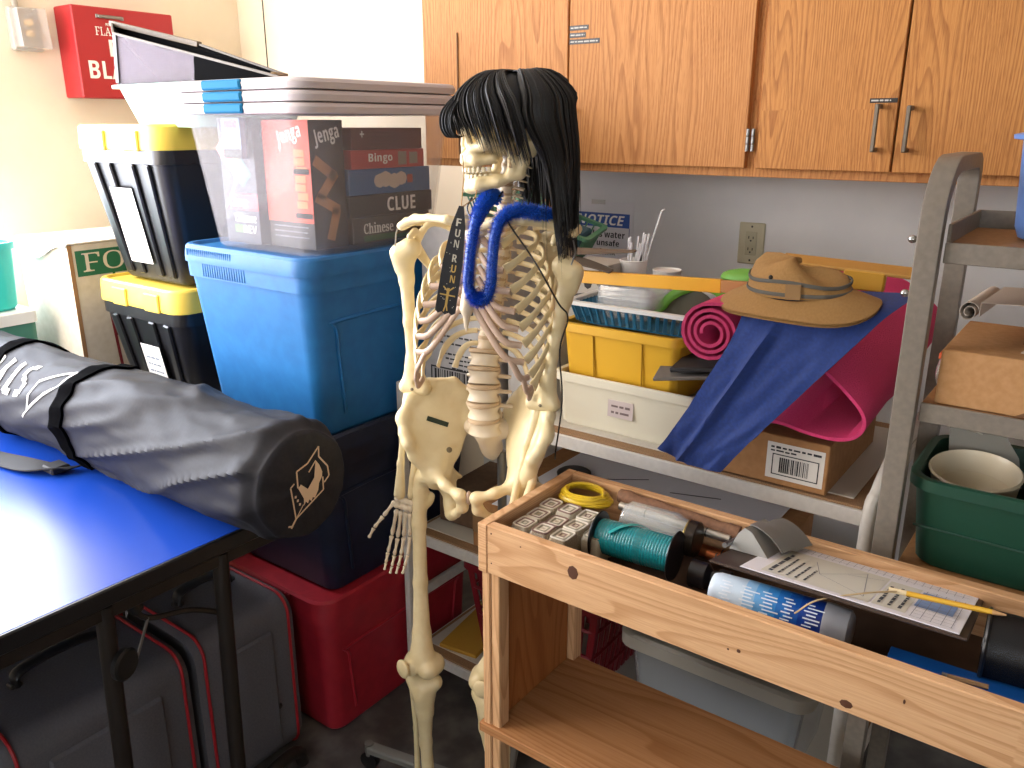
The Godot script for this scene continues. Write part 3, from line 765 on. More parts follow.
func bag():
	var t := thing("equipment_bag", "long black nylon equipment bag with a white pennant logo on its end", "bag", V(0, 0, 0))
	var nz := FastNoiseLite.new(); nz.seed = 6; nz.frequency = 1.0; nz.fractal_octaves = 3
	var nf := FastNoiseLite.new(); nf.seed = 16; nf.frequency = 1.0; nf.fractal_type = FastNoiseLite.FRACTAL_NONE
	var ax0 := -1.205; var ax1 := -2.6
	var cz := func(x: float) -> float: return -0.945 - 0.02 * (x - ax0)
	var rad := 0.118
	var at := func(x: float, a: float, extra: float) -> Vector3:
		var u := (ax0 - x)
		var d := sin(a * 2.0 + u * 9.0 + nz.get_noise_3d(u * 3.0, cos(a), sin(a)) * 3.0)
		var w := nz.get_noise_3d(u * 3.2 + sin(a) * 0.8, sin(a) * 1.1, cos(a) * 1.1) * 0.004 + d * 0.004
		w += maxf(0, nz.get_noise_3d(u * 3.0 + 9.0, sin(a) * 2.2 + u * 4.0, cos(a) * 2.2)) * 0.006 * (1.0 - smoothstep(0.0, 0.6, absf(u - 0.25)))
		var fold := nf.get_noise_3d(u * 2.3 + sin(a) * 1.0, cos(a) * 0.9 - u * 0.8, 7.0) / 0.16
		w += 1.0 / (1.0 + fold * fold) * 0.013 * (1.0 - 0.6 * smoothstep(0.5, 0.9, u))
		w += sin(a * 11.0 + 2.0 * sin(a * 3.0)) * 0.0035 * exp(-absf(u - 0.05) / 0.05)
		var fall := smoothstep(0.0, 0.05, u)
		var r: float = rad + w * (0.25 + 0.75 * fall) + extra
		r -= (1.0 - smoothstep(0.0, 0.035, u)) * 0.012
		var p := V(x, 0.883 + sin(a) * r, cz.call(x) + cos(a) * r)
		p.y = maxf(p.y, 0.7665 + (0.004 * (0.5 + 0.5 * w / 0.02) if x < -1.33 else 0.0))
		if x > -1.33: p.y = maxf(p.y, 0.772)
		return p
	var rings := []
	var n := 96; var L := 170
	for i in L + 1:
		var x := ax0 + (ax1 - ax0) * pow(float(i) / L, 1.15)
		var r := PackedVector3Array()
		for j in n: r.push_back(at.call(x, -TAU * j / n, 0.0))
		rings.push_back(r)
	rings.reverse()
	var b := B.new()
	b.loft(rings, true, false)
	# the end disc with gathered folds
	var edge: PackedVector3Array = rings[-1]
	var c := V(ax0 + 0.012, 0.883, -0.945)
	var prev := edge
	for s in [0.93, 0.6, 0.25]:
		var r := PackedVector3Array()
		for p in edge:
			var q: Vector3 = c + (p - c) * s
			q.x = ax0 + 0.012 * (1.0 - s * s) + 0.006 + nz.get_noise_2d(p.y * 20.0, p.z * 20.0) * 0.004 * s
			r.push_back(q)
		b.loft([prev, r], false, false)
		prev = r
	b.cap(prev, false)
	var nylon := mottled("202024", "26262b", 8.0, 0.62, 0.05, 3)
	nylon.metallic_specular = 0.35
	part(b, "bag_shell", nylon, t, 60)
	# webbing bands
	var web := mat("050506", 0.9); web.metallic_specular = 0.08
	for x in [-1.86, -2.24]:
		b = B.new()
		var rr_ := []
		for d in [[0.0, -0.002], [0.0, 0.0065], [-0.015, 0.007], [-0.03, 0.007], [-0.046, 0.0065], [-0.046, -0.002]]:
			var r := PackedVector3Array()
			for j in 112:
				var a := TAU * j / 112.0
				r.push_back(at.call(x + d[0], a, d[1]))
			rr_.push_back(r)
		b.loft(rr_, false, false); part(b, "webbing_band", web, t)
	# lettering on the flank, bent onto the cloth
	b = B.new()
	var letters := [[R2(0, 0), R2(0.03, 0.085)], [R2(0.05, 0), R2(0.08, 0.085)], [R2(0.05, 0.004), R2(0.08, 0.004)], [R2(0.10, 0), R2(0.13, 0.085)], [R2(0.10, 0.004), R2(0.13, 0.004)], [R2(0.155, 0.006), R2(0.185, 0.01)], [R2(0.185, 0.01), R2(0.19, 0.04)], [R2(0.19, 0.04), R2(0.17, 0.05)], [R2(0.17, 0.05), R2(0.18, 0.08)], [R2(0.18, 0.08), R2(0.205, 0.082)],
		[R2(0.24, -0.02), R2(0.25, 0.05)], [R2(0.25, 0.05), R2(0.35, 0.1)], [R2(0.35, 0.1), R2(0.335, 0.05)], [R2(0.335, 0.05), R2(0.24, -0.02)], [R2(0.24, -0.02), R2(0.23, -0.035)]]
	for k in letters.size():
		if k in [0, 1, 3, 5, 10]: b = B.new()
		var p0: Vector2 = letters[k][0]; var p1: Vector2 = letters[k][1]
		var wd := 0.017 if k < 10 else 0.007
		var nn := (p1 - p0).orthogonal().normalized() * wd * 0.5
		var pp := []
		for i in 7:
			var m := p0.lerp(p1, i / 6.0)
			for sgn in [-1.0, 1.0]:
				var q: Vector2 = m + nn * sgn
				pp.push_back(at.call(-2.265 + q.x, deg_to_rad(34.0) + (q.y - 0.03) / rad, 0.0022))
		for i in 6: b.quad(pp[i * 2], pp[i * 2 + 1], pp[i * 2 + 3], pp[i * 2 + 2]); b.quad(pp[i * 2], pp[i * 2 + 2], pp[i * 2 + 3], pp[i * 2 + 1])
		if k in [0, 2, 4, 9]: part(b, "lettering", M.white_ink, t)
		if k == 14: part(b, "pennant_print", M.white_ink, t)
	# pennant logo on the end disc, drawn in pixels of a 100 x 130 field
	b = B.new()
	var cream := mat("d2b697", 0.6)
	var o := T(V(ax0 + 0.0205, 0.883, -0.945), FX)
	var g := func(x: float, y: float) -> Vector2: return R2((x - 445.0) * 0.000297 * 0.95, (415.0 - y) * 0.00026 + 0.004)
	var pl := func(pts: Array, w: float, closed: bool):
		for i in range(pts.size() if closed else pts.size() - 1):
			var q0: Array = pts[i]; var q1: Array = pts[(i + 1) % pts.size()]
			line(b, o, g.call(q0[0], q0[1]), g.call(q1[0], q1[1]), w, 0.0006)
	pl.call([[345, 400], [345, 270], [440, 240], [545, 140], [540, 220], [610, 320], [618, 400], [572, 440]], 0.0034, false)
	pl.call([[318, 355], [285, 378], [295, 480], [308, 632], [560, 495], [562, 390]], 0.0032, false)
	pl.call([[445, 312], [512, 240]], 0.003, false); pl.call([[308, 632], [262, 690]], 0.004, false); pl.call([[240, 668], [280, 680]], 0.0035, false)
	pl.call([[318, 620], [380, 545]], 0.0022, false)
	for q in [[320, 460], [335, 495], [350, 530]]: pl.call([[q[0] - 8, q[1]], [q[0] + 8, q[1] + 3]], 0.005, false)
	var horse := PackedVector2Array()
	for q in [[348, 405], [372, 382], [428, 440], [490, 370], [512, 240], [540, 285], [562, 350], [556, 385], [525, 430], [515, 480], [482, 530], [462, 520], [450, 545], [432, 525], [418, 550], [402, 530], [385, 555], [388, 500]]: horse.push_back(g.call(q[0], q[1]))
	b.ext(o, horse, 0.0006)
	part(b, "pennant_logo", cream, t)
	# loose shoulder strap on the table
	b = B.new()
	var path := smooth_path([V(-1.90, 0.776, -0.845), V(-1.93, 0.778, -0.81), V(-2.02, 0.775, -0.775), V(-2.2, 0.768, -0.76), V(-2.4, 0.766, -0.78)], 6)
	b.sheet(path.size() - 1, 2, func(u, v):
		var i: int = clampi(int(round(u * (path.size() - 1))), 0, path.size() - 1)
		var p: Vector3 = path[i]
		return p + V(0, 0.012 * sin(u * 9.0) * (v - 0.5) + 0.004, (v - 0.5) * 0.05), 0.003)
	part(b, "shoulder_strap", mat("111113", 0.75), t)
	b = B.new(); b.bb(-1.965, -1.915, 0.768, 0.786, -0.835, -0.79, 0.004); part(b, "strap_pad", mat("141416", 0.7), t)

func blue_table():
	var t := thing("folding_table", "blue topped table with black edge carrying the long black bag", "table", V(0, 0, 0))
	var b := B.new(); b.bb(-2.62, -1.352, 0.742, 0.7635, -1.085, 0.3, 0.002)
	var top := mat("1740a0", 0.27); part(b, "table_top", top, t)
	b = B.new()
	b.bb(-1.353, -1.343, 0.730, 0.7645, -1.095, 0.31, 0.003); b.bb(-2.63, -1.343, 0.730, 0.7645, -1.095, -1.084, 0.003); b.bb(-2.63, -2.619, 0.73, 0.7645, -1.095, 0.31, 0.003)
	part(b, "edge_band", mat("131316", 0.4), t)
	var fr := mat("2a2420", 0.45, 0.3)
	b = B.new(); b.bb(-1.385, -1.36, 0.695, 0.741, -1.06, 0.26, 0.003); b.bb(-2.60, -2.575, 0.695, 0.741, -1.06, 0.26, 0.003); b.bb(-2.60, -1.36, 0.695, 0.741, -1.06, -1.035, 0.003); part(b, "apron", fr, t)
	for q in [[-1.372, -0.855], [-1.372, -0.612], [-2.58, -0.855], [-2.58, 0.22], [-1.372, 0.22]]:
		b = B.new(); b.tube([V(q[0], 0.72, q[1]), V(q[0], 0.35, q[1] + 0.012), V(q[0], 0.03, q[1] + 0.02)], 0.0165, 12); var lg := part(b, "leg", fr, t)
		b = B.new(); b.tube([V(q[0], 0.0, q[1] + 0.02), V(q[0], 0.035, q[1] + 0.02)], 0.02, 12); part(b, "foot_cap", M.black, lg)
	b = B.new(); b.lathe(T(V(-1.37, 0.6, -0.615), V(0, 20, -90)), [R2(0.018, 0.012), R2(0.03, 0.016), R2(0.031, 0.026), R2(0.026, 0.03)], 20); part(b, "locking_knob", M.black, t)
	b = B.new(); b.tube(smooth_path([V(-1.40, 0.69, -0.665), V(-1.395, 0.64, -0.70), V(-1.385, 0.62, -0.78), V(-1.378, 0.58, -0.85)], 5), 0.006, 8); part(b, "folding_brace", fr, t)
	b = B.new(); b.tube([V(-1.40, 0.715, -0.655), V(-1.398, 0.665, -0.685)], 0.014, 10); part(b, "brace_grip", M.black, t)
	b = B.new(); b.tube([V(-1.392, 0.642, -0.70), V(-1.382, 0.56, -0.655)], 0.0028, 6); part(b, "brace_wire", M.steel, t)
	b = B.new(); b.tube(smooth_path([V(-1.40, 0.02, -0.86), V(-1.41, 0.075, -0.92), V(-1.43, 0.07, -1.03), V(-1.44, 0.018, -1.06)], 5), 0.016, 10); part(b, "base_bend", fr, t)

func cases():
	var cloth := mottled("5a595e", "646368", 10.0, 0.75, 0.06, 17)
	var red := mat("b01f28", 0.5)
	for k in 3:
		var q: Array = [[-1.655, -0.985, 0.135, 0.45, 0.15], [-1.66, -0.64, 0.19, 0.445, 0.155], [-2.1, -0.65, 0.28, 0.44, 0.14]][k]
		var t := thing("carrying_case", ["grey soft carrying case with a black handle beside the red tote", "grey soft carrying case with red piping under the table edge", "dark carrying case with a red stripe behind the other cases"][k], "case", V(q[0], 0.0, q[1]), 0, "cases under the blue table")
		var hz: float = q[2]; var h: float = q[3]; var hx: float = q[4]
		var b := B.new()
		# profile in xy, rounded top edges, drawn along z with softened ends
		var rings := []
		for e in [[-hz, 0.96], [-hz + 0.012, 0.99], [-hz + 0.03, 1.0], [hz - 0.03, 1.0], [hz - 0.012, 0.99], [hz, 0.96]]:
			var r := PackedVector3Array()
			for p in rr(hx * e[1], h * 0.5 * e[1] - 0.004, 0.05, 5): r.push_back(V(p.x, p.y + h * 0.5, e[0]))
			rings.push_back(r)
		b.loft(rings)
		part(b, "case_shell", cloth, t)
		for e in [-hz + 0.018, hz - 0.018]:
			b = B.new()
			var path := []
			for p in rr(hx, h * 0.5 - 0.004, 0.05, 5): path.push_back(V(p.x * 1.006, p.y * 1.004 + h * 0.5, e))
			b.tube(path, 0.0036 if k < 2 else 0.007, 6, false, 1, 1, V(0, 0, 1), true); part(b, "piping", red, t)
		if k < 2:
			b = B.new()
			b.bb(hx - 0.003, hx + 0.01, 0.05, h - 0.07, -hz + 0.07, hz - 0.07, 0.008); part(b, "front_pad", cloth, t)
			for z in [-hz * 0.5, hz * 0.55]:
				b = B.new(); b.ell(V(hx + 0.002, h * 0.35, z), V(0.005, 0.008, 0.008), 8, 6); part(b, "rivet", M.black, t)
			b = B.new()
			var hp := smooth_path([V(-0.03, h - 0.006, hz * 0.45), V(-0.03, h + 0.022, hz * 0.42), V(-0.03, h + 0.032, hz * 0.1), V(-0.03, h + 0.03, -hz * 0.3), V(-0.03, h + 0.016, -hz * 0.55), V(-0.03, h - 0.006, -hz * 0.6)], 5)
			b.tube(hp, 0.013, 10, true, 1.25, 0.6); var hd := part(b, "handle", mat("1b1b1d", 0.5), t)
			for z in [hz * 0.46, -hz * 0.61]:
				b = B.new(); b.bb(-0.042, -0.018, h - 0.008, h + 0.004, z - 0.012, z + 0.012, 0.003); part(b, "handle_mount", M.dark_steel, hd)

# ---------------------------------------------------------------- smooth solids: tapered capsules and ellipsoids joined by a smooth minimum, meshed as surface nets
func cap_(a: Vector3, b: Vector3, ra: float, rb: float) -> Dictionary: return {"t": 0, "a": a, "b": b, "ra": ra, "rb": rb}
func ell_(c: Vector3, r: Vector3, turn := Vector3.ZERO, cut := false) -> Dictionary: return {"t": 1, "c": c, "r": r, "m": Basis.from_euler(turn * PI / 180.0), "cut": cut}
func elb_(c: Vector3, r: Vector3, m: Basis, cut := false) -> Dictionary: return {"t": 1, "c": c, "r": r, "m": m, "cut": cut}
func chain(pts: Array, rad: Array) -> Array:
	var o := []
	for i in pts.size() - 1: o.push_back(cap_(pts[i], pts[i + 1], rad[i], rad[i + 1]))
	return o
func solid(prims: Array, cell: float, k := 0.006) -> B:
	var lo := Vector3.ONE * 1e9; var hi := Vector3.ONE * -1e9
	for p in prims:
		if p.t == 0:
			var r: float = max(p.ra, p.rb)
			lo = lo.min(p.a - Vector3.ONE * r).min(p.b - Vector3.ONE * r); hi = hi.max(p.a + Vector3.ONE * r).max(p.b + Vector3.ONE * r)
		elif not p.cut:
			var r: float = max(p.r.x, max(p.r.y, p.r.z))
			lo = lo.min(p.c - Vector3.ONE * r); hi = hi.max(p.c + Vector3.ONE * r)
	lo -= Vector3.ONE * cell * 2.5; hi += Vector3.ONE * cell * 2.5
	var nx := int((hi.x - lo.x) / cell) + 2; var ny := int((hi.y - lo.y) / cell) + 2; var nz := int((hi.z - lo.z) / cell) + 2
	var f := PackedFloat32Array(); f.resize(nx * ny * nz); f.fill(1.0)
	for p in prims:
		var plo: Vector3; var phi: Vector3
		var ex := k + cell * 2.0
		var cut := false
		var inv := Basis()
		var rmin := 1.0
		if p.t == 0:
			var r: float = max(p.ra, p.rb) + ex
			plo = p.a.min(p.b) - Vector3.ONE * r; phi = p.a.max(p.b) + Vector3.ONE * r
		else:
			var m: Basis = p.m
			var e := Vector3(absf(m.x.x) * p.r.x + absf(m.y.x) * p.r.y + absf(m.z.x) * p.r.z, absf(m.x.y) * p.r.x + absf(m.y.y) * p.r.y + absf(m.z.y) * p.r.z, absf(m.x.z) * p.r.x + absf(m.y.z) * p.r.y + absf(m.z.z) * p.r.z) + Vector3.ONE * ex
			plo = p.c - e; phi = p.c + e
			cut = p.cut
			inv = m.transposed()
			rmin = min(p.r.x, min(p.r.y, p.r.z))
		var i0 := clampi(int((plo.x - lo.x) / cell), 0, nx - 1); var i1 := clampi(int((phi.x - lo.x) / cell) + 1, 0, nx - 1)
		var j0 := clampi(int((plo.y - lo.y) / cell), 0, ny - 1); var j1 := clampi(int((phi.y - lo.y) / cell) + 1, 0, ny - 1)
		var l0 := clampi(int((plo.z - lo.z) / cell), 0, nz - 1); var l1 := clampi(int((phi.z - lo.z) / cell) + 1, 0, nz - 1)
		var ir := Vector3.ONE
		var ab := Vector3.ZERO; var il := 1.0
		var ty: int = p.t; var pa: Vector3 = p.a if ty == 0 else p.c; var ra := 0.0; var rb := 0.0
		if p.t == 1: ir = Vector3.ONE / p.r
		else:
			ab = p.b - p.a; ra = p.ra; rb = p.rb
			il = 1.0 / max(ab.length_squared(), 1e-12)
		for l in range(l0, l1 + 1):
			for j in range(j0, j1 + 1):
				var base := (l * ny + j) * nx
				for i in range(i0, i1 + 1):
					var q := lo + Vector3(i, j, l) * cell
					var d: float
					if ty == 0:
						var t := clampf((q - pa).dot(ab) * il, 0.0, 1.0)
						d = (q - pa - ab * t).length() - lerpf(ra, rb, t)
					else:
						var w: Vector3 = inv * (q - pa)
						var s: float = (w * ir).length()
						var g: float = (w * ir * ir).length()
						d = (s - 1.0) * (s / g if g > 1e-6 else rmin)
					var o := f[base + i]
					if cut:
						d = -d
						var h := maxf(0.002 - absf(o - d), 0.0) / 0.002
						f[base + i] = maxf(o, d) + h * h * 0.0005
					else:
						var h := maxf(k - absf(o - d), 0.0) / k
						f[base + i] = minf(o, d) - h * h * k * 0.25
	# surface nets
	var vid := PackedInt32Array(); vid.resize(f.size()); vid.fill(-1)
	var vp := PackedVector3Array()
	var sx := 1; var sy := nx; var sz := nx * ny
	var corner := [0, sx, sy, sx + sy, sz, sx + sz, sy + sz, sx + sy + sz]
	var edges := [[0, 1], [2, 3], [4, 5], [6, 7], [0, 2], [1, 3], [4, 6], [5, 7], [0, 4], [1, 5], [2, 6], [3, 7]]
	var co := [Vector3(0, 0, 0), Vector3(1, 0, 0), Vector3(0, 1, 0), Vector3(1, 1, 0), Vector3(0, 0, 1), Vector3(1, 0, 1), Vector3(0, 1, 1), Vector3(1, 1, 1)]
	for l in nz - 1:
		for j in ny - 1:
			var base := (l * ny + j) * nx
			for i in nx - 1:
				var id := base + i
				if absf(f[id]) > cell * 2.2: continue
				var neg := 0
				for c in corner:
					if f[id + c] < 0.0: neg += 1
				if neg == 0 or neg == 8: continue
				var s := Vector3.ZERO; var n := 0
				for e in edges:
					var fa := f[id + corner[e[0]]]; var fb := f[id + corner[e[1]]]
					if (fa < 0.0) != (fb < 0.0):
						s += co[e[0]].lerp(co[e[1]], fa / (fa - fb)); n += 1
				vid[id] = vp.size()
				vp.push_back(lo + (Vector3(i, j, l) + s / n) * cell)
	var b := B.new()
	for l in range(1, nz - 1):
		for j in range(1, ny - 1):
			var base := (l * ny + j) * nx
			for i in range(1, nx - 1):
				var id := base + i
				if absf(f[id]) > cell * 2.2: continue
				var ins := f[id] < 0.0
				for ax in 3:
					var st: int = [sx, sy, sz][ax]; var u: int = [sy, sz, sx][ax]; var w: int = [sz, sx, sy][ax]
					if ins == (f[id + st] < 0.0): continue
					var a := vid[id]; var c := vid[id - u]; var d := vid[id - u - w]; var e := vid[id - w]
					if a < 0 or c < 0 or d < 0 or e < 0: continue
					if ins: b.quad(vp[a], vp[c], vp[d], vp[e])
					else: b.quad(vp[a], vp[e], vp[d], vp[c])
	return b

# ---------------------------------------------------------------- the teaching skeleton
var SK: Node3D
func bone(called: String, prims: Array, cell: float, k := 0.006, m: Material = null, parent: Node = null) -> MeshInstance3D:
	return part(solid(prims, cell, k), called, M.bone if m == null else m, SK if parent == null else parent, 75)

func skeleton():
	M.bone = mottled("dcc898", "e6d5aa", 3.0, 0.36, 0.03, 31)
	M.bone_pale = mottled("d6c4a6", "dccdb2", 3.0, 0.42, 0.03, 32)
	M.cartilage = mat("b79c86", 0.45)
	M.disc = mat("c0a684", 0.55)
	SK = thing("anatomical_skeleton", "life-size ivory plastic skeleton standing beside the wooden tray table", "skeleton", V(-0.93, 0, -1.17), 17)
	var mir := func(p: Vector3, s: float) -> Vector3: return V(p.x * s, p.y, p.z)
	# spine: a curve from the sacrum to the skull base
	var sp := smooth_path([V(-0.005, 0.975, -0.012), V(-0.008, 1.06, -0.012), V(-0.01, 1.15, -0.035), V(0.0, 1.25, -0.06), V(0.015, 1.34, -0.058), V(0.028, 1.41, -0.035), V(0.036, 1.46, -0.026), V(0.04, 1.497, -0.028)], 10)
	var total := 0.0
	var acc := [0.0]
	for i in range(1, sp.size()): total += sp[i].distance_to(sp[i - 1]); acc.push_back(total)
	var at := func(s: float) -> Vector3:
		for i in range(1, sp.size()):
			if acc[i] >= s: return sp[i - 1].lerp(sp[i], (s - acc[i - 1]) / (acc[i] - acc[i - 1]))
		return sp[-1]
	var mesh_l := mesh_of(vertebra(0.034, 0.025, 0.027, 0.05, 0.04), 60)
	var mesh_t := mesh_of(vertebra(0.017, 0.016, 0.019, 0.034, 0.045), 60)
	var mesh_c := mesh_of(vertebra(0.0135, 0.012, 0.0125, 0.028, 0.03), 60)
	var hs := []
	for i in 5: hs.push_back(0.0345)
	for i in 12: hs.push_back(lerpf(0.0262, 0.0195, i / 11.0))
	for i in 7: hs.push_back(0.0165)
	var sum := 0.0
	for h in hs: sum += h
	var s := 0.0
	var rib_at := []
	for i in 24:
		var h: float = hs[i] * total / sum
		var p: Vector3 = at.call(s + h * 0.5)
		var up: Vector3 = (at.call(s + h) - at.call(s)).normalized()
		var x := Vector3.RIGHT
		if i >= 17: x = x.rotated(Vector3.UP, deg_to_rad(lerpf(0, -50, (i - 16) / 8.0)))
		var z := x.cross(up).normalized()
		x = up.cross(z)
		var v := put([mesh_l, mesh_t, mesh_c][0 if i < 5 else (1 if i < 17 else 2)], "vertebra", M.bone_pale, SK, Transform3D(Basis(x, up, z), p))
		if i < 5:
			var sc := 1.0 - 0.03 * i
			v.transform.basis = v.transform.basis.scaled_local(Vector3.ONE * sc)
		var d := B.new()
		var dr: float = [0.032, 0.017, 0.0125][0 if i < 5 else (1 if i < 17 else 2)]
		var dc: Vector3 = at.call(s + h)
		d.lathe(Transform3D(Basis(x, up, z), dc), [R2(dr * 0.9, -0.0045), R2(dr, -0.002), R2(dr, 0.002), R2(dr * 0.9, 0.0045)], 14)
		part(d, "disc", M.disc, SK)
		if i >= 5 and i < 17: rib_at.push_front(p)      # rib_at[0] is the first rib
		s += h
	ribs(rib_at)
	pelvis()
	limbs()
	skull()

func vertebra(r: float, rd: float, h: float, tp: float, spn: float) -> B:
	var b := B.new()
	b.lathe(Transform3D(Basis.from_scale(Vector3(1, 1, rd / r)), Vector3.ZERO), [R2(r * 0.9, -h * 0.5), R2(r, -h * 0.46), R2(r * 0.98, -h * 0.36), R2(r * 0.84, 0), R2(r * 0.98, h * 0.36), R2(r, h * 0.46), R2(r * 0.9, h * 0.5)], 18)
	for sg in [-1, 1]:
		b.tube(smooth_path([V(r * 0.5 * sg, h * 0.15, -rd * 0.7), V(r * 0.8 * sg, h * 0.1, -rd * 1.1), V(tp * sg, h * 0.05, -rd * 1.35)], 3), [h * 0.22, h * 0.2, h * 0.19, h * 0.17, h * 0.16, h * 0.16, h * 0.13], 7)
		b.ell(V(r * 0.6 * sg, h * 0.5, -rd * 1.3), V(h * 0.22, h * 0.34, h * 0.22), 8, 6)
		b.ell(V(r * 0.55 * sg, -h * 0.5, -rd * 1.4), V(h * 0.2, h * 0.3, h * 0.2), 8, 6)
		b.tube([V(r * 0.8 * sg, h * 0.1, -rd * 1.2), V(0, 0, -rd * 1.7)], h * 0.2, 6)
	b.tube([V(0, 0, -rd * 1.6), V(0, -h * 0.35, -rd * 1.4 - spn * 0.6), V(0, -h * 0.6, -rd * 1.4 - spn)], [h * 0.26, h * 0.22, h * 0.2], 7, true, 0.6, 1.5, V(1, 0, 0))
	return b

func ribs(rib_at: Array):
	var hw := [0.058, 0.085, 0.103, 0.115, 0.124, 0.130, 0.133, 0.134, 0.130, 0.122, 0.108, 0.09]
	var dp := [0.055, 0.078, 0.09, 0.097, 0.10, 0.10, 0.098, 0.094, 0.088, 0.08, 0.07, 0.06]
	var drop := [0.03, 0.05, 0.065, 0.078, 0.088, 0.096, 0.105, 0.112, 0.112, 0.1, 0.07, 0.05]
	var last := [132, 132, 128, 126, 125, 124, 123, 119, 114, 108, 86, 62]
	var st_y := [1.362, 1.335, 1.314, 1.295, 1.277, 1.26, 1.245]
	var cart_end := {}
	for sg in [-1.0, 1.0]:
		var prev := V(0, 0, 0)
		for i in 12:
			var p: Vector3 = rib_at[i]
			var th1: float = last[i]
			var th0 := 14.0
			var pts := []; var rad := []
			var n := 22
			for k in n + 1:
				var u := float(k) / n
				var th := deg_to_rad(lerpf(th0, th1, u))
				var w: float = hw[i]; var d: float = dp[i]
				var x := sin(th) * w * (1.0 - 0.06 * u)
				var z := p.z - 0.012 + d - d * cos(th) - 0.028 * sin(th) * sin(th) * (1.0 if th < PI / 2 else 0.3)
				var y: float = p.y - 0.002 - drop[i] * pow(u, 1.15) + 0.012 * sin(u * PI)
				pts.push_back(V(p.x * (1.0 - u * 0.8) + x * sg, y, z))
				rad.push_back(lerpf(0.0052, 0.0068, smoothstep(0.1, 0.7, u)) * (0.8 if i > 9 and u > 0.8 else 1.0))
			var b := B.new()
			# flat section: tall, thin; the up axis follows the cage wall
			var rings := []
			for k in n + 1:
				var t: Vector3 = (pts[min(k + 1, n)] - pts[max(k - 1, 0)]).normalized()
				var out: Vector3 = V(pts[k].x, 0, pts[k].z - p.z - dp[i] * 0.9).normalized()
				var up := (Vector3.UP - t * Vector3.UP.dot(t)).normalized()
				out = up.cross(t).normalized()
				var r := PackedVector3Array()
				var fl := 1.0 + 0.35 * smoothstep(0.85, 1.0, float(k) / n)
				for j in 10:
					var a := TAU * j / 10
					r.push_back(pts[k] + out * cos(a) * rad[k] * 0.5 + up * sin(a) * rad[k] * fl)
				rings.push_back(r)
			b.loft(rings)
			var rb := part(b, "rib", M.bone, SK, 70)
			var e: Vector3 = pts[-1]
			if i < 10:
				var tgt: Vector3
				var mid: Vector3
				if i < 7:
					var ty: float = st_y[i]
					tgt = V(0.014 * sg, ty, lerpf(0.045, 0.083, (1.362 - ty) / 0.13))
					mid = e.lerp(tgt, 0.5) + V(0, -0.006 - 0.004 * i, 0.008)
					if i >= 4: mid = e.lerp(tgt, 0.35) + V(-0.004 * sg, -0.012 - 0.004 * (i - 4), 0.012)
				else:
					tgt = prev
					mid = e.lerp(tgt, 0.4) + V(0, -0.012, 0.01)
				var cp := smooth_path([e + (e - pts[-3]) * 0.15, mid, tgt], 6)
				if i >= 6: prev = cp[4]
				b = B.new()
				b.tube(cp, 0.0062, 8, true, 0.65, 1.0)
				part(b, "costal_cartilage", M.cartilage, SK, 70)
	# sternum
	bone("sternum", [cap_(V(-0.018, 1.372, 0.042), V(0.018, 1.372, 0.042), 0.0075, 0.0075), cap_(V(0, 1.365, 0.043), V(0, 1.34, 0.052), 0.015, 0.011), cap_(V(0, 1.335, 0.054), V(0, 1.245, 0.082), 0.009, 0.0125), cap_(V(0, 1.24, 0.083), V(0, 1.205, 0.085), 0.008, 0.003)], 0.004, 0.006, M.bone_pale)
	for sg in [-1.0, 1.0]:
		# collar bones and shoulder blades
		bone("clavicle", chain([V(0.016 * sg, 1.384, 0.044), V(0.045 * sg, 1.393, 0.056), V(0.09 * sg, 1.392, 0.035), V(0.13 * sg, 1.386, 0.006), V(0.158 * sg, 1.372, 0.004)], [0.0105, 0.0075, 0.0068, 0.0085, 0.0095]), 0.0038)
		var o := V(0.115 * sg, 1.285, -0.07)
		var pr := chain([V(0.075 * sg, 1.37, -0.075), V(0.07 * sg, 1.30, -0.095), V(0.095 * sg, 1.20, -0.095)], [0.005, 0.0045, 0.006])
		pr.append_array(chain([V(0.095 * sg, 1.20, -0.095), V(0.125 * sg, 1.28, -0.055), V(0.148 * sg, 1.335, -0.02)], [0.006, 0.006, 0.012]))
		pr.append_array(chain([V(0.075 * sg, 1.37, -0.075), V(0.125 * sg, 1.372, -0.04), V(0.145 * sg, 1.345, -0.022)], [0.005, 0.005, 0.01]))
		pr.append_array(chain([V(0.076 * sg, 1.345, -0.095), V(0.125 * sg, 1.372, -0.075), V(0.165 * sg, 1.375, -0.03), V(0.166 * sg, 1.37, -0.005)], [0.004, 0.007, 0.008, 0.008]))
		pr.append_array(chain([V(0.138 * sg, 1.35, -0.02), V(0.135 * sg, 1.362, 0.0), V(0.137 * sg, 1.355, 0.018)], [0.007, 0.006, 0.006]))
		pr.push_back(ell_(V(0.1 * sg, 1.29, -0.08), V(0.004, 0.075, 0.03), V(0, -58 * sg, 12 * sg)))
		bone("scapula", pr, 0.004, 0.008)

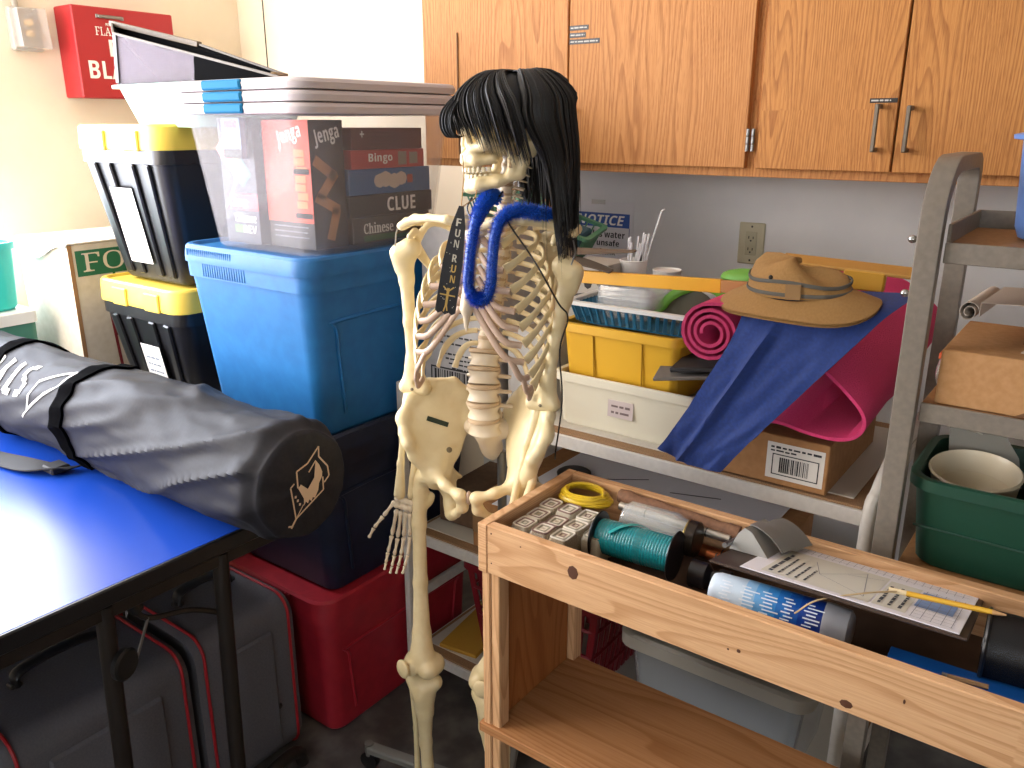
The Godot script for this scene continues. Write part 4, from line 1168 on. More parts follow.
func pelvis():
	for sg in [-1.0, 1.0]:
		var c := -0.012
		var P := func(x: float, y: float, z: float) -> Vector3: return V(c + x * sg, y - 0.02, z)
		var pr := []
		var n := V(-0.62 * sg, 0.22, 0.75).normalized()      # inner face of the wing
		var up := (Vector3.UP - n * n.y).normalized()
		var wing := Basis(up.cross(n).normalized(), up, n)
		pr.push_back(elb_(P.call(0.098, 1.015, -0.01), V(0.062, 0.06, 0.009), wing))
		pr.push_back(elb_(P.call(0.088, 0.975, 0.0), V(0.05, 0.062, 0.014), wing))
		pr.append_array(chain([P.call(0.125, 0.985, 0.058), P.call(0.145, 1.025, 0.038), P.call(0.142, 1.058, 0.008), P.call(0.115, 1.082, -0.022), P.call(0.075, 1.08, -0.052), P.call(0.045, 1.05, -0.068)], [0.008, 0.0085, 0.008, 0.0075, 0.0075, 0.008]))
		for q in [[0.138, 1.0, 0.05], [0.146, 1.03, 0.03], [0.14, 1.06, 0.004], [0.128, 1.072, -0.01], [0.112, 1.08, -0.022], [0.094, 1.082, -0.036], [0.075, 1.078, -0.05], [0.058, 1.064, -0.06], [0.046, 1.045, -0.066]]:
			pr.push_back(cap_(P.call(0.088, 0.93, 0.004), P.call(q[0], q[1], q[2]), 0.016, 0.0075))
		pr.append_array(chain([P.call(0.125, 0.985, 0.058), P.call(0.118, 0.955, 0.045), P.call(0.095, 0.92, 0.022)], [0.008, 0.009, 0.02]))
		pr.push_back(cap_(P.call(0.09, 0.905, 0.005), P.call(0.094, 0.9, 0.0), 0.03, 0.03))
		pr.append_array(chain([P.call(0.085, 0.915, 0.022), P.call(0.052, 0.905, 0.052), P.call(0.018, 0.893, 0.062)], [0.013, 0.008, 0.0095]))
		pr.append_array(chain([P.call(0.015, 0.893, 0.06), P.call(0.016, 0.865, 0.052), P.call(0.04, 0.838, 0.03), P.call(0.062, 0.82, 0.0), P.call(0.07, 0.83, -0.02)], [0.01, 0.0085, 0.0065, 0.011, 0.014]))
		pr.append_array(chain([P.call(0.07, 0.83, -0.02), P.call(0.078, 0.87, -0.018), P.call(0.082, 0.9, -0.01)], [0.014, 0.014, 0.016]))
		pr.append_array(chain([P.call(0.07, 0.965, -0.03), P.call(0.05, 1.0, -0.05), P.call(0.038, 1.03, -0.06)], [0.012, 0.013, 0.01]))
		pr.append_array(chain([P.call(0.078, 0.9, -0.022), P.call(0.058, 0.885, -0.04)], [0.01, 0.004]))
		pr.push_back(ell_(P.call(0.112, 0.9, 0.008), V(0.022, 0.024, 0.024), Vector3.ZERO, true))
		var h := bone("hip_bone", pr, 0.0035, 0.016)
		if sg < 0:
			var b := B.new()
			var q := Transform3D(wing * Basis.from_euler(V(0, 0, deg_to_rad(-24))), P.call(0.098, 1.012, -0.01) + n * 0.0205)
			b.box(q, V(0.045, 0.0095, 0.0012), 0.0003); part(b, "dark_label", mat("22301f", 0.5), h)
			b = B.new(); b.lathe(Transform3D(wing * Basis.from_euler(V(PI / 2, 0, 0)), P.call(0.064, 0.965, 0.012) + n * 0.016), [R2(0.0055, 0), R2(0.0055, 0.003), R2(0.002, 0.004)], 12); part(b, "bolt", mat("6e6046", 0.5), h)
	bone("sacrum", [cap_(V(-0.005, 0.985, -0.018), V(-0.008, 0.93, -0.055), 0.027, 0.02), cap_(V(-0.04, 0.98, -0.035), V(0.026, 0.98, -0.035), 0.018, 0.018), cap_(V(-0.008, 0.935, -0.055), V(-0.01, 0.915, -0.066), 0.02, 0.014)], 0.0045, 0.014, M.bone_pale)
	var b := B.new(); b.ell(V(-0.012, 0.87, 0.058), V(0.006, 0.014, 0.008)); part(b, "pubic_disc", M.cartilage, SK)

func long_bone(called: String, pts: Array, rad: Array, extra := [], cell := 0.0045, k := 0.01) -> MeshInstance3D:
	var pr := chain(pts, rad); pr.append_array(extra)
	return bone(called, pr, cell, k)

func limbs():
	# right arm hangs straight; the left one reaches down behind the tray table
	var sh := [V(-0.158, 1.322, 0.0), V(0.162, 1.305, 0.0)]
	var el := [V(-0.146, 1.058, 0.0), V(0.118, 1.058, 0.01)]
	var wr := [V(-0.172, 0.832, 0.012), V(0.088, 0.86, 0.055)]
	for k in 2:
		var sg: float = [-1.0, 1.0][k]
		var a: Vector3 = sh[k]; var e: Vector3 = el[k]; var w: Vector3 = wr[k]
		var ax := (e - a).normalized()
		long_bone("humerus", [a + ax * 0.01, a + ax * 0.05, a.lerp(e, 0.5), e - ax * 0.045, e - ax * 0.012], [0.019, 0.0135, 0.0115, 0.0125, 0.014],
			[cap_(a, a + V(-0.012 * sg, 0.008, 0), 0.021, 0.021), cap_(e + V(-0.021, 0.0, 0), e + V(0.021, 0, 0), 0.0125, 0.0125), cap_(e + V(-0.02, 0.006, 0), e - ax * 0.06, 0.01, 0.01), cap_(e + V(0.02, 0.006, 0), e - ax * 0.06, 0.01, 0.01), cap_(a + V(0.012 * sg, 0.0, 0.006), a + V(0.01 * sg, -0.03, 0.006), 0.014, 0.008), ell_(e + V(-0.008 * sg, 0.014, 0.012), V(0.007, 0.008, 0.006), Vector3.ZERO, true)])
		long_bone("radius", [e + V(0.014 * sg, -0.016, 0.004), e.lerp(w, 0.3) + V(0.014 * sg, 0, 0.004), e.lerp(w, 0.7) + V(0.014 * sg, 0, 0.004), w + V(0.011 * sg, 0, 0.002)], [0.0105, 0.0065, 0.007, 0.012], [], 0.004, 0.006)
		long_bone("ulna", [e + V(-0.012 * sg, 0.008, -0.014), e + V(-0.012 * sg, -0.02, -0.008), e.lerp(w, 0.4) + V(-0.014 * sg, 0, -0.004), w + V(-0.014 * sg, 0, 0)], [0.0115, 0.012, 0.0072, 0.008], [], 0.004, 0.006)
		hand(w, (w - e).normalized(), sg)
		var b := B.new(); b.tube([a + V(0.006 * sg, 0.055, 0.004), a + V(0.012 * sg, 0.035, 0.008), a + V(0.008 * sg, 0.015, 0.02)], 0.0014, 5); part(b, "shoulder_chain", M.steel, SK)
		b = B.new(); b.lathe(T(e + V(0, 0.002, 0.013), V(90, 0, 0)), [R2(0.0032, 0), R2(0.0032, 0.002), R2(0.001, 0.003)], 8); part(b, "bolt", mat("6e6046", 0.5), SK)
	# legs
	var hip := [V(-0.112, 0.882, 0.006), V(0.086, 0.882, 0.006)]
	var kn := [V(-0.138, 0.442, 0.03), V(0.016, 0.442, 0.03)]
	for k in 2:
		var sg: float = [-1.0, 1.0][k]
		var h: Vector3 = hip[k]; var q: Vector3 = kn[k]
		var tr := h + V(0.036 * sg, -0.004, -0.008)
		if k == 1: tr = h + V(0.024, -0.02, -0.008)
		var kx := V(1, 0, 0)
		long_bone("femur", [tr + V(-0.004 * sg, -0.035, 0.002), tr.lerp(q, 0.25), tr.lerp(q, 0.55), tr.lerp(q, 0.82), q + V(0, 0.03, 0)], [0.0175, 0.0145, 0.0145, 0.019, 0.027],
			[cap_(h, h + V(0.006 * sg, -0.002, 0), 0.023, 0.022), cap_(h, tr + V(-0.002 * sg, -0.012, 0), 0.015, 0.016), cap_(tr + V(0.0, 0.012, -0.006), tr + V(0, -0.03, 0), 0.015, 0.017), cap_(tr + V(-0.02 * sg, -0.055, -0.012), tr + V(-0.018 * sg, -0.065, -0.008), 0.01, 0.01),
			cap_(q + V(-0.021, 0.004, -0.012), q + V(-0.019, 0.006, 0.012), 0.024, 0.022), cap_(q + V(0.021, 0.004, -0.012), q + V(0.019, 0.006, 0.012), 0.024, 0.022), ell_(q + V(0, -0.006, -0.03), V(0.008, 0.02, 0.02), Vector3.ZERO, true), ell_(q + V(0, 0.004, 0.042), V(0.006, 0.03, 0.014), Vector3.ZERO, true)], 0.005)
		var pt := q + (V(-0.028, 0.012, 0.036) if k == 0 else V(0.0, 0.012, 0.042))
		var pa := B.new(); pa.ell(V(0, 0, 0), V(0.0195, 0.021, 0.009), 16, 8, T(pt, V(0, -28 if k == 0 else 0, 0))); part(pa, "patella", M.bone, SK)
		var an := q + V(0.004 * sg, -0.365, -0.012)
		long_bone("tibia", [q + V(0, -0.05, 0.0), q + V(-0.004 * sg, -0.11, 0.004), q.lerp(an, 0.55), an + V(-0.004 * sg, 0.03, 0), an], [0.031, 0.018, 0.0135, 0.0145, 0.018],
			[cap_(q + V(-0.024, -0.036, -0.004), q + V(0.024, -0.036, -0.004), 0.0185, 0.0185), cap_(q + V(0, -0.065, 0.022), q + V(0, -0.085, 0.016), 0.011, 0.008), cap_(an + V(-0.018 * sg, 0, 0), an + V(-0.02 * sg, -0.012, 0), 0.01, 0.008)], 0.005)
		long_bone("fibula", [q + V(0.034 * sg, -0.06, -0.018), q.lerp(an, 0.5) + V(0.03 * sg, 0, -0.014), an + V(0.026 * sg, 0.02, -0.004), an + V(0.026 * sg, -0.012, -0.004)], [0.0095, 0.006, 0.0075, 0.009], [], 0.0045, 0.006)
		var ft := [cap_(an + V(0, -0.03, -0.01), an + V(0, -0.035, 0.02), 0.022, 0.02), cap_(an + V(0, -0.04, -0.02), an + V(0.004 * sg, -0.045, -0.045), 0.018, 0.017), cap_(an + V(0, -0.035, 0.02), an + V(0, -0.045, 0.06), 0.018, 0.016)]
		for i in 5:
			var d := (i - 2) * 0.014
			ft.append_array(chain([an + V(d * 0.6, -0.042, 0.055), an + V(d, -0.056, 0.115), an + V(d * 1.15, -0.06, 0.15 + (0.02 if i * sg == 0 else 0.0) - absf(i - 2) * 0.006), an + V(d * 1.2, -0.064, 0.175 - absf(i - 2) * 0.008)], [0.007, 0.0065, 0.0055, 0.0045]))
		bone("foot_bones", ft, 0.005, 0.004)

func hand(w: Vector3, d: Vector3, sg: float):
	var m: Material = M.bone_pale
	var side := V(0, 0, 1).cross(d).normalized() * -1.0     # across the palm
	if side.x * sg < 0: side = -side
	var fr := d.cross(side).normalized()
	if fr.z < 0: fr = -fr
	var pr := []
	for i in 8:
		pr.push_back(ell_(w + d * (0.014 + 0.014 * (i / 4)) + side * ((i % 4) - 1.5) * 0.0105, V(0.0072, 0.0072, 0.0072)))
	var cp := bone("carpal_bones", pr, 0.003, 0.002, m)
	var len := [0.0, 0.062, 0.064, 0.058, 0.052]
	for i in 5:
		var fan := ((2.5 - i) * 0.0105) if i > 0 else 0.028
		var b0: Vector3 = w + d * (0.036 if i > 0 else 0.02) + side * ((2.5 - i) * 0.0095 if i > 0 else 0.02)
		var pts := []
		if i == 0: pts = [b0, b0 + d * 0.034 + side * 0.018 + fr * 0.012, b0 + d * 0.058 + side * 0.03 + fr * 0.026, b0 + d * 0.078 + side * 0.034 + fr * 0.038]
		else:
			var l: float = len[i]
			var k1 := b0 + d * l + side * (2.5 - i) * 0.004
			var curl := 0.3 + 0.1 * i
			var k2 := k1 + d * 0.038 + fr * 0.012 * curl + side * (2.5 - i) * 0.002
			var k3 := k2 + d * 0.022 + fr * 0.014 * curl
			pts = [b0, k1, k2, k3, k3 + d * 0.015 + fr * 0.012 * curl]
		for j in pts.size() - 1:
			var a: Vector3 = pts[j]; var e: Vector3 = pts[j + 1]
			var r := 0.0052 - j * 0.0006
			var b := B.new()
			b.tube([a + (e - a) * 0.04, a.lerp(e, 0.1), a.lerp(e, 0.25), a.lerp(e, 0.6), a.lerp(e, 0.85), a.lerp(e, 0.97)], [r * 0.75, r * 1.15, r * 0.8, r * 0.62, r * 0.95, r * 0.6], 8)
			part(b, "metacarpal" if j == 0 else "phalanx", m, SK, 70)

# skull, jaw and teeth in a frame whose +z is the face
var HEAD: Transform3D
func skull():
	HEAD = Transform3D(Basis.from_euler(V(deg_to_rad(3), deg_to_rad(-55), deg_to_rad(0))) * Basis.from_scale(V(1.0, 0.82, 1.0)), V(0.046, 1.555, 0.003))
	var pr := [ell_(V(0, 0.012, -0.022), V(0.068, 0.066, 0.085)), ell_(V(0, 0.01, 0.025), V(0.056, 0.055, 0.046)), ell_(V(0, -0.02, -0.05), V(0.055, 0.045, 0.05))]
	for s in [-1.0, 1.0]:
		pr.append_array(chain([V(0.008 * s, 0.0, 0.068), V(0.03 * s, 0.006, 0.066), V(0.05 * s, -0.006, 0.052)], [0.009, 0.0085, 0.008]))          # brow
		pr.append_array(chain([V(0.05 * s, -0.006, 0.052), V(0.053 * s, -0.028, 0.048), V(0.046 * s, -0.042, 0.05)], [0.0075, 0.0075, 0.01]))    # cheek
		pr.append_array(chain([V(0.05 * s, -0.04, 0.045), V(0.064 * s, -0.036, 0.018), V(0.064 * s, -0.034, -0.012)], [0.008, 0.005, 0.006]))     # arch
		pr.append_array(chain([V(0.044 * s, -0.042, 0.052), V(0.024 * s, -0.05, 0.064), V(0.012 * s, -0.06, 0.07)], [0.011, 0.011, 0.01]))        # maxilla
		pr.push_back(cap_(V(0.01 * s, -0.012, 0.07), V(0.016 * s, -0.04, 0.072), 0.006, 0.007))
		pr.append_array(chain([V(0.006 * s, -0.074, 0.074), V(0.024 * s, -0.072, 0.062), V(0.034 * s, -0.07, 0.036)], [0.0105, 0.0115, 0.0115]))  # dental arch
		pr.push_back(cap_(V(0.05 * s, -0.045, -0.03), V(0.05 * s, -0.066, -0.028), 0.014, 0.007))                                               # mastoid
	pr.append_array([cap_(V(0, 0.0, 0.07), V(0, -0.022, 0.08), 0.0065, 0.0048), cap_(V(0, -0.055, 0.07), V(0, -0.062, 0.074), 0.01, 0.01), ell_(V(0, -0.05, 0.02), V(0.035, 0.02, 0.045))])
	for s in [-1.0, 1.0]:
		pr.push_back(ell_(V(0.031 * s, -0.019, 0.066), V(0.0175, 0.0155, 0.028), V(0, 12 * s, 0), true))
		pr.push_back(ell_(V(0.066 * s, -0.012, 0.022), V(0.011, 0.026, 0.026), Vector3.ZERO, true))
	pr.push_back(ell_(V(0, -0.041, 0.082), V(0.011, 0.016, 0.02), Vector3.ZERO, true))
	var sk := bone("skull", pr, 0.0032, 0.007)
	sk.transform = HEAD
	var b := B.new()
	var tm := mat("e2d6b6", 0.35)
	for row in 2:
		b = B.new()
		for i in 14:
			var a := deg_to_rad(-78 + 156.0 * i / 13)
			var c := V(sin(a) * 0.034, -0.091 if row == 0 else -0.1025, 0.034 + cos(a) * 0.045)
			if row == 1: c = V(sin(a) * 0.033, -0.1045, 0.031 + cos(a) * 0.044)
			b.box(Transform3D(Basis.from_euler(V(0, a, 0)), c), V(0.0072, 0.0105, 0.0065), 0.0018)
		var o := part(b, "teeth", tm, sk); o.set_meta("kind", "stuff")
	# mandible
	pr = []
	for s in [-1.0, 1.0]:
		pr.append_array(chain([V(0, -0.128, 0.068), V(0.022 * s, -0.124, 0.06), V(0.04 * s, -0.116, 0.03), V(0.05 * s, -0.104, -0.004)], [0.012, 0.0115, 0.0105, 0.009]))
		pr.append_array(chain([V(0.006 * s, -0.113, 0.07), V(0.024 * s, -0.112, 0.058), V(0.036 * s, -0.108, 0.03)], [0.008, 0.008, 0.008]))
		pr.append_array(chain([V(0.05 * s, -0.104, -0.004), V(0.053 * s, -0.08, -0.012), V(0.053 * s, -0.05, -0.016)], [0.0095, 0.009, 0.007]))
		pr.append_array(chain([V(0.048 * s, -0.1, 0.01), V(0.051 * s, -0.075, 0.006), V(0.051 * s, -0.055, 0.014)], [0.009, 0.008, 0.004]))
	var jaw := bone("mandible", pr, 0.0034, 0.008)
	jaw.transform = HEAD
	b = B.new()
	var coil := []
	for i in 40: coil.push_back(V(0.056 + 0.003 * cos(i * 1.2), -0.07 - i * 0.0005, 0.012 + 0.003 * sin(i * 1.2)))
	b.tube(coil, 0.0007, 4); part(b, "jaw_spring", mat("8a6a50", 0.4, 0.6), jaw)

# ---------------------------------------------------------------- pine tray table and what lies in it
func tray_table():
	var t := thing("tray_table", "pine tray-top work table with a lower shelf in front of the white cart", "table")
	var pu := func(o: Vector3) -> StandardMaterial3D: return wood(M.pine_u, V(0.7, 2.6, 2.6), 0.55, o)
	var pv := func(o: Vector3) -> StandardMaterial3D: return wood(M.pine_v, V(2.6, 0.7, 2.6), 0.55, o)
	var x0 := -0.788; var x1 := 0.75; var z1 := -0.969; var z0 := -1.25; var top := 0.918; var bot := 0.829; var w := 0.019
	var b := B.new(); b.bb(x0 + w, x1, bot, top, z1 - w, z1, 0.0015); var rail := part(b, "front_rail", pu.call(V(0, 0.3, 0.1)), t)
	b = B.new(); b.bb(x0 + w, x1, bot, top, z0, z0 + w, 0.0015); part(b, "back_rail", pu.call(V(0.4, 0.1, 0.5)), t)
	b = B.new(); b.bb(x0, x0 + w, bot - 0.001, top, z0, z1 + 0.001, 0.0015); part(b, "end_rail", wood(M.pine_u, V(2.6, 2.6, 0.7), 0.55, V(0.2, 0.6, 0)), t)
	b = B.new(); b.bb(x1, x1 + w, bot, top, z0, z1, 0.0015); part(b, "end_rail", wood(M.pine_u, V(2.6, 2.6, 0.7), 0.55), t)
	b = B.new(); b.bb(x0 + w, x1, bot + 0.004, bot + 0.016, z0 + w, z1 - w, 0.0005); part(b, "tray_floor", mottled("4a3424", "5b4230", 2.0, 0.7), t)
	for x in [x0 + 0.004, x1 - 0.042]:
		for z in [z1 - 0.032, z0 + 0.004]:
			b = B.new(); b.bb(x, x + 0.017, 0.0, bot - 0.001, z, z + 0.028, 0.002); part(b, "leg_board", pv.call(V(0.1, 0, 0.3)), t)
			b = B.new(); b.bb(x + 0.018, x + 0.036, 0.0, bot - 0.001, z - 0.002, z + 0.026, 0.002); part(b, "leg_board", pv.call(V(0.5, 0.3, 0)), t)
		b = B.new(); b.bb(x + 0.006, x + 0.022, 0.52, bot - 0.001, z0 + 0.034, z1 - 0.034, 0.001); part(b, "side_panel", wood(M.pine_v, V(2.6, 0.7, 1.6), 0.6, V(0, 0, 0.2), Color("c9a079")), t)
	b = B.new(); b.bb(x0 - 0.002, x1, 0.500, 0.519, z0 + 0.01, z1 + 0.002, 0.0015); part(b, "lower_shelf", wood(M.pine_u, V(0.5, 1.6, 1.6), 0.55, V(0.1, 0.2, 0.35), Color("d6c2ae")), t)
	# knots and nail holes that show on the front board
	var dk := mat("53301c", 0.6)
	for q in [[-0.6, 0.888, 0.010, 0.012], [-0.185, 0.842, 0.0085, 0.006], [-0.33, 0.86, 0.003, 0.003], [-0.345, 0.857, 0.0017, 0.0017], [-0.12, 0.876, 0.0015, 0.0035], [-0.7, 0.9, 0.0015, 0.0015]]:
		b = B.new(); b.ell(V(q[0], q[1], z1), V(q[2], q[3], 0.0006), 12, 4); part(b, "knot", dk, rail)
	for q in [[0.905, 0.0018], [0.85, 0.0015]]:
		b = B.new(); b.ell(V(x0 + w + 0.009, q[0], z1), V(q[1], q[1], 0.0006), 8, 4); part(b, "nail_head", dk, rail)
	var fl := bot + 0.016
	tray_things(fl)

func tray_things(fl: float):
	# yellow cord coil
	var b := B.new()
	var pts := []
	for i in 170:
		var a := i * TAU / 24.0
		var k := float(i) / 170
		pts.push_back(V(-0.712 + cos(a) * (0.050 + 0.003 * sin(i * 0.9) - 0.014 * k), fl + 0.056 + 0.014 * k + 0.002 * sin(a * 2.0), -1.188 + sin(a) * (0.036 - 0.008 * k + 0.002 * sin(i * 0.7))))
	b.tube(pts, 0.0034, 6)
	solo(b, "coiled_cord", mat("c9a81f", 0.4), "yellow coiled cord in the corner of the wooden tray", "cord")
	# woven bundles: rounded square rolls with nested square ridges on their upper ends
	var cols := ["988a70", "c2b69e", "aca390", "cdc4b2", "8e7b62", "b5a688"]
	var g := RandomNumberGenerator.new(); g.seed = 5
	var n := 0
	for r in 3:
		for c in 4:
			var at := V(-0.747 + c * 0.0385 + r * 0.002, fl, -1.128 + r * 0.043)
			if r == 2 and c == 3: continue
			var t := thing("woven_bundle", "small square woven bundle packed among others beside the teal spool", "bundle", at + V(0, 0, 0), g.randf_range(-5, 5), "woven bundles in the tray")
			var h := 0.05 + g.randf() * 0.008
			b = B.new()
			b.loft(lerpr([[0.0, 0.017, 0.019, 0.007], [0.004, 0.0183, 0.021, 0.007], [h - 0.007, 0.0183, 0.021, 0.007], [h, 0.0155, 0.018, 0.007]]))
			part(b, "bundle_body", mottled(cols[n % 6], cols[(n + 1) % 6], 30.0, 0.9, 0.06, n, 2.0), t)
			for k in 4:
				var s := 1.0 - k * 0.24
				b = B.new()
				var loop := []
				for p in rr(0.0148 * s, 0.0175 * s, 0.005 * s, 2): loop.push_back(V(p.x, h + 0.0005 - k * 0.0004, p.y))
				b.tube(loop, 0.0016, 5, false, 1, 1, Vector3.UP, true)
				part(b, "nested_ridge", mat(["cfc4ae", "7f6258", "d8cfbd", "8d8672"][(k + n) % 4], 0.85), t)
			n += 1
	# ribbon spool
	var t := thing("ribbon_spool", "spool of teal ribbon with black flanges lying in the wooden tray", "spool", V(-0.565, fl + 0.0415, -1.095), 0)
	var A := V(-0.066, 0.004, -0.002); var Z := V(0.072, 0.004, -0.012)
	var ax := (Z - A).normalized()
	var fx := func(p: Vector3) -> Transform3D:
		var x := Vector3.UP.cross(ax).normalized()
		return Transform3D(Basis(x, ax, x.cross(ax)), p)
	b = B.new(); b.lathe(fx.call(A), [R2(0.028, 0.004), R2(0.0295, 0.02), R2(0.0285, 0.05), R2(0.03, 0.08), R2(0.029, 0.11), R2(0.0285, 0.134)], 28, false, false); part(b, "ribbon_winding", mat("0e6468", 0.28), t)
	b = B.new()
	for k in 26: b.lathe(fx.call(A + ax * (0.006 + k * 0.005)), [R2(0.0294, 0.0), R2(0.0299, 0.0012), R2(0.0299, 0.0034), R2(0.0294, 0.0046)], 26, false, false)
	var rd := part(b, "ribbon_edges", mat("12757a", 0.25), t); rd.set_meta("kind", "stuff")
	for p in [A, A + ax * 0.136]:
		b = B.new(); b.lathe(fx.call(p), [R2(0.008, 0.0), R2(0.040, 0.0), R2(0.041, 0.0015), R2(0.040, 0.003), R2(0.008, 0.003)], 30); part(b, "flange", mat("101012", 0.35), t)
	b = B.new()
	var lp := []
	for i in 12: var a := deg_to_rad(20 + i * 14.0); lp.push_back(A + ax * (0.03 + i * 0.007) + Vector3.UP * cos(a - 1.2) * 0.0325 + Vector3.UP.cross(ax).normalized() * sin(a - 1.2) * 0.0325)
	b.tube(lp, 0.004, 6, true, 1.0, 0.15); part(b, "loose_ribbon", mat("1a8a88", 0.3), t)
	# glass jar
	t = thing("glass_jar", "clear glass jar with a dark lid lying behind the ribbon spool", "jar", V(-0.55, fl + 0.05, -1.168))
	ax = V(1, 0.01, -0.01).normalized()
	b = B.new(); b.lathe(fx.call(V(-0.07, 0, 0)), [R2(0.002, 0.0), R2(0.026, 0.001), R2(0.0325, 0.01), R2(0.0325, 0.095), R2(0.026, 0.108), R2(0.025, 0.122), R2(0.0225, 0.122), R2(0.0235, 0.107), R2(0.03, 0.093), R2(0.03, 0.012), R2(0.024, 0.005)], 28, true, true); part(b, "jar_body", glass("d9dcd8", 0.25, 0.03), t)
	b = B.new(); b.lathe(fx.call(V(0.05, 0, 0)), [R2(0.026, 0.0), R2(0.030, 0.001), R2(0.030, 0.016), R2(0.027, 0.018)], 26); part(b, "lid", mat("2c231a", 0.35, 0.5), t)
	b = B.new(); b.lathe(fx.call(V(0.048, 0, 0)), [R2(0.0305, 0.0), R2(0.0315, 0.0015), R2(0.0305, 0.003)], 26, false, false); part(b, "lid_rim", mat("b59a5a", 0.3, 0.9), t)
	# rods and tubes along the back rail
	b = B.new()
	var bp := []; var br := []
	for i in 14: bp.push_back(V(-0.655 + i * 0.0172, fl + 0.066 - 0.0006 * i + 0.0015 * sin(i * 1.7), -1.214 + 0.0008 * sin(i * 2.3))); br.push_back(0.0125 + 0.0012 * sin(i * 2.1))
	b.tube(bp, br, 12); solo(b, "wooden_stick", mottled("6b4a34", "8a6348", 9.0, 0.8, 0.05, 22), "rough brown wooden stick along the back rail of the tray", "stick")
	for q in [[-0.645, -0.44, 0.052, -1.196, 0.0075, "steel_tube", "b7b2a8", 0.3, 0.85, "long pale metal tube lying in front of the brown stick", "tube"], [-0.63, -0.41, 0.012, -1.205, 0.011, "copper_pipe", "b5653a", 0.32, 0.8, "copper pipe lying on the tray floor behind the jar", "pipe"], [-0.47, -0.40, 0.02, -1.178, 0.0085, "copper_pipe", "a85f36", 0.35, 0.8, "short copper pipe lying near the clipboard clip", "pipe"]]:
		t = thing(q[5], q[9], q[10])
		b = B.new(); b.tube([V(q[0], fl + q[2] + 0.004, q[3]), V(q[1], fl + q[2], q[3] - 0.004)], q[4], 16); part(b, "pipe_wall", mat(q[6], q[7], q[8]), t)
		b = B.new()
		for k in [0.25, 0.8]: var c := V(lerpf(q[0], q[1], k), fl + q[2] + 0.004 * (1 - k), lerpf(q[3], q[3] - 0.004, k)); b.tube([c - V(0.0012, 0, 0), c + V(0.0012, 0, 0)], q[4] + 0.0004, 16)
		part(b, "joint_ring", M.dark_steel, t)
	# black bottle neck
	t = thing("black_bottle", "small black bottle lying between the jar lid and the clipboard", "bottle", V(-0.44, fl + 0.022, -1.115))
	ax = V(1, 0.06, -0.1).normalized()
	b = B.new(); b.lathe(fx.call(V(-0.03, 0, 0)), [R2(0.01, 0.0), R2(0.021, 0.002), R2(0.021, 0.028), R2(0.012, 0.036), R2(0.012, 0.05)], 20); part(b, "bottle_body", mat("16161a", 0.3), t)
	b = B.new(); b.lathe(fx.call(V(0.018, 0.003, -0.004)), [R2(0.0145, 0.0), R2(0.0145, 0.018), R2(0.012, 0.02)], 18); part(b, "cap", mat("0d0d0f", 0.4), t)
	# blue spray bottle lying down
	t = thing("blue_bottle", "blue and white bottle lying under the clipboard", "bottle", V(-0.308, fl + 0.033, -1.062))
	ax = V(0.985, -0.02, 0.10).normalized()
	var bx: Transform3D = fx.call(V(-0.105, 0.004, 0.0))
	b = B.new(); b.lathe(bx, [R2(0.014, 0.0), R2(0.025, 0.003), R2(0.028, 0.012), R2(0.029, 0.055)], 28, true, false); part(b, "white_shoulder", mat("cfdde8", 0.3), t)
	var shades := ["9cc4e4", "6aa8dc", "3f8ed2", "2a74c2", "1c57aa", "153f94", "12307c"]
	for k in 7:
		b = B.new(); b.lathe(bx, [R2(0.029, 0.055 + k * 0.0157), R2(0.029, 0.055 + (k + 1) * 0.0157)], 28, false, false); part(b, "label_band", mat(shades[k], 0.3), t)
	b = B.new(); b.lathe(bx, [R2(0.029, 0.165), R2(0.0295, 0.167), R2(0.0295, 0.176), R2(0.027, 0.198), R2(0.02, 0.203)], 28, false, true); part(b, "grey_base", mat("9c9ca0", 0.35), t)
	b = B.new()
	for k in 7:
		var a := deg_to_rad(185 + 10.0 * k)
		for j in 5:
			var c0 := 0.02 + j * 0.03 + 0.004 * (k % 2)
			var e := 0.013 + 0.005 * ((k * j) % 3)
			var o := [V(cos(a) * 0.0294, c0, sin(a) * 0.0294), V(cos(a) * 0.0294, c0 + e, sin(a) * 0.0294), V(cos(a + 0.07) * 0.0294, c0 + e, sin(a + 0.07) * 0.0294), V(cos(a + 0.07) * 0.0294, c0, sin(a + 0.07) * 0.0294)]
			b.quad(bx * o[0], bx * o[1], bx * o[2], bx * o[3])
	part(b, "label_print", mat("e9eef4", 0.5), t)
	# clipboard, sloping away from its near edge
	t = thing("clipboard", "brown clipboard with data sheets and a taped clip resting across the tray", "clipboard", V(-0.240, 0.922, -1.137), 0)
	var slope := Basis.from_euler(V(deg_to_rad(-13.5), deg_to_rad(1.0), 0))
	var cx := Transform3D(slope, V(0, 0, 0))
	b = B.new(); b.box(cx, V(0.335, 0.004, 0.222), 0.0015); part(b, "board", mat("3a2a20", 0.5), t)
	b = B.new(); b.box(cx * T(V(0.018, 0.003, -0.004), V(0, -1.0, 0)), V(0.282, 0.0015, 0.214), 0.0004); var pap := part(b, "paper_sheets", mat("d9d4d6", 0.75), t)
	var up := cx * T(V(0.018, 0.0038, -0.004), V(-90, 0, 0)) * T(V(0, 0, 0), V(0, 0, -1.0))
	b = B.new(); flat(b, up, -0.115, 0.03, -0.095, 0.055, 0.0003); flat(b, up, 0.033, 0.075, -0.092, 0.045, 0.0003); part(b, "pasted_print", mat("c9c3b4", 0.8), pap)
	b = B.new(); flat(b, up, 0.078, 0.125, -0.045, 0.035, 0.0005); part(b, "blue_print", mat("7d92b8", 0.7), pap)
	b = B.new()
	for k in 24: line(b, up, R2(-0.12 + k * 0.0106, 0.062), R2(-0.12 + k * 0.0106, 0.098), 0.0006, 0.0004)
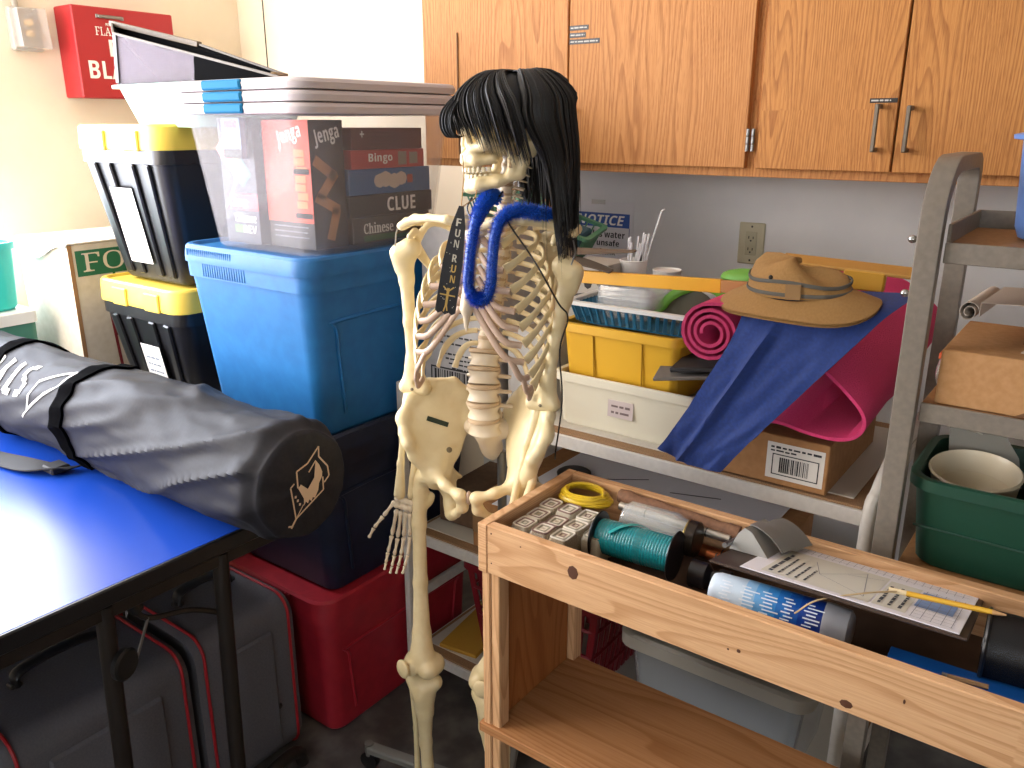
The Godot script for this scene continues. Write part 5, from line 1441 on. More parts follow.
	for k in 3: line(b, up, R2(-0.13, 0.07 + k * 0.014), R2(0.132, 0.07 + k * 0.014), 0.0006, 0.0004)
	for k in 10: line(b, up, R2(0.08, -0.095 + k * 0.015), R2(0.132, -0.095 + k * 0.015), 0.0007, 0.0006)
	for k in 5: line(b, up, R2(0.082 + k * 0.012, -0.098), R2(0.082 + k * 0.012, 0.045), 0.0007, 0.0006)
	for q in [[R2(-0.05, -0.03), R2(0.0, 0.045)], [R2(-0.05, -0.03), R2(0.02, -0.075)], [R2(0.0, 0.045), R2(0.02, -0.075)], [R2(-0.07, 0.03), R2(-0.05, -0.03)], [R2(-0.02, 0.01), R2(0.025, 0.035)]]: line(b, up, q[0], q[1], 0.0008, 0.0006)
	part(b, "ruled_lines", mat("77777c", 0.8), pap)
	b = B.new()
	for k in 5:
		var r := up * T(V(-0.105 + k * 0.012, 0, 0), V(0, 0, 90)); dashes(b, r, -0.085, 0.03 - k * 0.012, 0, 0.004 if k else 0.007, 60 + k, 0.0007)
	for k in 3:
		var r := up * T(V(0.04 + k * 0.013, 0, 0), V(0, 0, 90)); dashes(b, r, -0.08, 0.02, 0, 0.005, 70 + k, 0.0007)
	part(b, "printed_text", mat("3c3c40", 0.8), pap)
	b = B.new()
	b.ext(cx * T(V(0, 0, -0.07)), PackedVector2Array([R2(-0.168, 0.003), R2(-0.108, 0.003), R2(-0.118, 0.014), R2(-0.138, 0.036), R2(-0.150, 0.040), R2(-0.158, 0.03)]), 0.095)
	part(b, "taped_clip", mat("a7a59f", 0.42, 0.4), t)
	b = B.new(); b.sheet(6, 4, func(u, v): return cx * V(-0.15 + 0.055 * u + 0.02 * v, 0.042 - 0.03 * u * u + 0.003 * sin(v * 9.0), lerpf(0.0, -0.095, v)), 0.0015); part(b, "duct_tape", mat("8f8d88", 0.5, 0.3), t)
	b = B.new(); b.tube([cx * V(-0.168, 0.012, 0.05), cx * V(-0.168, 0.012, -0.07)], 0.004, 8); part(b, "clip_rod", M.steel, t)
	# pencil tied by a string
	t = thing("pencil", "yellow pencil tied to the clipboard with a string", "pencil", V(-0.105, 0.9505, -1.098))
	var d := V(0.985, 0.03, -0.12).normalized()
	b = B.new(); b.tube([V(-0.05, 0, 0), V(-0.05, 0, 0) + d * 0.10], 0.0036, 6, true); part(b, "shaft", mat("d3a32c", 0.4), t)
	b = B.new(); b.tube([V(-0.05, 0, 0) + d * 0.10, V(-0.05, 0, 0) + d * 0.116], [0.0036, 0.001], 6); part(b, "sharpened_tip", mat("c79a6a", 0.7), t)
	b = B.new(); b.tube([V(-0.05, 0, 0) - d * 0.022, V(-0.05, 0, 0)], 0.0037, 8); part(b, "string_wrap", mat("d6c29a", 0.9), t)
	b = B.new(); b.tube(smooth_path([V(-0.165, 0.951, -1.096), V(-0.2, 0.953, -1.06), V(-0.25, 0.939, -1.03), V(-0.275, 0.915, -1.018)], 6), 0.0013, 5); solo(b, "string", mat("b9a078", 0.9), "thin twine running from the pencil to the blue bottle", "string")
	# wire mesh cup lying down, stub, folder
	t = thing("mesh_cup", "black wire mesh pencil cup lying at the right of the clipboard", "cup", V(-0.022, fl + 0.06, -1.115))
	ax = V(1, 0.0, -0.05).normalized()
	b = B.new(); b.lathe(fx.call(V(-0.035, 0, 0)), [R2(0.0445, 0.0), R2(0.0445, 0.1), R2(0.0435, 0.1), R2(0.0435, 0.0)], 30, false, false); part(b, "mesh_wall", glass("0c0c0e", 0.7, 0.5), t)
	for s in [0.0, 0.1]:
		b = B.new()
		var lpx := []
		var f: Transform3D = fx.call(V(-0.035, 0, 0) + ax * s)
		for i in 30: lpx.push_back(f * V(cos(TAU * i / 30) * 0.0445, 0, sin(TAU * i / 30) * 0.0445))
		b.tube(lpx, 0.003, 6, false, 1, 1, ax, true)
		part(b, "rim_ring", mat("141416", 0.3), t)
	t = thing("pencil", "short worn pencil stub in front of the mesh cup", "pencil", V(-0.065, fl + 0.05, -1.025))
	b = B.new(); b.tube([V(-0.02, 0, 0.0), V(0.025, 0.002, -0.003)], 0.0034, 6); part(b, "shaft", mat("8a6a48", 0.6), t)
	b = B.new(); b.tube([V(-0.026, 0, 0.0), V(-0.02, 0, 0)], 0.0035, 8); part(b, "ferrule", M.steel, t)
	b = B.new(); b.box(T(V(-0.03, fl + 0.022, -1.045), V(6, 2, 0)), V(0.26, 0.004, 0.09), 0.001); solo(b, "blue_folder", mat("14539c", 0.4), "blue plastic folder on the tray floor below the mesh cup", "folder")

# ---------------------------------------------------------------- white utility cart and its load
func carts():
	var t := thing("utility_cart", "white metal utility cart with chipboard shelves behind the skeleton", "cart")
	var wm := mottled("c9c4bb", "d2cdc4", 4.0, 0.45, 0.05, 41)
	var chip := mottled("7a5a3e", "a5835c", 22.0, 0.85, 0.08, 42, 2.2)
	var x0 := -1.415; var x1 := -0.29; var z1 := -1.45; var z0 := -1.96
	for y in [0.895, 0.512, 0.15]:
		var sh := B.new(); sh.bb(x0 + 0.008, x1 - 0.008, y - 0.018, y, z0 + 0.008, z1 - 0.008, 0.001); var s := part(sh, "shelf_board", chip, t)
		sh = B.new()
		sh.bb(x0, x1, y - 0.034, y - 0.004, z1 - 0.008, z1, 0.0015); sh.bb(x0, x1, y - 0.034, y - 0.004, z0, z0 + 0.008, 0.0015)
		sh.bb(x0, x0 + 0.008, y - 0.034, y - 0.004, z0 + 0.008, z1 - 0.008, 0.0015); sh.bb(x1 - 0.008, x1, y - 0.034, y - 0.004, z0 + 0.008, z1 - 0.008, 0.0015)
		part(sh, "shelf_rim", wm, s)
		sh = B.new(); sh.bb(x0 + 0.02, x1 - 0.03, y, y + 0.0025, z0 + 0.05, z1 - 0.035, 0.0005); part(sh, "shelf_liner", mat("c3bcae", 0.5), s)
	var b := B.new()
	for z in [z1 + 0.006, z0 - 0.006]:
		b = B.new(); b.bb(x0 - 0.012, x0 + 0.006, 0.05, 0.93, z - 0.012, z + 0.012, 0.003); part(b, "post", wm, t)
		b = B.new(); b.tube(smooth_path([V(x1 + 0.008, 0.05, z), V(x1 + 0.008, 0.45, z), V(x1 + 0.008, 0.86, z), V(x1 + 0.014, 0.93, z - 0.02 * signf(z + 1.7)), V(x1 + 0.02, 0.985, z - 0.09 * signf(z + 1.7))], 5), 0.0135, 10); part(b, "post", wm, t)
	b = B.new(); b.tube([V(x1 + 0.02, 0.985, z1 - 0.084), V(x1 + 0.02, 0.985, z0 + 0.084)], 0.0135, 10); part(b, "push_handle", wm, t)
	b = B.new(); b.bar(V(x0 - 0.003, 0.30, z1), V(x0 - 0.003, 0.30, z0), 0.012, 0.03); part(b, "side_bar", wm, t)
	for x in [x0, x1]:
		for z in [z1, z0]:
			b = B.new(); b.lathe(T(V(x - 0.012, 0.03, z), V(0, 0, -90)), [R2(0.012, 0.0), R2(0.03, 0.003), R2(0.03, 0.021), R2(0.012, 0.024)], 18); part(b, "caster", M.black, t)
	cart_load()
	book_cart()

func open_tub(t: Node3D, called: String, hw0: float, hd0: float, hw1: float, hd1: float, h: float, rim: float, m: Material, r := 0.02):
	var b := B.new()
	b.loft(lerpr([[0.0, hw0 - 0.004, hd0 - 0.004, r], [0.005, hw0, hd0, r], [h - 0.02, hw1, hd1, r], [h - 0.02, hw1 + rim, hd1 + rim, r + rim], [h - 0.002, hw1 + rim, hd1 + rim, r + rim], [h, hw1 + rim * 0.6, hd1 + rim * 0.6, r + rim], [h - 0.002, hw1 - 0.003, hd1 - 0.003, r], [0.008, hw0 - 0.006, hd0 - 0.006, r]]))
	part(b, called, m, t)

func cart_load():
	var top := 0.8975
	var b := B.new()
	# printed carton behind the rib cage
	var t := thing("printed_carton", "white carton with printed warnings and a barcode behind the rib cage", "carton", V(-1.275, top, -1.66))
	b = B.new(); b.bb(-0.112, 0.112, 0.0, 0.43, -0.16, 0.16, 0.002); part(b, "box", mottled("a9a8aa", "b3b2b3", 3.0, 0.8, 0.04, 51), t)
	b = B.new(); b.sheet(2, 2, func(u, v): return V(lerpf(-0.115, -0.20, u), 0.43 - 0.035 * u, lerpf(-0.15, 0.15, v)), 0.003); part(b, "flap", M.card, t)
	b = B.new(); b.sheet(2, 2, func(u, v): return V(lerpf(-0.112, 0.112, u), 0.43 + 0.06 * v, lerpf(-0.16, -0.2, v)), 0.003); part(b, "flap", M.card, t)
	b = B.new(); b.bb(-0.02, 0.02, 0.4305, 0.4315, -0.16, 0.16, 0.0002); part(b, "tape", mat("8a6a48", 0.5), t)
	var f := T(V(0, 0, 0.1602))
	b = B.new()
	for k in 2: dashes(b, f, -0.06, 0.07, 0.155 - k * 0.018, 0.006, 80 + k)
	for k in 4: dashes(b, f, -0.05 + 0.01 * k, 0.08, 0.11 - k * 0.012, 0.005, 84 + k)
	dashes(b, f, -0.03, 0.05, 0.22, 0.014, 88); dashes(b, f, -0.05, 0.07, 0.30, 0.01, 89); dashes(b, f, -0.06, 0.06, 0.012, 0.006, 91)
	part(b, "printed_text", M.black_ink, t).set_meta("kind", "stuff")
	b = B.new()
	for q in [[R2(-0.088, 0.02), R2(-0.088, 0.072)], [R2(0.06, 0.02), R2(0.06, 0.072)], [R2(-0.09, 0.021), R2(0.062, 0.021)], [R2(-0.09, 0.071), R2(0.062, 0.071)]]: line(b, f, q[0], q[1], 0.004)
	part(b, "barcode_frame", M.black_ink, t)
	b = B.new(); barcode(b, f, -0.078, 0.05, 0.026, 0.066, 7); part(b, "barcode", M.black_ink, t)
	b = B.new(); dashes(b, T(V(0.1122, 0, 0), FX), -0.02, 0.1, 0.03, 0.012, 95); part(b, "side_print", M.black_ink, t)
	t = thing("grey_carton", "small plain grey carton squeezed between the printed carton and white tub", "carton", V(-1.09, top, -1.66))
	b = B.new(); b.bb(-0.055, 0.055, 0.0, 0.2, -0.13, 0.13, 0.002); part(b, "box", mat("a8a6a4", 0.8), t)
	b = B.new(); b.bb(-0.012, 0.012, 0.2, 0.2008, -0.13, 0.13, 0.0002); part(b, "tape", mat("8a7a62", 0.5), t)
	# white tub, yellow tub, slotted basket
	t = thing("white_tub", "cream plastic tub with a paper label under the yellow tub", "tub", V(-0.815, top, -1.64))
	open_tub(t, "tub_body", 0.165, 0.13, 0.172, 0.138, 0.125, 0.008, mat("cfc8b2", 0.45))
	b = B.new(); b.box(T(V(-0.005, 0.062, 0.1375), V(-3, 0, 0)), V(0.062, 0.038, 0.001), 0.0002); part(b, "paper_label", mat("b9aaa4", 0.8), t)
	b = B.new()
	for k in 2: dashes(b, T(V(-0.005, 0.068 - k * 0.014, 0.1382), V(-3, 0, 0)), -0.022, 0.024, 0.0, 0.006, 100 + k)
	part(b, "label_print", mat("6a5a58", 0.8), t)
	t = thing("yellow_tub", "yellow plastic tub standing in the cream tub", "tub", V(-0.845, top + 0.085, -1.645))
	open_tub(t, "tub_body", 0.135, 0.11, 0.142, 0.122, 0.15, 0.012, mat("d0a028", 0.42))
	b = B.new()
	for x in [-0.06, 0.06]: b.bar(V(x * 0.98, 0.01, 0.115), V(x, 0.125, 0.1235), 0.003, 0.004, V(0, 0, 1))
	part(b, "seam", mat("b88c20", 0.45), t)
	t = thing("slotted_basket", "teal slotted basket with a white rim on the yellow tub", "basket", V(-0.815, top + 0.236, -1.64))
	var teal := mat("1d5874", 0.4); var wht := mat("cfcfca", 0.4)
	b = B.new(); b.loft(lerpr([[0.0, 0.135, 0.11, 0.02], [0.004, 0.138, 0.112, 0.02], [0.004, 0.13, 0.105, 0.02]])); part(b, "basket_floor", teal, t)
	for side in 4:
		var half: float = 0.15 if side % 2 == 0 else 0.122
		for i in 16:
			var u := lerpf(-0.93, 0.93, i / 15.0)
			var q0: Vector3; var q1: Vector3
			match side:
				0: q0 = V(u * 0.138, 0.003, 0.112); q1 = V(u * 0.15, 0.042, 0.123)
				1: q0 = V(0.138, 0.003, u * 0.112); q1 = V(0.15, 0.042, u * 0.123)
				2: q0 = V(u * 0.138, 0.003, -0.112); q1 = V(u * 0.15, 0.042, -0.123)
				3: q0 = V(-0.138, 0.003, u * 0.112); q1 = V(-0.15, 0.042, u * 0.123)
			b = B.new(); b.bar(q0, q1, 0.008 if side % 2 == 0 else 0.004, 0.004 if side % 2 == 0 else 0.008); part(b, "slat", teal, t)
	b = B.new(); b.loft(lerpr([[0.041, 0.152, 0.125, 0.02], [0.041, 0.162, 0.134, 0.025], [0.049, 0.163, 0.135, 0.025], [0.051, 0.156, 0.128, 0.02], [0.049, 0.146, 0.119, 0.02], [0.041, 0.147, 0.12, 0.02], [0.041, 0.152, 0.125, 0.02]]), false, false); part(b, "rim", wht, t)
	# things in the basket
	for k in 3:
		t = thing("clear_cup", "clear plastic tray nested in a small pile in the teal basket", "tray", V(-0.86, top + 0.242 + k * 0.012, -1.62), 0, "clear nested trays")
		open_tub(t, "tray_body", 0.052, 0.045, 0.064, 0.055, 0.05, 0.003, glass("e4e8e8", 0.22, 0.08), 0.012)
	t = thing("green_scoop", "bright green hooped net with grey mesh lying in the teal basket", "net", V(-0.735, top + 0.26, -1.66))
	b = B.new(); b.tube(smooth_path([V(-0.075, -0.01, 0.03), V(-0.045, 0.035, 0.02), V(0.0, 0.057, 0.0), V(0.05, 0.05, -0.01), V(0.078, 0.0, -0.01)], 6), 0.0065, 10, true, 1, 1.6); part(b, "hoop", mat("6fae3c", 0.4), t)
	b = B.new(); b.tube(smooth_path([V(-0.075, -0.01, 0.03), V(-0.1, 0.0, 0.04), V(-0.135, 0.004, 0.05)], 5), 0.009, 10); part(b, "grip", mat("5f9a34", 0.4), t)
	b = B.new(); b.sheet(10, 6, func(u, v): return V(lerpf(-0.07, 0.072, u), 0.05 * sin(u * PI) * (1 - v) - 0.012 * v, 0.0 + 0.06 * v), 0.0015); part(b, "mesh", mat("4a4a3e", 0.8), t)
	t = thing("straw_cup", "white cup full of clear straws against the wall", "cup", V(-0.925, top + 0.237, -1.73))
	b = B.new(); b.lathe(T(V(0, 0, 0)), [R2(0.022, 0.0), R2(0.024, 0.002), R2(0.032, 0.11), R2(0.034, 0.112), R2(0.032, 0.114), R2(0.03, 0.11), R2(0.022, 0.004)], 22); part(b, "cup_body", mat("d3d0cc", 0.4), t)
	for i in 9:
		var a := i * 2.4
		b = B.new(); b.tube([V(cos(a) * 0.008, 0.01, sin(a) * 0.008), V(cos(a) * 0.024 + 0.01, 0.155 + 0.01 * (i % 3), sin(a) * 0.022)], 0.0025, 7); part(b, "straw", glass("e8e8ec", 0.55, 0.1), t)
	b = B.new(); b.tube([V(0.012, 0.05, 0), V(0.05, 0.225, -0.03)], 0.0022, 6); b.tube([V(0.05, 0.225, -0.03), V(0.058, 0.23, -0.03)], 0.0022, 6); part(b, "stirring_rod", glass("eceef0", 0.5, 0.05), t)
	b = B.new(); b.tube([V(0.02, 0.1, 0.01), V(0.032, 0.175, 0.0)], [0.003, 0.0015], 6); part(b, "dark_brush", M.black, t)
	t = thing("white_cup_stack", "short stack of white plastic cups behind the yellow bar", "cups", V(-0.84, top + 0.24, -1.735))
	for k in 4:
		b = B.new(); b.lathe(T(V(0, k * 0.012, 0)), [R2(0.026, 0.0), R2(0.032, 0.055), R2(0.034, 0.057), R2(0.032, 0.059), R2(0.03, 0.055)], 20); part(b, "cup", mat("d8d5d0", 0.45), t)
	b = B.new(); b.ell(V(-0.66, top + 0.33, -1.76), V(0.06, 0.02, 0.04), 16, 8); solo(b, "green_frisbee", mat("6cab48", 0.45), "round green disc lying behind the yellow bar by the wall", "disc")
	t = thing("clipping_box", "small white box with newspaper pictures beside the skeleton's left shoulder", "box", V(-1.0, top + 0.2, -1.70))
	b = B.new(); b.bb(-0.055, 0.055, 0.0, 0.145, -0.05, 0.05, 0.001); part(b, "box", mat("a9a49c", 0.8), t)
	b = B.new()
	for q in [[-0.035, 0.105, 0.014, 0.02], [0.0, 0.1, 0.012, 0.016], [0.032, 0.112, 0.01, 0.022], [-0.01, 0.06, 0.03, 0.014], [0.03, 0.045, 0.014, 0.016]]: b.ell(V(q[0], q[1], 0.05), V(q[2], q[3], 0.0006), 10, 4)
	part(b, "picture_print", M.black_ink, t)
	# green baskets
	for k in 2:
		t = thing("green_basket", ["green slotted basket tilted behind the long black hair", "green plastic basket on the carton behind the skull"][k], "basket", [V(-1.185, 1.245, -1.80), V(-1.27, 1.333, -1.70)][k], 0)
		var gm := mat("4d7f64", 0.45)
		var hh: float = [0.075, 0.05][k]
		var xb: Transform3D = T(V(0, 0, 0), [V(8, 10, -18), V(0, 0, 0)][k])
		for side in 4:
			for i in 9:
				var u := lerpf(-0.95, 0.95, i / 8.0)
				var q0: Vector3; var q1: Vector3
				match side:
					0: q0 = V(u * 0.07, 0, 0.05); q1 = V(u * 0.085, hh, 0.062)
					1: q0 = V(0.07, 0, u * 0.05); q1 = V(0.085, hh, u * 0.062)
					2: q0 = V(u * 0.07, 0, -0.05); q1 = V(u * 0.085, hh, -0.062)
					3: q0 = V(-0.07, 0, u * 0.05); q1 = V(-0.085, hh, u * 0.062)
				b = B.new(); b.bar(xb * q0, xb * q1, 0.006, 0.003); part(b, "slat", gm, t)
		b = B.new()
		var rg := [ring(hh - 0.004, 0.087, 0.064, 0.012), ring(hh - 0.004, 0.096, 0.073, 0.015), ring(hh + 0.004, 0.096, 0.073, 0.015), ring(hh + 0.004, 0.084, 0.061, 0.012), ring(hh - 0.004, 0.084, 0.061, 0.012)]
		for i in rg.size(): rg[i] = xb * rg[i]
		b.loft(rg, false, false); part(b, "rim", gm, t)
		b = B.new(); b.box(xb * T(V(0, 0.002, 0)), V(0.14, 0.004, 0.1), 0.001); part(b, "basket_floor", gm, t)
		b = B.new(); b.box(xb * T(V(0, hh * 0.5, 0)), V(0.13, hh * 0.8, 0.09), 0.006); part(b, "contents", mat(["30586a", "3e5a48"][k], 0.7), t)
	# flaps and the yellow bar
	b = B.new(); b.sheet(6, 1, func(u, v): return V(lerpf(-1.02, -0.835, u), 1.272 + 0.022 * u + (0.010 - 0.008 * u) * v, -1.56 - 0.05 * (1 - 0.7 * u) * v), 0.003); solo(b, "cardboard_flap", mat("5a4c3e", 0.85), "brown cardboard strip sticking out past the skeleton's shoulder", "cardboard")
	b = B.new(); b.sheet(6, 1, func(u, v): return V(lerpf(-1.0, -0.875, u), 1.262 - 0.012 * u * u + (0.010 - 0.006 * u) * v, -1.53 - 0.045 * (1 - 0.6 * u) * v), 0.003); solo(b, "cardboard_flap", mat("4c4034", 0.85), "short dark cardboard strip under the longer brown one", "cardboard")
	t = thing("wooden_bar", "long yellow painted wooden bar with a bare end behind the hat", "bar")
	var p0 := V(-0.985, 1.227, -1.56); var p1 := V(-0.635, 1.243, -1.56); var p2 := V(-0.50, 1.249, -1.56)
	b = B.new(); b.bar(p0, p1, 0.012, 0.027); part(b, "yellow_length", mat("d39a1e", 0.45), t)
	b = B.new(); b.bar(p1, p2, 0.012, 0.024); part(b, "bare_length", mat("a97844", 0.7), t)
	b = B.new(); b.ell(V(-0.96, 1.229, -1.5535), V(0.006, 0.003, 0.0007), 8, 4, Transform3D()); part(b, "paint_mark", M.black_ink, t)
	t = thing("wooden_paddle", "flat wooden strip with a yellow block beside the hat", "wood strip")
	b = B.new(); b.box(T(V(-0.405, 1.300, -1.60), V(4, 3, -2)), V(0.26, 0.007, 0.07), 0.002); part(b, "top_strip", mat("b98a42", 0.6), t)
	b = B.new(); b.box(T(V(-0.372, 1.281, -1.575), V(0, 3, -2)), V(0.072, 0.036, 0.02), 0.003); part(b, "yellow_block", mat("c9952a", 0.5), t)
	mat_cloth_hat(top)
	# kraft carton under the mat
	t = thing("kraft_carton", "brown carton with a barcode label under the pink mat", "carton", V(-0.52, top, -1.63))
	b = B.new(); b.bb(-0.11, 0.155, 0.0, 0.098, -0.17, 0.17, 0.002); part(b, "box", M.card, t)
	b = B.new(); flat(b, T(V(0.098, 0.048, 0.1702)), -0.057, 0.05, -0.036, 0.036); part(b, "label_paper", mat("d6d0c6", 0.7), t)
	b = B.new(); barcode(b, T(V(0.098, 0.048, 0.1706)), -0.032, 0.025, -0.022, 0.008, 12)
	for q in [[R2(-0.045, -0.027), R2(-0.045, 0.013)], [R2(0.04, -0.027), R2(0.04, 0.013)], [R2(-0.046, -0.027), R2(0.041, -0.027)], [R2(-0.046, 0.013), R2(0.041, 0.013)]]: line(b, T(V(0.098, 0.048, 0.1706)), q[0], q[1], 0.002)
	dashes(b, T(V(0.098, 0.048, 0.1706)), -0.05, 0.045, 0.027, 0.005, 110); dashes(b, T(V(0.098, 0.048, 0.1706)), -0.05, 0.0, 0.02, 0.004, 111)
	part(b, "label_print", M.black_ink, t)
	b = B.new(); b.box(T(V(-0.67, 1.073, -1.53), V(-4, 20, 6)), V(0.14, 0.006, 0.2), 0.001); solo(b, "grey_card", mat("6d675f", 0.8), "grey cardboard sheet sticking out below the pink roll", "cardboard")
	b = B.new(); b.box(T(V(-0.64, 1.09, -1.55), V(-4, 14, 6)), V(0.13, 0.01, 0.2), 0.002); solo(b, "black_folder", mat("1e1c1c", 0.6), "black folder lying on the grey card below the pink roll", "folder")
	# middle shelf
	t = thing("sketch_sheet", "large white paper with dark brush strokes on the middle shelf", "paper")
	b = B.new(); b.sheet(10, 4, func(u, v): return V(lerpf(-1.15, -0.55, u), 0.655 + 0.004 * sin(u * 6.0) - 0.0, lerpf(-1.47, -1.93, v)), 0.0015); part(b, "sheet", mat("e2e5f0", 0.7), t)
	b = B.new()
	var up := T(V(0, 0.6605, 0), V(-90, 0, 0))
	for q in [[R2(-1.1, 1.6), R2(-0.95, 1.66)], [R2(-0.85, 1.6), R2(-0.74, 1.7)], [R2(-0.9, 1.7), R2(-0.78, 1.74)], [R2(-0.78, 1.58), R2(-0.72, 1.64)], [R2(-1.0, 1.75), R2(-0.9, 1.82)], [R2(-0.82, 1.78), R2(-0.7, 1.82)]]: line(b, up, q[0], q[1], 0.005, 0.0)
	part(b, "brush_stroke", mat("3a4258", 0.8), t)
	t = thing("flat_carton", "flat brown carton on the middle shelf under the sketch", "carton", V(-0.86, 0.5145, -1.70))
	b = B.new(); b.bb(-0.36, 0.36, 0.0, 0.135, -0.22, 0.22, 0.002); part(b, "box", M.card, t)
	b = B.new(); b.bb(-0.36, 0.36, 0.04, 0.09, 0.2195, 0.2205, 0.0002); part(b, "tape", mat("8a6a48", 0.5), t)
	t = thing("black_disc", "flat black round lid with a cord on the sketch paper", "lid", V(-1.075, 0.6585, -1.73))
	b = B.new(); b.lathe(T(V(0, 0, 0)), [R2(0.03, 0.0), R2(0.045, 0.002), R2(0.046, 0.009), R2(0.04, 0.013), R2(0.01, 0.014)], 26); part(b, "lid_disc", M.black, t)
	b = B.new(); b.box(T(V(-1.315, 0.5615, -1.66), V(0, 3, 0)), V(0.15, 0.09, 0.24), 0.003); solo(b, "brown_box", mottled("5b4432", "6a503a", 4.0, 0.85), "small dark brown box on the middle shelf behind the thigh bone", "box")
	# bottom shelf
	t = thing("red_basket", "dark red plastic basket on the bottom shelf of the white cart", "basket", V(-1.06, 0.1525, -1.68))
	var rm := mat("7c1622", 0.45)
	for side in 4:
		for i in 12:
			var u := lerpf(-0.96, 0.96, i / 11.0)
			var q0: Vector3; var q1: Vector3
			match side:
				0: q0 = V(u * 0.16, 0, 0.15); q1 = V(u * 0.2, 0.28, 0.175)
				1: q0 = V(0.16, 0, u * 0.15); q1 = V(0.2, 0.28, u * 0.175)
				2: q0 = V(u * 0.16, 0, -0.15); q1 = V(u * 0.2, 0.28, -0.175)
				3: q0 = V(-0.16, 0, u * 0.15); q1 = V(-0.2, 0.28, u * 0.175)
			b = B.new(); b.bar(q0, q1, 0.018, 0.005, V(0, 0, 1) if side % 2 == 0 else V(1, 0, 0)); part(b, "slat", rm, t)
	for y in [0.06, 0.14, 0.22]:
		b = B.new(); var e: float = y / 0.28
		var lp := []
		for p in rr(lerpf(0.16, 0.2, e) + 0.002, lerpf(0.15, 0.175, e) + 0.002, 0.02): lp.push_back(V(p.x, y, p.y))
		b.tube(lp, 0.005, 6, false, 1, 1, Vector3.UP, true); part(b, "cross_band", rm, t)
	b = B.new(); b.loft([ring(0.275, 0.195, 0.17, 0.02), ring(0.275, 0.215, 0.19, 0.025), ring(0.295, 0.215, 0.19, 0.025), ring(0.295, 0.195, 0.17, 0.02), ring(0.275, 0.195, 0.17, 0.02)], false, false); part(b, "rim", rm, t)
	b = B.new(); b.box(T(V(-1.31, 0.158, -1.62), V(0, 8, 0)), V(0.12, 0.012, 0.26), 0.002); solo(b, "yellow_folder", mat("b98a2a", 0.7), "yellow folder lying on the bottom shelf behind the knee", "folder")
	t = thing("lidded_bin", "clear bin with an off-white lid on the bottom shelf behind the tray table", "bin", V(-0.575, 0.1525, -1.66))
	b = B.new(); b.loft(lerpr([[0.0, 0.175, 0.12, 0.03], [0.01, 0.185, 0.128, 0.03], [0.24, 0.205, 0.15, 0.035], [0.24, 0.2, 0.145, 0.033], [0.012, 0.18, 0.123, 0.03]])); part(b, "bin_body", glass("c4c8cc", 0.4, 0.1), t)
	b = B.new(); b.loft(lerpr([[0.238, 0.21, 0.155, 0.035], [0.238, 0.225, 0.17, 0.04], [0.268, 0.225, 0.17, 0.04], [0.274, 0.218, 0.163, 0.04], [0.274, 0.2, 0.145, 0.035], [0.268, 0.19, 0.135, 0.03]])); part(b, "lid", mat("b9b5aa", 0.5), t)
	b = B.new(); b.box(T(V(-0.02, 0.06, 0.0), V(0, 10, 4)), V(0.28, 0.1, 0.18), 0.02); part(b, "contents", mat("8a8d90", 0.8), t)

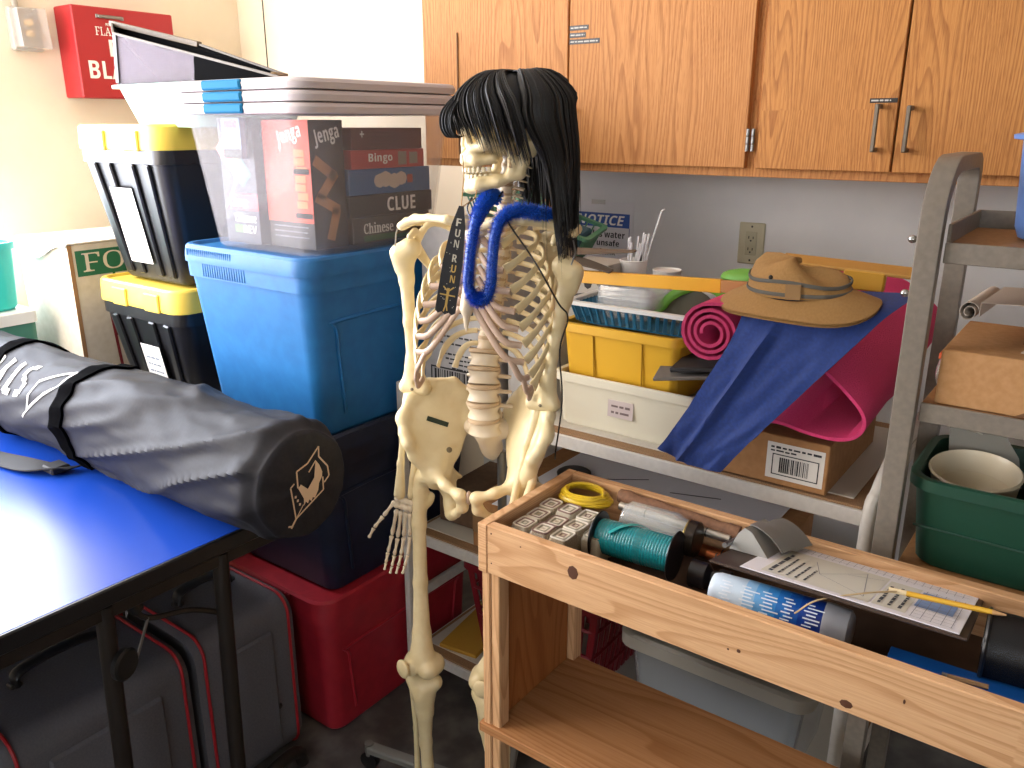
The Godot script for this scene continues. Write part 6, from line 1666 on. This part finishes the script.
func mat_cloth_hat(top: float):
	# pink exercise mat: a loose roll whose outer turn sags into a wide loop; drawn along -z
	var pink := mottled("cc3068", "d83c74", 14.0, 0.62, 0.06, 61)
	relief(pink, 0.16, 5.0, 9, 1)
	var sec := []
	var c := R2(-0.592, 1.182)
	for i in 60:
		var a := deg_to_rad(90.0 + (59 - i) * 20.0)
		var r := 0.019 + 0.039 * i / 59.0
		sec.push_back(c + R2(cos(a) * r * 1.05, sin(a) * r))
	# the last turn ends at the top; from there the sheet runs right and drops
	var tail := [R2(-0.578, 1.2405), R2(-0.54, 1.239), R2(-0.49, 1.226), R2(-0.44, 1.195), R2(-0.39, 1.158), R2(-0.34, 1.118), R2(-0.308, 1.085), R2(-0.302, 1.056), R2(-0.318, 1.034), R2(-0.35, 1.024), R2(-0.40, 1.026), R2(-0.45, 1.034), R2(-0.50, 1.024), R2(-0.56, 1.008), R2(-0.63, 1.006)]
	var v3 := []
	for p in tail: v3.push_back(V(p.x, p.y, 0))
	for p in smooth_path(v3, 4): sec.push_back(R2(p.x, p.y))
	var b := B.new()
	var ns := sec.size() - 1
	b.sheet(ns, 8, func(u, v):
		var i: int = clampi(int(round(u * ns)), 0, ns)
		var p: Vector2 = sec[i]
		var rise: float = 0.10 * v * smoothstep(-0.62, -0.34, p.x) * (1.0 if p.y > 1.03 else 0.3)
		return V(p.x + 0.03 * v * smoothstep(-0.6, -0.3, p.x) , p.y + rise, lerpf(-1.415, -1.84, v)), 0.0062)
	solo(b, "exercise_mat", pink, "pink exercise mat half unrolled under the blue cloth and hat", "mat", "", 50)
	# blue cloth: a folded drape from under the hat down past the roll
	var nz := FastNoiseLite.new(); nz.seed = 12; nz.frequency = 1.0
	var L := [V(-0.535, 1.262, -1.50), V(-0.525, 1.25, -1.42), V(-0.533, 1.19, -1.375), V(-0.567, 1.118, -1.37), V(-0.605, 1.045, -1.37), V(-0.64, 0.985, -1.375), V(-0.668, 0.945, -1.385)]
	var Mi := [V(-0.40, 1.272, -1.5), V(-0.41, 1.25, -1.42), V(-0.445, 1.185, -1.378), V(-0.487, 1.11, -1.366), V(-0.53, 1.04, -1.365), V(-0.572, 0.975, -1.368), V(-0.602, 0.928, -1.378)]
	var Rr := [V(-0.27, 1.275, -1.53), V(-0.30, 1.245, -1.44), V(-0.352, 1.175, -1.39), V(-0.405, 1.105, -1.378), V(-0.455, 1.04, -1.372), V(-0.50, 0.98, -1.372), V(-0.535, 0.93, -1.38)]
	var Ls := smooth_path(L, 6); var Ms := smooth_path(Mi, 6); var Rs := smooth_path(Rr, 6)
	var nv := Ls.size() - 1
	b = B.new()
	b.sheet(nv, 28, func(u, v):
		var i: int = clampi(int(round(u * nv)), 0, nv)
		var p: Vector3 = Ls[i] * (1 - v) * (1 - 2 * v) + Ms[i] * 4.0 * v * (1 - v) + Rs[i] * v * (2 * v - 1) if false else (Ls[i].lerp(Ms[i], v * 2) if v < 0.5 else Ms[i].lerp(Rs[i], v * 2 - 1))
		var w: float = nz.get_noise_2d(u * 4.0 + v * 2.0, v * 5.0) * 0.006 + 0.006 * sin(v * 7.0 + u * 2.0) * u
		var ridge: float = exp(-pow((v - 0.30 - 0.05 * u) / 0.05, 2.0)) * 0.016 * smoothstep(0.1, 0.4, u)
		return p + V(0, 0.2, 1.0) * (w + ridge), 0.0022)
	var bc := mottled("132e6c", "193a82", 9.0, 0.75, 0.05, 71)
	bc.rim_enabled = true; bc.rim = 0.25
	solo(b, "blue_cloth", bc, "royal blue cloth draped over the pink mat and hanging down", "cloth", "", 70)
	# hat
	var t := thing("bush_hat", "tan canvas bush hat with a grey banded crown on top of the blue cloth", "hat", V(-0.45, 1.264, -1.452), 0)
	var tan_ := mottled("94703f", "a47c4a", 12.0, 0.85, 0.06, 81)
	var hatx := T(V(0, 0, 0), V(6, 0, 2))
	var rings := []
	for q in [[0.139, -0.020], [0.137, -0.023], [0.112, -0.006], [0.086, 0.008], [0.086, 0.011], [0.112, -0.002], [0.139, -0.016]]:
		var r := PackedVector3Array()
		for i in 44:
			var a := TAU * i / 44
			r.push_back(hatx * V(cos(a) * q[0], q[1] + 0.009 * sin(a * 3.0 + 0.5) * (q[0] - 0.085) / 0.07 + 0.006 * cos(a * 2), -sin(a) * q[0] * 0.66))
		rings.push_back(r)
	rings.reverse(); b = B.new(); b.loft(rings, false, false); part(b, "brim", tan_, t, 60)
	rings = []
	for q in [[0.089, 0.008], [0.088, 0.02], [0.085, 0.034], [0.078, 0.046], [0.062, 0.056], [0.03, 0.058], [0.004, 0.055]]:
		var r := PackedVector3Array()
		for i in 44:
			var a := TAU * i / 44
			var dent: float = (q[1] - 0.008) / 0.05
			var x: float = cos(a) * q[0]; var z: float = -sin(a) * q[0] * 0.66
			var y: float = q[1] + dent * (0.012 * cos(a + 2.6) + 0.008 * sin(a * 3.0)) - dent * 0.012 * smoothstep(0.0, 0.08, x)
			r.push_back(hatx * V(x + 0.01 * dent * sin(a * 2.0), y, z))
		rings.push_back(r)
	b = B.new(); b.loft(rings, false, true); part(b, "crown", tan_, t, 70)
	for q in [[0.014, 0.0036], [0.031, 0.0036]]:
		b = B.new()
		var lp := []
		for i in 44:
			var a := TAU * i / 44
			var rr0: float = 0.0895 - (q[0] - 0.014) * 0.12
			var dent := (float(q[0]) - 0.008) / 0.05
			lp.push_back(hatx * V(cos(a) * rr0 + 0.01 * dent * sin(a * 2.0), q[0] + dent * (0.012 * cos(a + 2.6) + 0.008 * sin(a * 3.0)), -sin(a) * rr0 * 0.66))
		b.tube(lp, q[1], 6, false, 0.5, 1.0, Vector3.UP, true); part(b, "grey_band", mat("5c5a54", 0.8), t)
	b = B.new(); b.box(hatx * T(V(0.012, 0.022, 0.0605), V(-8, 8, 0)), V(0.026, 0.026, 0.004), 0.001); part(b, "band_loop", mat("8e6f48", 0.85), t)
	b = B.new(); b.ell(hatx * V(-0.03, 0.043, 0.052), V(0.004, 0.004, 0.003), 10, 5); part(b, "eyelet", M.black, t)

# ---------------------------------------------------------------- grey book cart at the right
func book_cart():
	var gm := mottled("6f675c", "7b7266", 5.0, 0.42, 0.05, 91)
	var t := thing("book_cart", "grey metal book cart with looped end posts at the right", "cart")
	var x := -0.232; var z1 := -1.335; var z0 := -1.60
	var x2 := 0.62
	for xx in [x, x2]:
		var b := B.new()
		var path := [V(xx, 0.06, z1)]
		for y in [0.4, 0.8, 1.2, 1.38]: path.push_back(V(xx, y, z1))
		for k in 7: var a := PI / 2 * k / 6; path.push_back(V(xx, 1.405 + 0.09 * sin(a), z1 - 0.085 + 0.085 * cos(a)))
		for k in 7: var a := PI / 2 * k / 6; path.push_back(V(xx, 1.465 + 0.03 * cos(a), z0 + 0.03 - 0.03 * sin(a)))
		path.push_back(V(xx, 1.38, z0)); path.push_back(V(xx, 0.8, z0)); path.push_back(V(xx, 0.06, z0))
		# rectangular tube section
		var rings := []
		for i in path.size():
			var d: Vector3 = (path[min(i + 1, path.size() - 1)] - path[max(i - 1, 0)]).normalized()
			var nrm := d.cross(V(1, 0, 0)).normalized()
			var r := PackedVector3Array()
			for q in rr(0.0165, 0.0125, 0.003, 2): r.push_back(path[i] + V(1, 0, 0) * q.x - nrm * q.y)
			r.reverse()
			rings.push_back(r)
		b.loft(rings)
		part(b, "looped_post", gm, t, 30)
	for q in [[1.386, 0.028], [1.143, 0.028], [0.865, 0.028]]:
		var b := B.new()
		var y: float = q[0]
		b.bb(x + 0.021, x2 - 0.021, y - 0.012, y, z0 + 0.012, z1 - 0.012, 0.001); var s := part(b, "shelf", mottled("8a6138", "9c7044", 5.0, 0.6, 0.05, 92), t)
		b = B.new()
		var lip: float = q[1]
		b.bb(x + 0.021, x2 - 0.021, y - 0.012, y + lip * (1.0 if q[0] > 1.3 else 0.12), z0 - 0.004, z0 + 0.001, 0.001); b.bb(x + 0.021, x2 - 0.021, y - 0.028, y + 0.002, z1 - 0.004, z1 + 0.001, 0.001)
		if q[0] > 1.3: b.bb(x + 0.021, x + 0.026, y - 0.012, y + lip, z0, z1 - 0.004, 0.001)
		part(b, "shelf_lip", gm, s)
	var b := B.new()
	for y in [1.41, 1.33]:
		b = B.new(); b.ell(V(x - 0.022, y - 0.02, z1 + 0.006), V(0.007, 0.006, 0.006), 10, 6); part(b, "bolt", M.chrome, t)
	for xx in [x, x2]:
		for z in [z1, z0]:
			b = B.new(); b.lathe(T(V(xx - 0.012, 0.032, z), V(0, 0, -90)), [R2(0.012, 0.0), R2(0.032, 0.003), R2(0.032, 0.021), R2(0.012, 0.024)], 18); part(b, "caster", M.black, t)
	# blue pitcher and coloured cup on the top shelf
	t = thing("blue_pitcher", "periwinkle blue plastic pitcher on the top shelf of the book cart", "pitcher", V(-0.083, 1.3865, -1.455))
	var bl := mat("6486c4", 0.38)
	b = B.new(); b.lathe(T(V(0, 0, 0)), [R2(0.04, 0.0), R2(0.052, 0.004), R2(0.058, 0.02), R2(0.066, 0.142), R2(0.078, 0.144), R2(0.079, 0.150), R2(0.066, 0.153), R2(0.062, 0.145), R2(0.052, 0.02), R2(0.04, 0.006)], 34); part(b, "pitcher_body", bl, t)
	b = B.new(); b.tube([V(-0.03, 0.172, 0.01), V(0.05, 0.178, 0.0)], 0.012, 10, true, 1, 0.5); part(b, "inner_scoop", mat("3f6fae", 0.4), t)
	t = thing("red_yellow_toy", "small red and yellow piece standing in the blue pitcher", "toy", V(-0.055, 1.395, -1.47))
	b = B.new(); b.tube([V(0, 0, 0), V(0, 0.19, 0)], 0.012, 10); part(b, "stem", mat("c04a4a", 0.5), t)
	b = B.new(); b.ell(V(0, 0.2, 0), V(0.016, 0.014, 0.016)); part(b, "tip", mat("d8b63c", 0.5), t)
	# middle shelf
	t = thing("open_carton", "torn kraft carton on the middle shelf of the book cart", "carton", V(-0.03, 1.144, -1.465))
	b = B.new(); b.bb(-0.165, 0.3, 0.0, 0.085, -0.12, 0.118, 0.002); part(b, "box", mottled("a87c4e", "b3875a", 5.0, 0.85, 0.05, 93), t)
	b = B.new(); b.ext(T(V(0, 0, 0.1183)), PackedVector2Array([R2(-0.06, 0.0), R2(-0.03, 0.018), R2(0.0, 0.022), R2(0.05, 0.016), R2(0.12, 0.02), R2(0.12, 0.0)]), 0.001); part(b, "torn_patch", mat("6b4a2e", 0.9), t)
	b = B.new(); b.box(T(V(0.07, 0.0855, 0.01), V(0, -6, 0)), V(0.26, 0.001, 0.16), 0.0003); solo_on(t, b)
	t = thing("small_carton", "thin brown carton on the white sheet on the open carton", "carton", V(0.02, 1.231, -1.50))
	b = B.new(); b.bb(-0.12, 0.24, 0.0, 0.028, -0.06, 0.06, 0.002); part(b, "box", mottled("8a5f3a", "956843", 6.0, 0.8), t)
	b = B.new(); b.bb(-0.12, 0.24, 0.0, 0.03, 0.059, 0.0605, 0.0003); part(b, "edge_strip", mat("7a5232", 0.8), t)
	t = thing("paper_roll", "loose roll of white papers on the cartons of the book cart", "papers", V(-0.01, 1.262, -1.47))
	b = B.new()
	var sp := []
	for i in 26: var a := deg_to_rad(-90 - i * 26.0); var r := 0.006 + i * 0.00045; sp.push_back(R2(-0.165 + cos(a) * r * 0.9, 0.018 + sin(a) * r))
	for p in [R2(-0.15, 0.034), R2(-0.1, 0.036), R2(-0.02, 0.03), R2(0.08, 0.026), R2(0.2, 0.024)]: sp.push_back(p)
	b.sheet(sp.size() - 1, 5, func(u, v):
		var p: Vector2 = sp[clampi(int(round(u * (sp.size() - 1))), 0, sp.size() - 1)]
		return V(p.x + 0.01 * v, p.y + 0.012 * v * smoothstep(-0.1, 0.1, p.x) * 0.3, lerpf(0.075, -0.09, v)), 0.0008)
	part(b, "rolled_sheet", mat("c9bcae", 0.75), t)
	b = B.new(); b.sheet(4, 3, func(u, v): return V(lerpf(-0.06, 0.2, u), 0.039 - 0.004 * u + 0.003 * sin(u * 5), lerpf(0.08 - 0.03 * u, -0.07, v)), 0.0008); part(b, "loose_sheet", mat("bfb0a2", 0.75), t)
	t = thing("clear_bag", "crumpled clear plastic bag beside the open carton", "bag", V(-0.202, 1.145, -1.43))
	var nz := FastNoiseLite.new(); nz.seed = 3; nz.frequency = 20.0
	b = B.new(); b.sheet(10, 8, func(u, v): var a = TAU * u; var r = 0.02 * sin(PI * clampf(v, 0.02, 0.98)); return V(cos(a) * r * 0.4, 0.002 + 0.06 * v + nz.get_noise_2d(u * 3, v * 3) * 0.004, sin(a) * r * 2.0)); part(b, "film", glass("d8d6d2", 0.3, 0.15), t)
	b = B.new(); b.bb(-0.01, 0.01, 0.045, 0.055, -0.045, -0.01, 0.001); part(b, "orange_tag", mat("c85a30", 0.6), t)
	# green tote with crockery on the lower shelf
	t = thing("green_tote", "open dark green tote with crockery on the lower shelf of the book cart", "tote", V(0.08, 0.8665, -1.465))
	open_tub(t, "tote_body", 0.275, 0.105, 0.288, 0.118, 0.155, 0.01, mat("14402f", 0.45), 0.04)
	b = B.new(); b.tube(smooth_path([V(-0.278, 0.07, 0.112), V(0.0, 0.068, 0.1135), V(0.27, 0.07, 0.112)], 4), 0.002, 6); part(b, "moulded_line", mat("123a2b", 0.45), t)
	t = thing("white_bowl", "cream bowl lying in the dark green tote", "bowl", V(-0.133, 0.95, -1.455))
	b = B.new(); b.lathe(T(V(0, 0, 0), V(8, 0, 0)), [R2(0.025, 0.0), R2(0.05, 0.004), R2(0.062, 0.03), R2(0.066, 0.062), R2(0.069, 0.064), R2(0.066, 0.067), R2(0.062, 0.06), R2(0.056, 0.03), R2(0.03, 0.008)], 32); part(b, "bowl_body", mat("cfc3a8", 0.35), t)
	for k in 2:
		t = thing("broken_shard", ["grey pottery shard leaning behind the cream bowl", "grey pottery shard beside the cream bowl"][k], "shard", [V(-0.13, 0.965, -1.525), V(0.0, 0.965, -1.49)][k], [10, -15][k])
		b = B.new(); b.ext(T(V(0, 0.0, 0), V(-18, 0, 0)), PackedVector2Array([R2(-0.05, 0), R2(0.06, 0), R2(0.05, 0.05), R2(0.012, 0.105), R2(-0.005, 0.085), R2(-0.06, 0.1)]), 0.006); part(b, "shard_body", mat("7d7a70", 0.6), t)
		b = B.new(); b.bar(V(-0.055, 0.092, -0.022), V(-0.008, 0.08, -0.018), 0.003, 0.003); part(b, "broken_edge", mat("a8a496", 0.7), t)
func solo_on(t: Node3D, b: B):
	part(b, "white_sheet", mat("c6b9aa", 0.8), t)

# ---------------------------------------------------------------- wig, medal strip, tinsel garland, stand
func wig():
	var hair := mat("070607", 0.55)
	var t := thing("black_wig", "long straight black wig with a swept fringe on the skull", "wig")
	t.transform = SK.transform * HEAD.orthonormalized()
	var g := RandomNumberGenerator.new(); g.seed = 44
	# cap
	var b := B.new()
	var rings := []
	for i in 13:
		var ph := deg_to_rad(-12.0 + 102.0 * i / 12)
		var r := PackedVector3Array()
		for j in 36:
			var a := TAU * j / 36
			r.push_back(V(cos(a) * cos(ph) * 0.078, 0.004 + sin(ph) * 0.0775, -0.018 - sin(a) * cos(ph) * (0.094 if sin(a) > 0 else 0.096)))
		rings.push_back(r)
	# keep the cap off the face: lift the front of the lowest rings
	for i in rings.size():
		var r: PackedVector3Array = rings[i]
		for j in r.size():
			var p := r[j]
			if p.z > 0.03 and i < 5: p.y = maxf(p.y, 0.028 - 0.1 * (0.075 - p.z)); p.z = minf(p.z, 0.078)
			r[j] = p
		rings[i] = r
	b.loft(rings, false, true)
	part(b, "wig_cap", hair, t, 70)
	# locks: tapered flat ribbons from the parting over the head and down
	var crown := V(0.012, 0.070, -0.015)
	var mk := func(b2: B, pts: Array, w: float):
		var n := pts.size()
		var rad := []
		for i in n: rad.push_back(w * (0.55 + 0.45 * sin(PI * clampf(0.12 + 0.8 * i / (n - 1), 0, 1))) * (1.0 - 0.82 * smoothstep(0.72, 1.0, float(i) / (n - 1))))
		var out: Vector3 = (pts[n / 2] - V(0, 0.0, -0.02))
		b2.tube(pts, rad, 6, true, 0.4, 1.0, out.normalized())
	var on := func(az: float, el: float, k: float) -> Vector3:      # az 0 = face, 90 = left ear
		var a := deg_to_rad(az); var e := deg_to_rad(el)
		return V(sin(a) * cos(e) * 0.079 * k, 0.004 + sin(e) * 0.071 * k, -0.018 + cos(a) * cos(e) * 0.096 * k)
	# fringe, combed across the brow; ends curl at the temple side
	b = B.new()
	for i in 280:
		var u := pow(g.randf(), 0.8)
		var az := lerpf(-60, 74, u) + g.randf_range(-3, 3)
		var k := 1.02 + g.randf() * 0.13
		var start := crown + V(g.randf_range(-0.012, 0.012), 0.005, g.randf_range(-0.03, 0.012))
		var low := lerpf(-0.004, -0.062, smoothstep(0.4, 1.0, u)) + g.randf_range(-0.014, 0.01)
		var e: Vector3 = on.call(az + 14, -2, k + 0.04)
		e.y = low * 0.9 - 0.004
		var pts := smooth_path([start, on.call(az * 0.85 - 8, 64, k + 0.03), on.call(az - 6, 36, k + 0.06), on.call(az + 3, 12, k + 0.06), e], 4)
		mk.call(b, pts, g.randf_range(0.0025, 0.0045))
	for i in 22:      # the forward-curling wisps
		var k := 1.1 + g.randf() * 0.1
		var az := g.randf_range(-30, 24)
		var e0: Vector3 = on.call(az, 8, k)
		mk.call(b, smooth_path([on.call(az * 0.7, 45, k), e0 + V(0, 0.01, 0.010), e0 + V(0.004, -0.016, 0.018), e0 + V(0.006, -0.034, 0.010), e0 + V(0.004, -0.034, -0.004)], 5), 0.0026)
	var fr := part(b, "fringe", hair, t, 75); fr.set_meta("kind", "stuff")
	# long hair at the sides and back
	b = B.new()
	for i in 640:
		var az := lerpf(84, 262, g.randf())
		var k := 1.0 + g.randf() * 0.15
		var fall := g.randf_range(-0.235, -0.175) if az < 205 else g.randf_range(-0.19, -0.13)
		var side: Vector3 = on.call(az, -2, k + 0.04)
		side.z = maxf(side.z, -0.1)
		var front := clampf((125.0 - az) / 40.0, 0.0, 1.0)
		var low := V(side.x * 0.95, -0.075, side.z - 0.006 - 0.026 * front)
		var tip := V(low.x * g.randf_range(0.7, 1.0) + 0.006, fall, maxf(low.z * g.randf_range(0.85, 1.02) - 0.022 * front, -0.104))
		var pts := smooth_path([crown + V(g.randf_range(-0.01, 0.01), 0.005, g.randf_range(-0.03, 0.01)), on.call(az, 58, k + 0.05), on.call(az, 24, k + 0.06), side, low, tip], 4)
		for q in pts.size(): pts[q].z = maxf(pts[q].z, -0.107 - 0.004 * sin(q * 1.7))
		mk.call(b, pts, g.randf_range(0.0035, 0.0062))
	for i in 26:      # thin strays
		var az := g.randf_range(90, 200)
		var side: Vector3 = on.call(az, -2, 1.14)
		side.z = maxf(side.z, -0.1)
		mk.call(b, smooth_path([on.call(az, 30, 1.1), side, V(side.x * 0.97, -0.08, side.z - 0.008), V(side.x * 0.95 + g.randf_range(-0.008, 0.008), g.randf_range(-0.27, -0.2), side.z - 0.01)], 4), 0.0008)
	var lh := part(b, "long_hair", hair, t, 75); lh.set_meta("kind", "stuff")

func accessories():
	# base: strings, medal strip, garland given in the skeleton's own frame
	var sx := SK.transform
	# tinsel garland
	var t := thing("tinsel_garland", "bright blue tinsel garland hung round the skeleton's neck", "garland")
	t.transform = sx
	var path := smooth_path([V(0.135, 1.392, -0.03), V(0.116, 1.404, 0.02), V(0.09, 1.413, 0.06), V(0.069, 1.404, 0.085), V(0.061, 1.376, 0.1), V(0.059, 1.332, 0.11), V(0.058, 1.295, 0.115), V(0.049, 1.272, 0.118), V(0.031, 1.27, 0.118), V(0.018, 1.29, 0.115), V(0.018, 1.325, 0.11), V(0.02, 1.366, 0.1), V(0.024, 1.404, 0.085), V(0.028, 1.43, 0.05), V(0.03, 1.43, 0.01)], 7)
	var b := B.new(); b.tube(path, 0.009, 14)
	part(b, "core", mat("1450b8", 0.4), t)
	var g := RandomNumberGenerator.new(); g.seed = 9
	b = B.new()
	for i in path.size() * 100:
		var k := g.randi() % (path.size() - 1)
		var p: Vector3 = path[k].lerp(path[k + 1], g.randf())
		var d := V(g.randfn(), g.randfn(), g.randfn()).normalized()
		var tan_: Vector3 = (path[k + 1] - path[k]).normalized()
		d = (d - tan_ * d.dot(tan_) * 0.8).normalized()
		var w := d.cross(tan_).normalized() * 0.0013
		var e := p + d * g.randf_range(0.0125, 0.0185) + tan_ * g.randf_range(-0.004, 0.004)
		b.tri(p + d * 0.005 + w, p + d * 0.005 - w, e); b.tri(p + d * 0.005 - w, p + d * 0.005 + w, e)
	var ts := part(b, "tinsel", mat("2a70e0", 0.35), t); ts.set_meta("kind", "stuff")
	# medal strip hanging from the teeth
	t = thing("award_strip", "black award strip lettered down its length, hanging from the skeleton's teeth", "ribbon")
	t.transform = sx * Transform3D(Basis.from_euler(V(deg_to_rad(2), deg_to_rad(12), deg_to_rad(-10.5))), V(0.004, 1.335, 0.147))
	b = B.new()
	b.ext(T(V(0, 0, -0.001)), PackedVector2Array([R2(-0.0175, -0.085), R2(-0.012, -0.089), R2(-0.006, -0.086), R2(0, -0.09), R2(0.006, -0.086), R2(0.012, -0.089), R2(0.0175, -0.085), R2(0.0165, 0.0), R2(0.0115, 0.06), R2(0.004, 0.092), R2(-0.004, 0.092), R2(-0.0115, 0.06), R2(-0.0165, 0.0)]), 0.002)
	part(b, "strip", mat("15161c", 0.4), t)
	var silver := mat("c9c4b4", 0.35, 0.3); var gold := mat("c9a85e", 0.35, 0.4)
	var y := 0.066
	for k in 6:
		text("FUNRUN"[k], silver if k < 4 else gold, t, T(V(0.0 + 0.0008 * k, y, 0.0014)), 0.008, 0.0125, true)
		y -= 0.0175 if k != 2 else 0.024
	b = B.new()
	var f := T(V(0.0, 0, 0.001))
	for q in [[R2(0.0, -0.055), R2(0.0, -0.073), 0.004], [R2(0.0, -0.07), R2(-0.003, -0.085), 0.0022], [R2(0.0, -0.07), R2(0.003, -0.083), 0.0022], [R2(-0.013, -0.056), R2(0.013, -0.056), 0.0024], [R2(0, -0.05), R2(-0.009, -0.042), 0.0022], [R2(0, -0.05), R2(0.009, -0.041), 0.0022], [R2(0.0, -0.044), R2(0, -0.056), 0.0045]]: line(b, f, q[0], q[1], q[2], 0.0008)
	part(b, "runner_figure", gold, t)
	b = B.new()
	for k in 22: var p := R2(g.randf_range(-0.013, 0.013), g.randf_range(-0.08, 0.06)); flat(b, f, p.x, p.x + 0.0012, p.y, p.y + 0.0012, 0.0006)
	part(b, "star_print", silver, t)
	# strings holding it
	b = B.new()
	var top: Vector3 = HEAD * V(0.012, -0.097, 0.078)
	var hk: Vector3 = (sx.affine_inverse() * t.transform) * V(0, 0.09, 0)
	b.tube([top + V(-0.004, 0.03, 0.006), top + V(-0.002, 0, 0.006), hk], 0.0011, 5); b.tube([top + V(0.026, 0.0, 0.0), top + V(0.02, -0.04, 0.012), hk], 0.0011, 5)
	b.v = (t.transform.affine_inverse() * sx) * b.v
	part(b, "string", mat("a8824e", 0.8), t)
	# thin black cord over the ribs
	b = B.new()
	b.tube(smooth_path([V(0.075, 1.40, 0.075), V(0.081, 1.391, 0.085), V(0.13, 1.335, 0.1), V(0.165, 1.265, 0.08), V(0.177, 1.236, 0.06), V(0.155, 1.17, 0.03), V(0.161, 1.077, 0.03), V(0.142, 0.967, 0.0), V(0.135, 0.94, -0.02)], 5), 0.0016, 5)
	b.v = sx * b.v
	solo(b, "hanging_string", M.black, "thin black cord hanging slantwise over the left ribs", "cord")
	b = B.new()
	b.tube(smooth_path([V(-0.003, 1.43, 0.045), V(-0.005, 1.41, 0.06), V(0.02, 1.385, 0.075), V(0.03, 1.41, 0.05), V(0.045, 1.44, 0.02)], 5), 0.0018, 5)
	b.v = sx * b.v
	solo(b, "neck_cord", M.black, "short black cord looped at the skeleton's throat", "cord")
	# stand: pole behind the pelvis and a star base on casters
	t = thing("skeleton_stand", "grey rolling stand with a steel pole behind the skeleton's pelvis", "stand", V(-0.935, 0, -1.23))
	b = B.new(); b.tube([V(0, 0.09, 0), V(0, 0.925, 0.0)], 0.0095, 14); part(b, "pole", M.steel, t)
	b = B.new(); b.lathe(T(V(0, 0.05, 0)), [R2(0.03, 0), R2(0.035, 0.01), R2(0.03, 0.05), R2(0.014, 0.06)], 18); part(b, "hub", mat("5a5854", 0.5), t)
	for k in 5:
		var a := deg_to_rad(190.7 + 72.0 * k)
		var reach := 0.375 if k == 0 else 0.27
		var e := V(cos(a) * reach, 0.06, -sin(a) * reach)
		b = B.new(); b.bar(V(0, 0.07, 0), e, 0.03, 0.02, Vector3.UP, 0.004); var leg := part(b, "base_leg", mat("7c7a74", 0.5), t)
		b = B.new(); b.lathe(T(V(e.x, 0.024, e.z), V(90, rad_to_deg(a), 0)), [R2(0.008, -0.01), R2(0.024, -0.008), R2(0.024, 0.008), R2(0.008, 0.01)], 16); part(b, "caster", M.black, leg)
		b = B.new(); b.tube([V(e.x, 0.04, e.z), V(e.x, 0.075, e.z)], 0.011, 10); part(b, "caster_stem", mat("6f6d68", 0.5), leg)

func _ready():
	materials()
	view()
	room()
	cabinets()
	wall_things()
	left_totes()
	left_corner()
	blue_table()
	bag()
	cases()
	skeleton()
	tray_table()
	carts()
	wig()
	accessories()
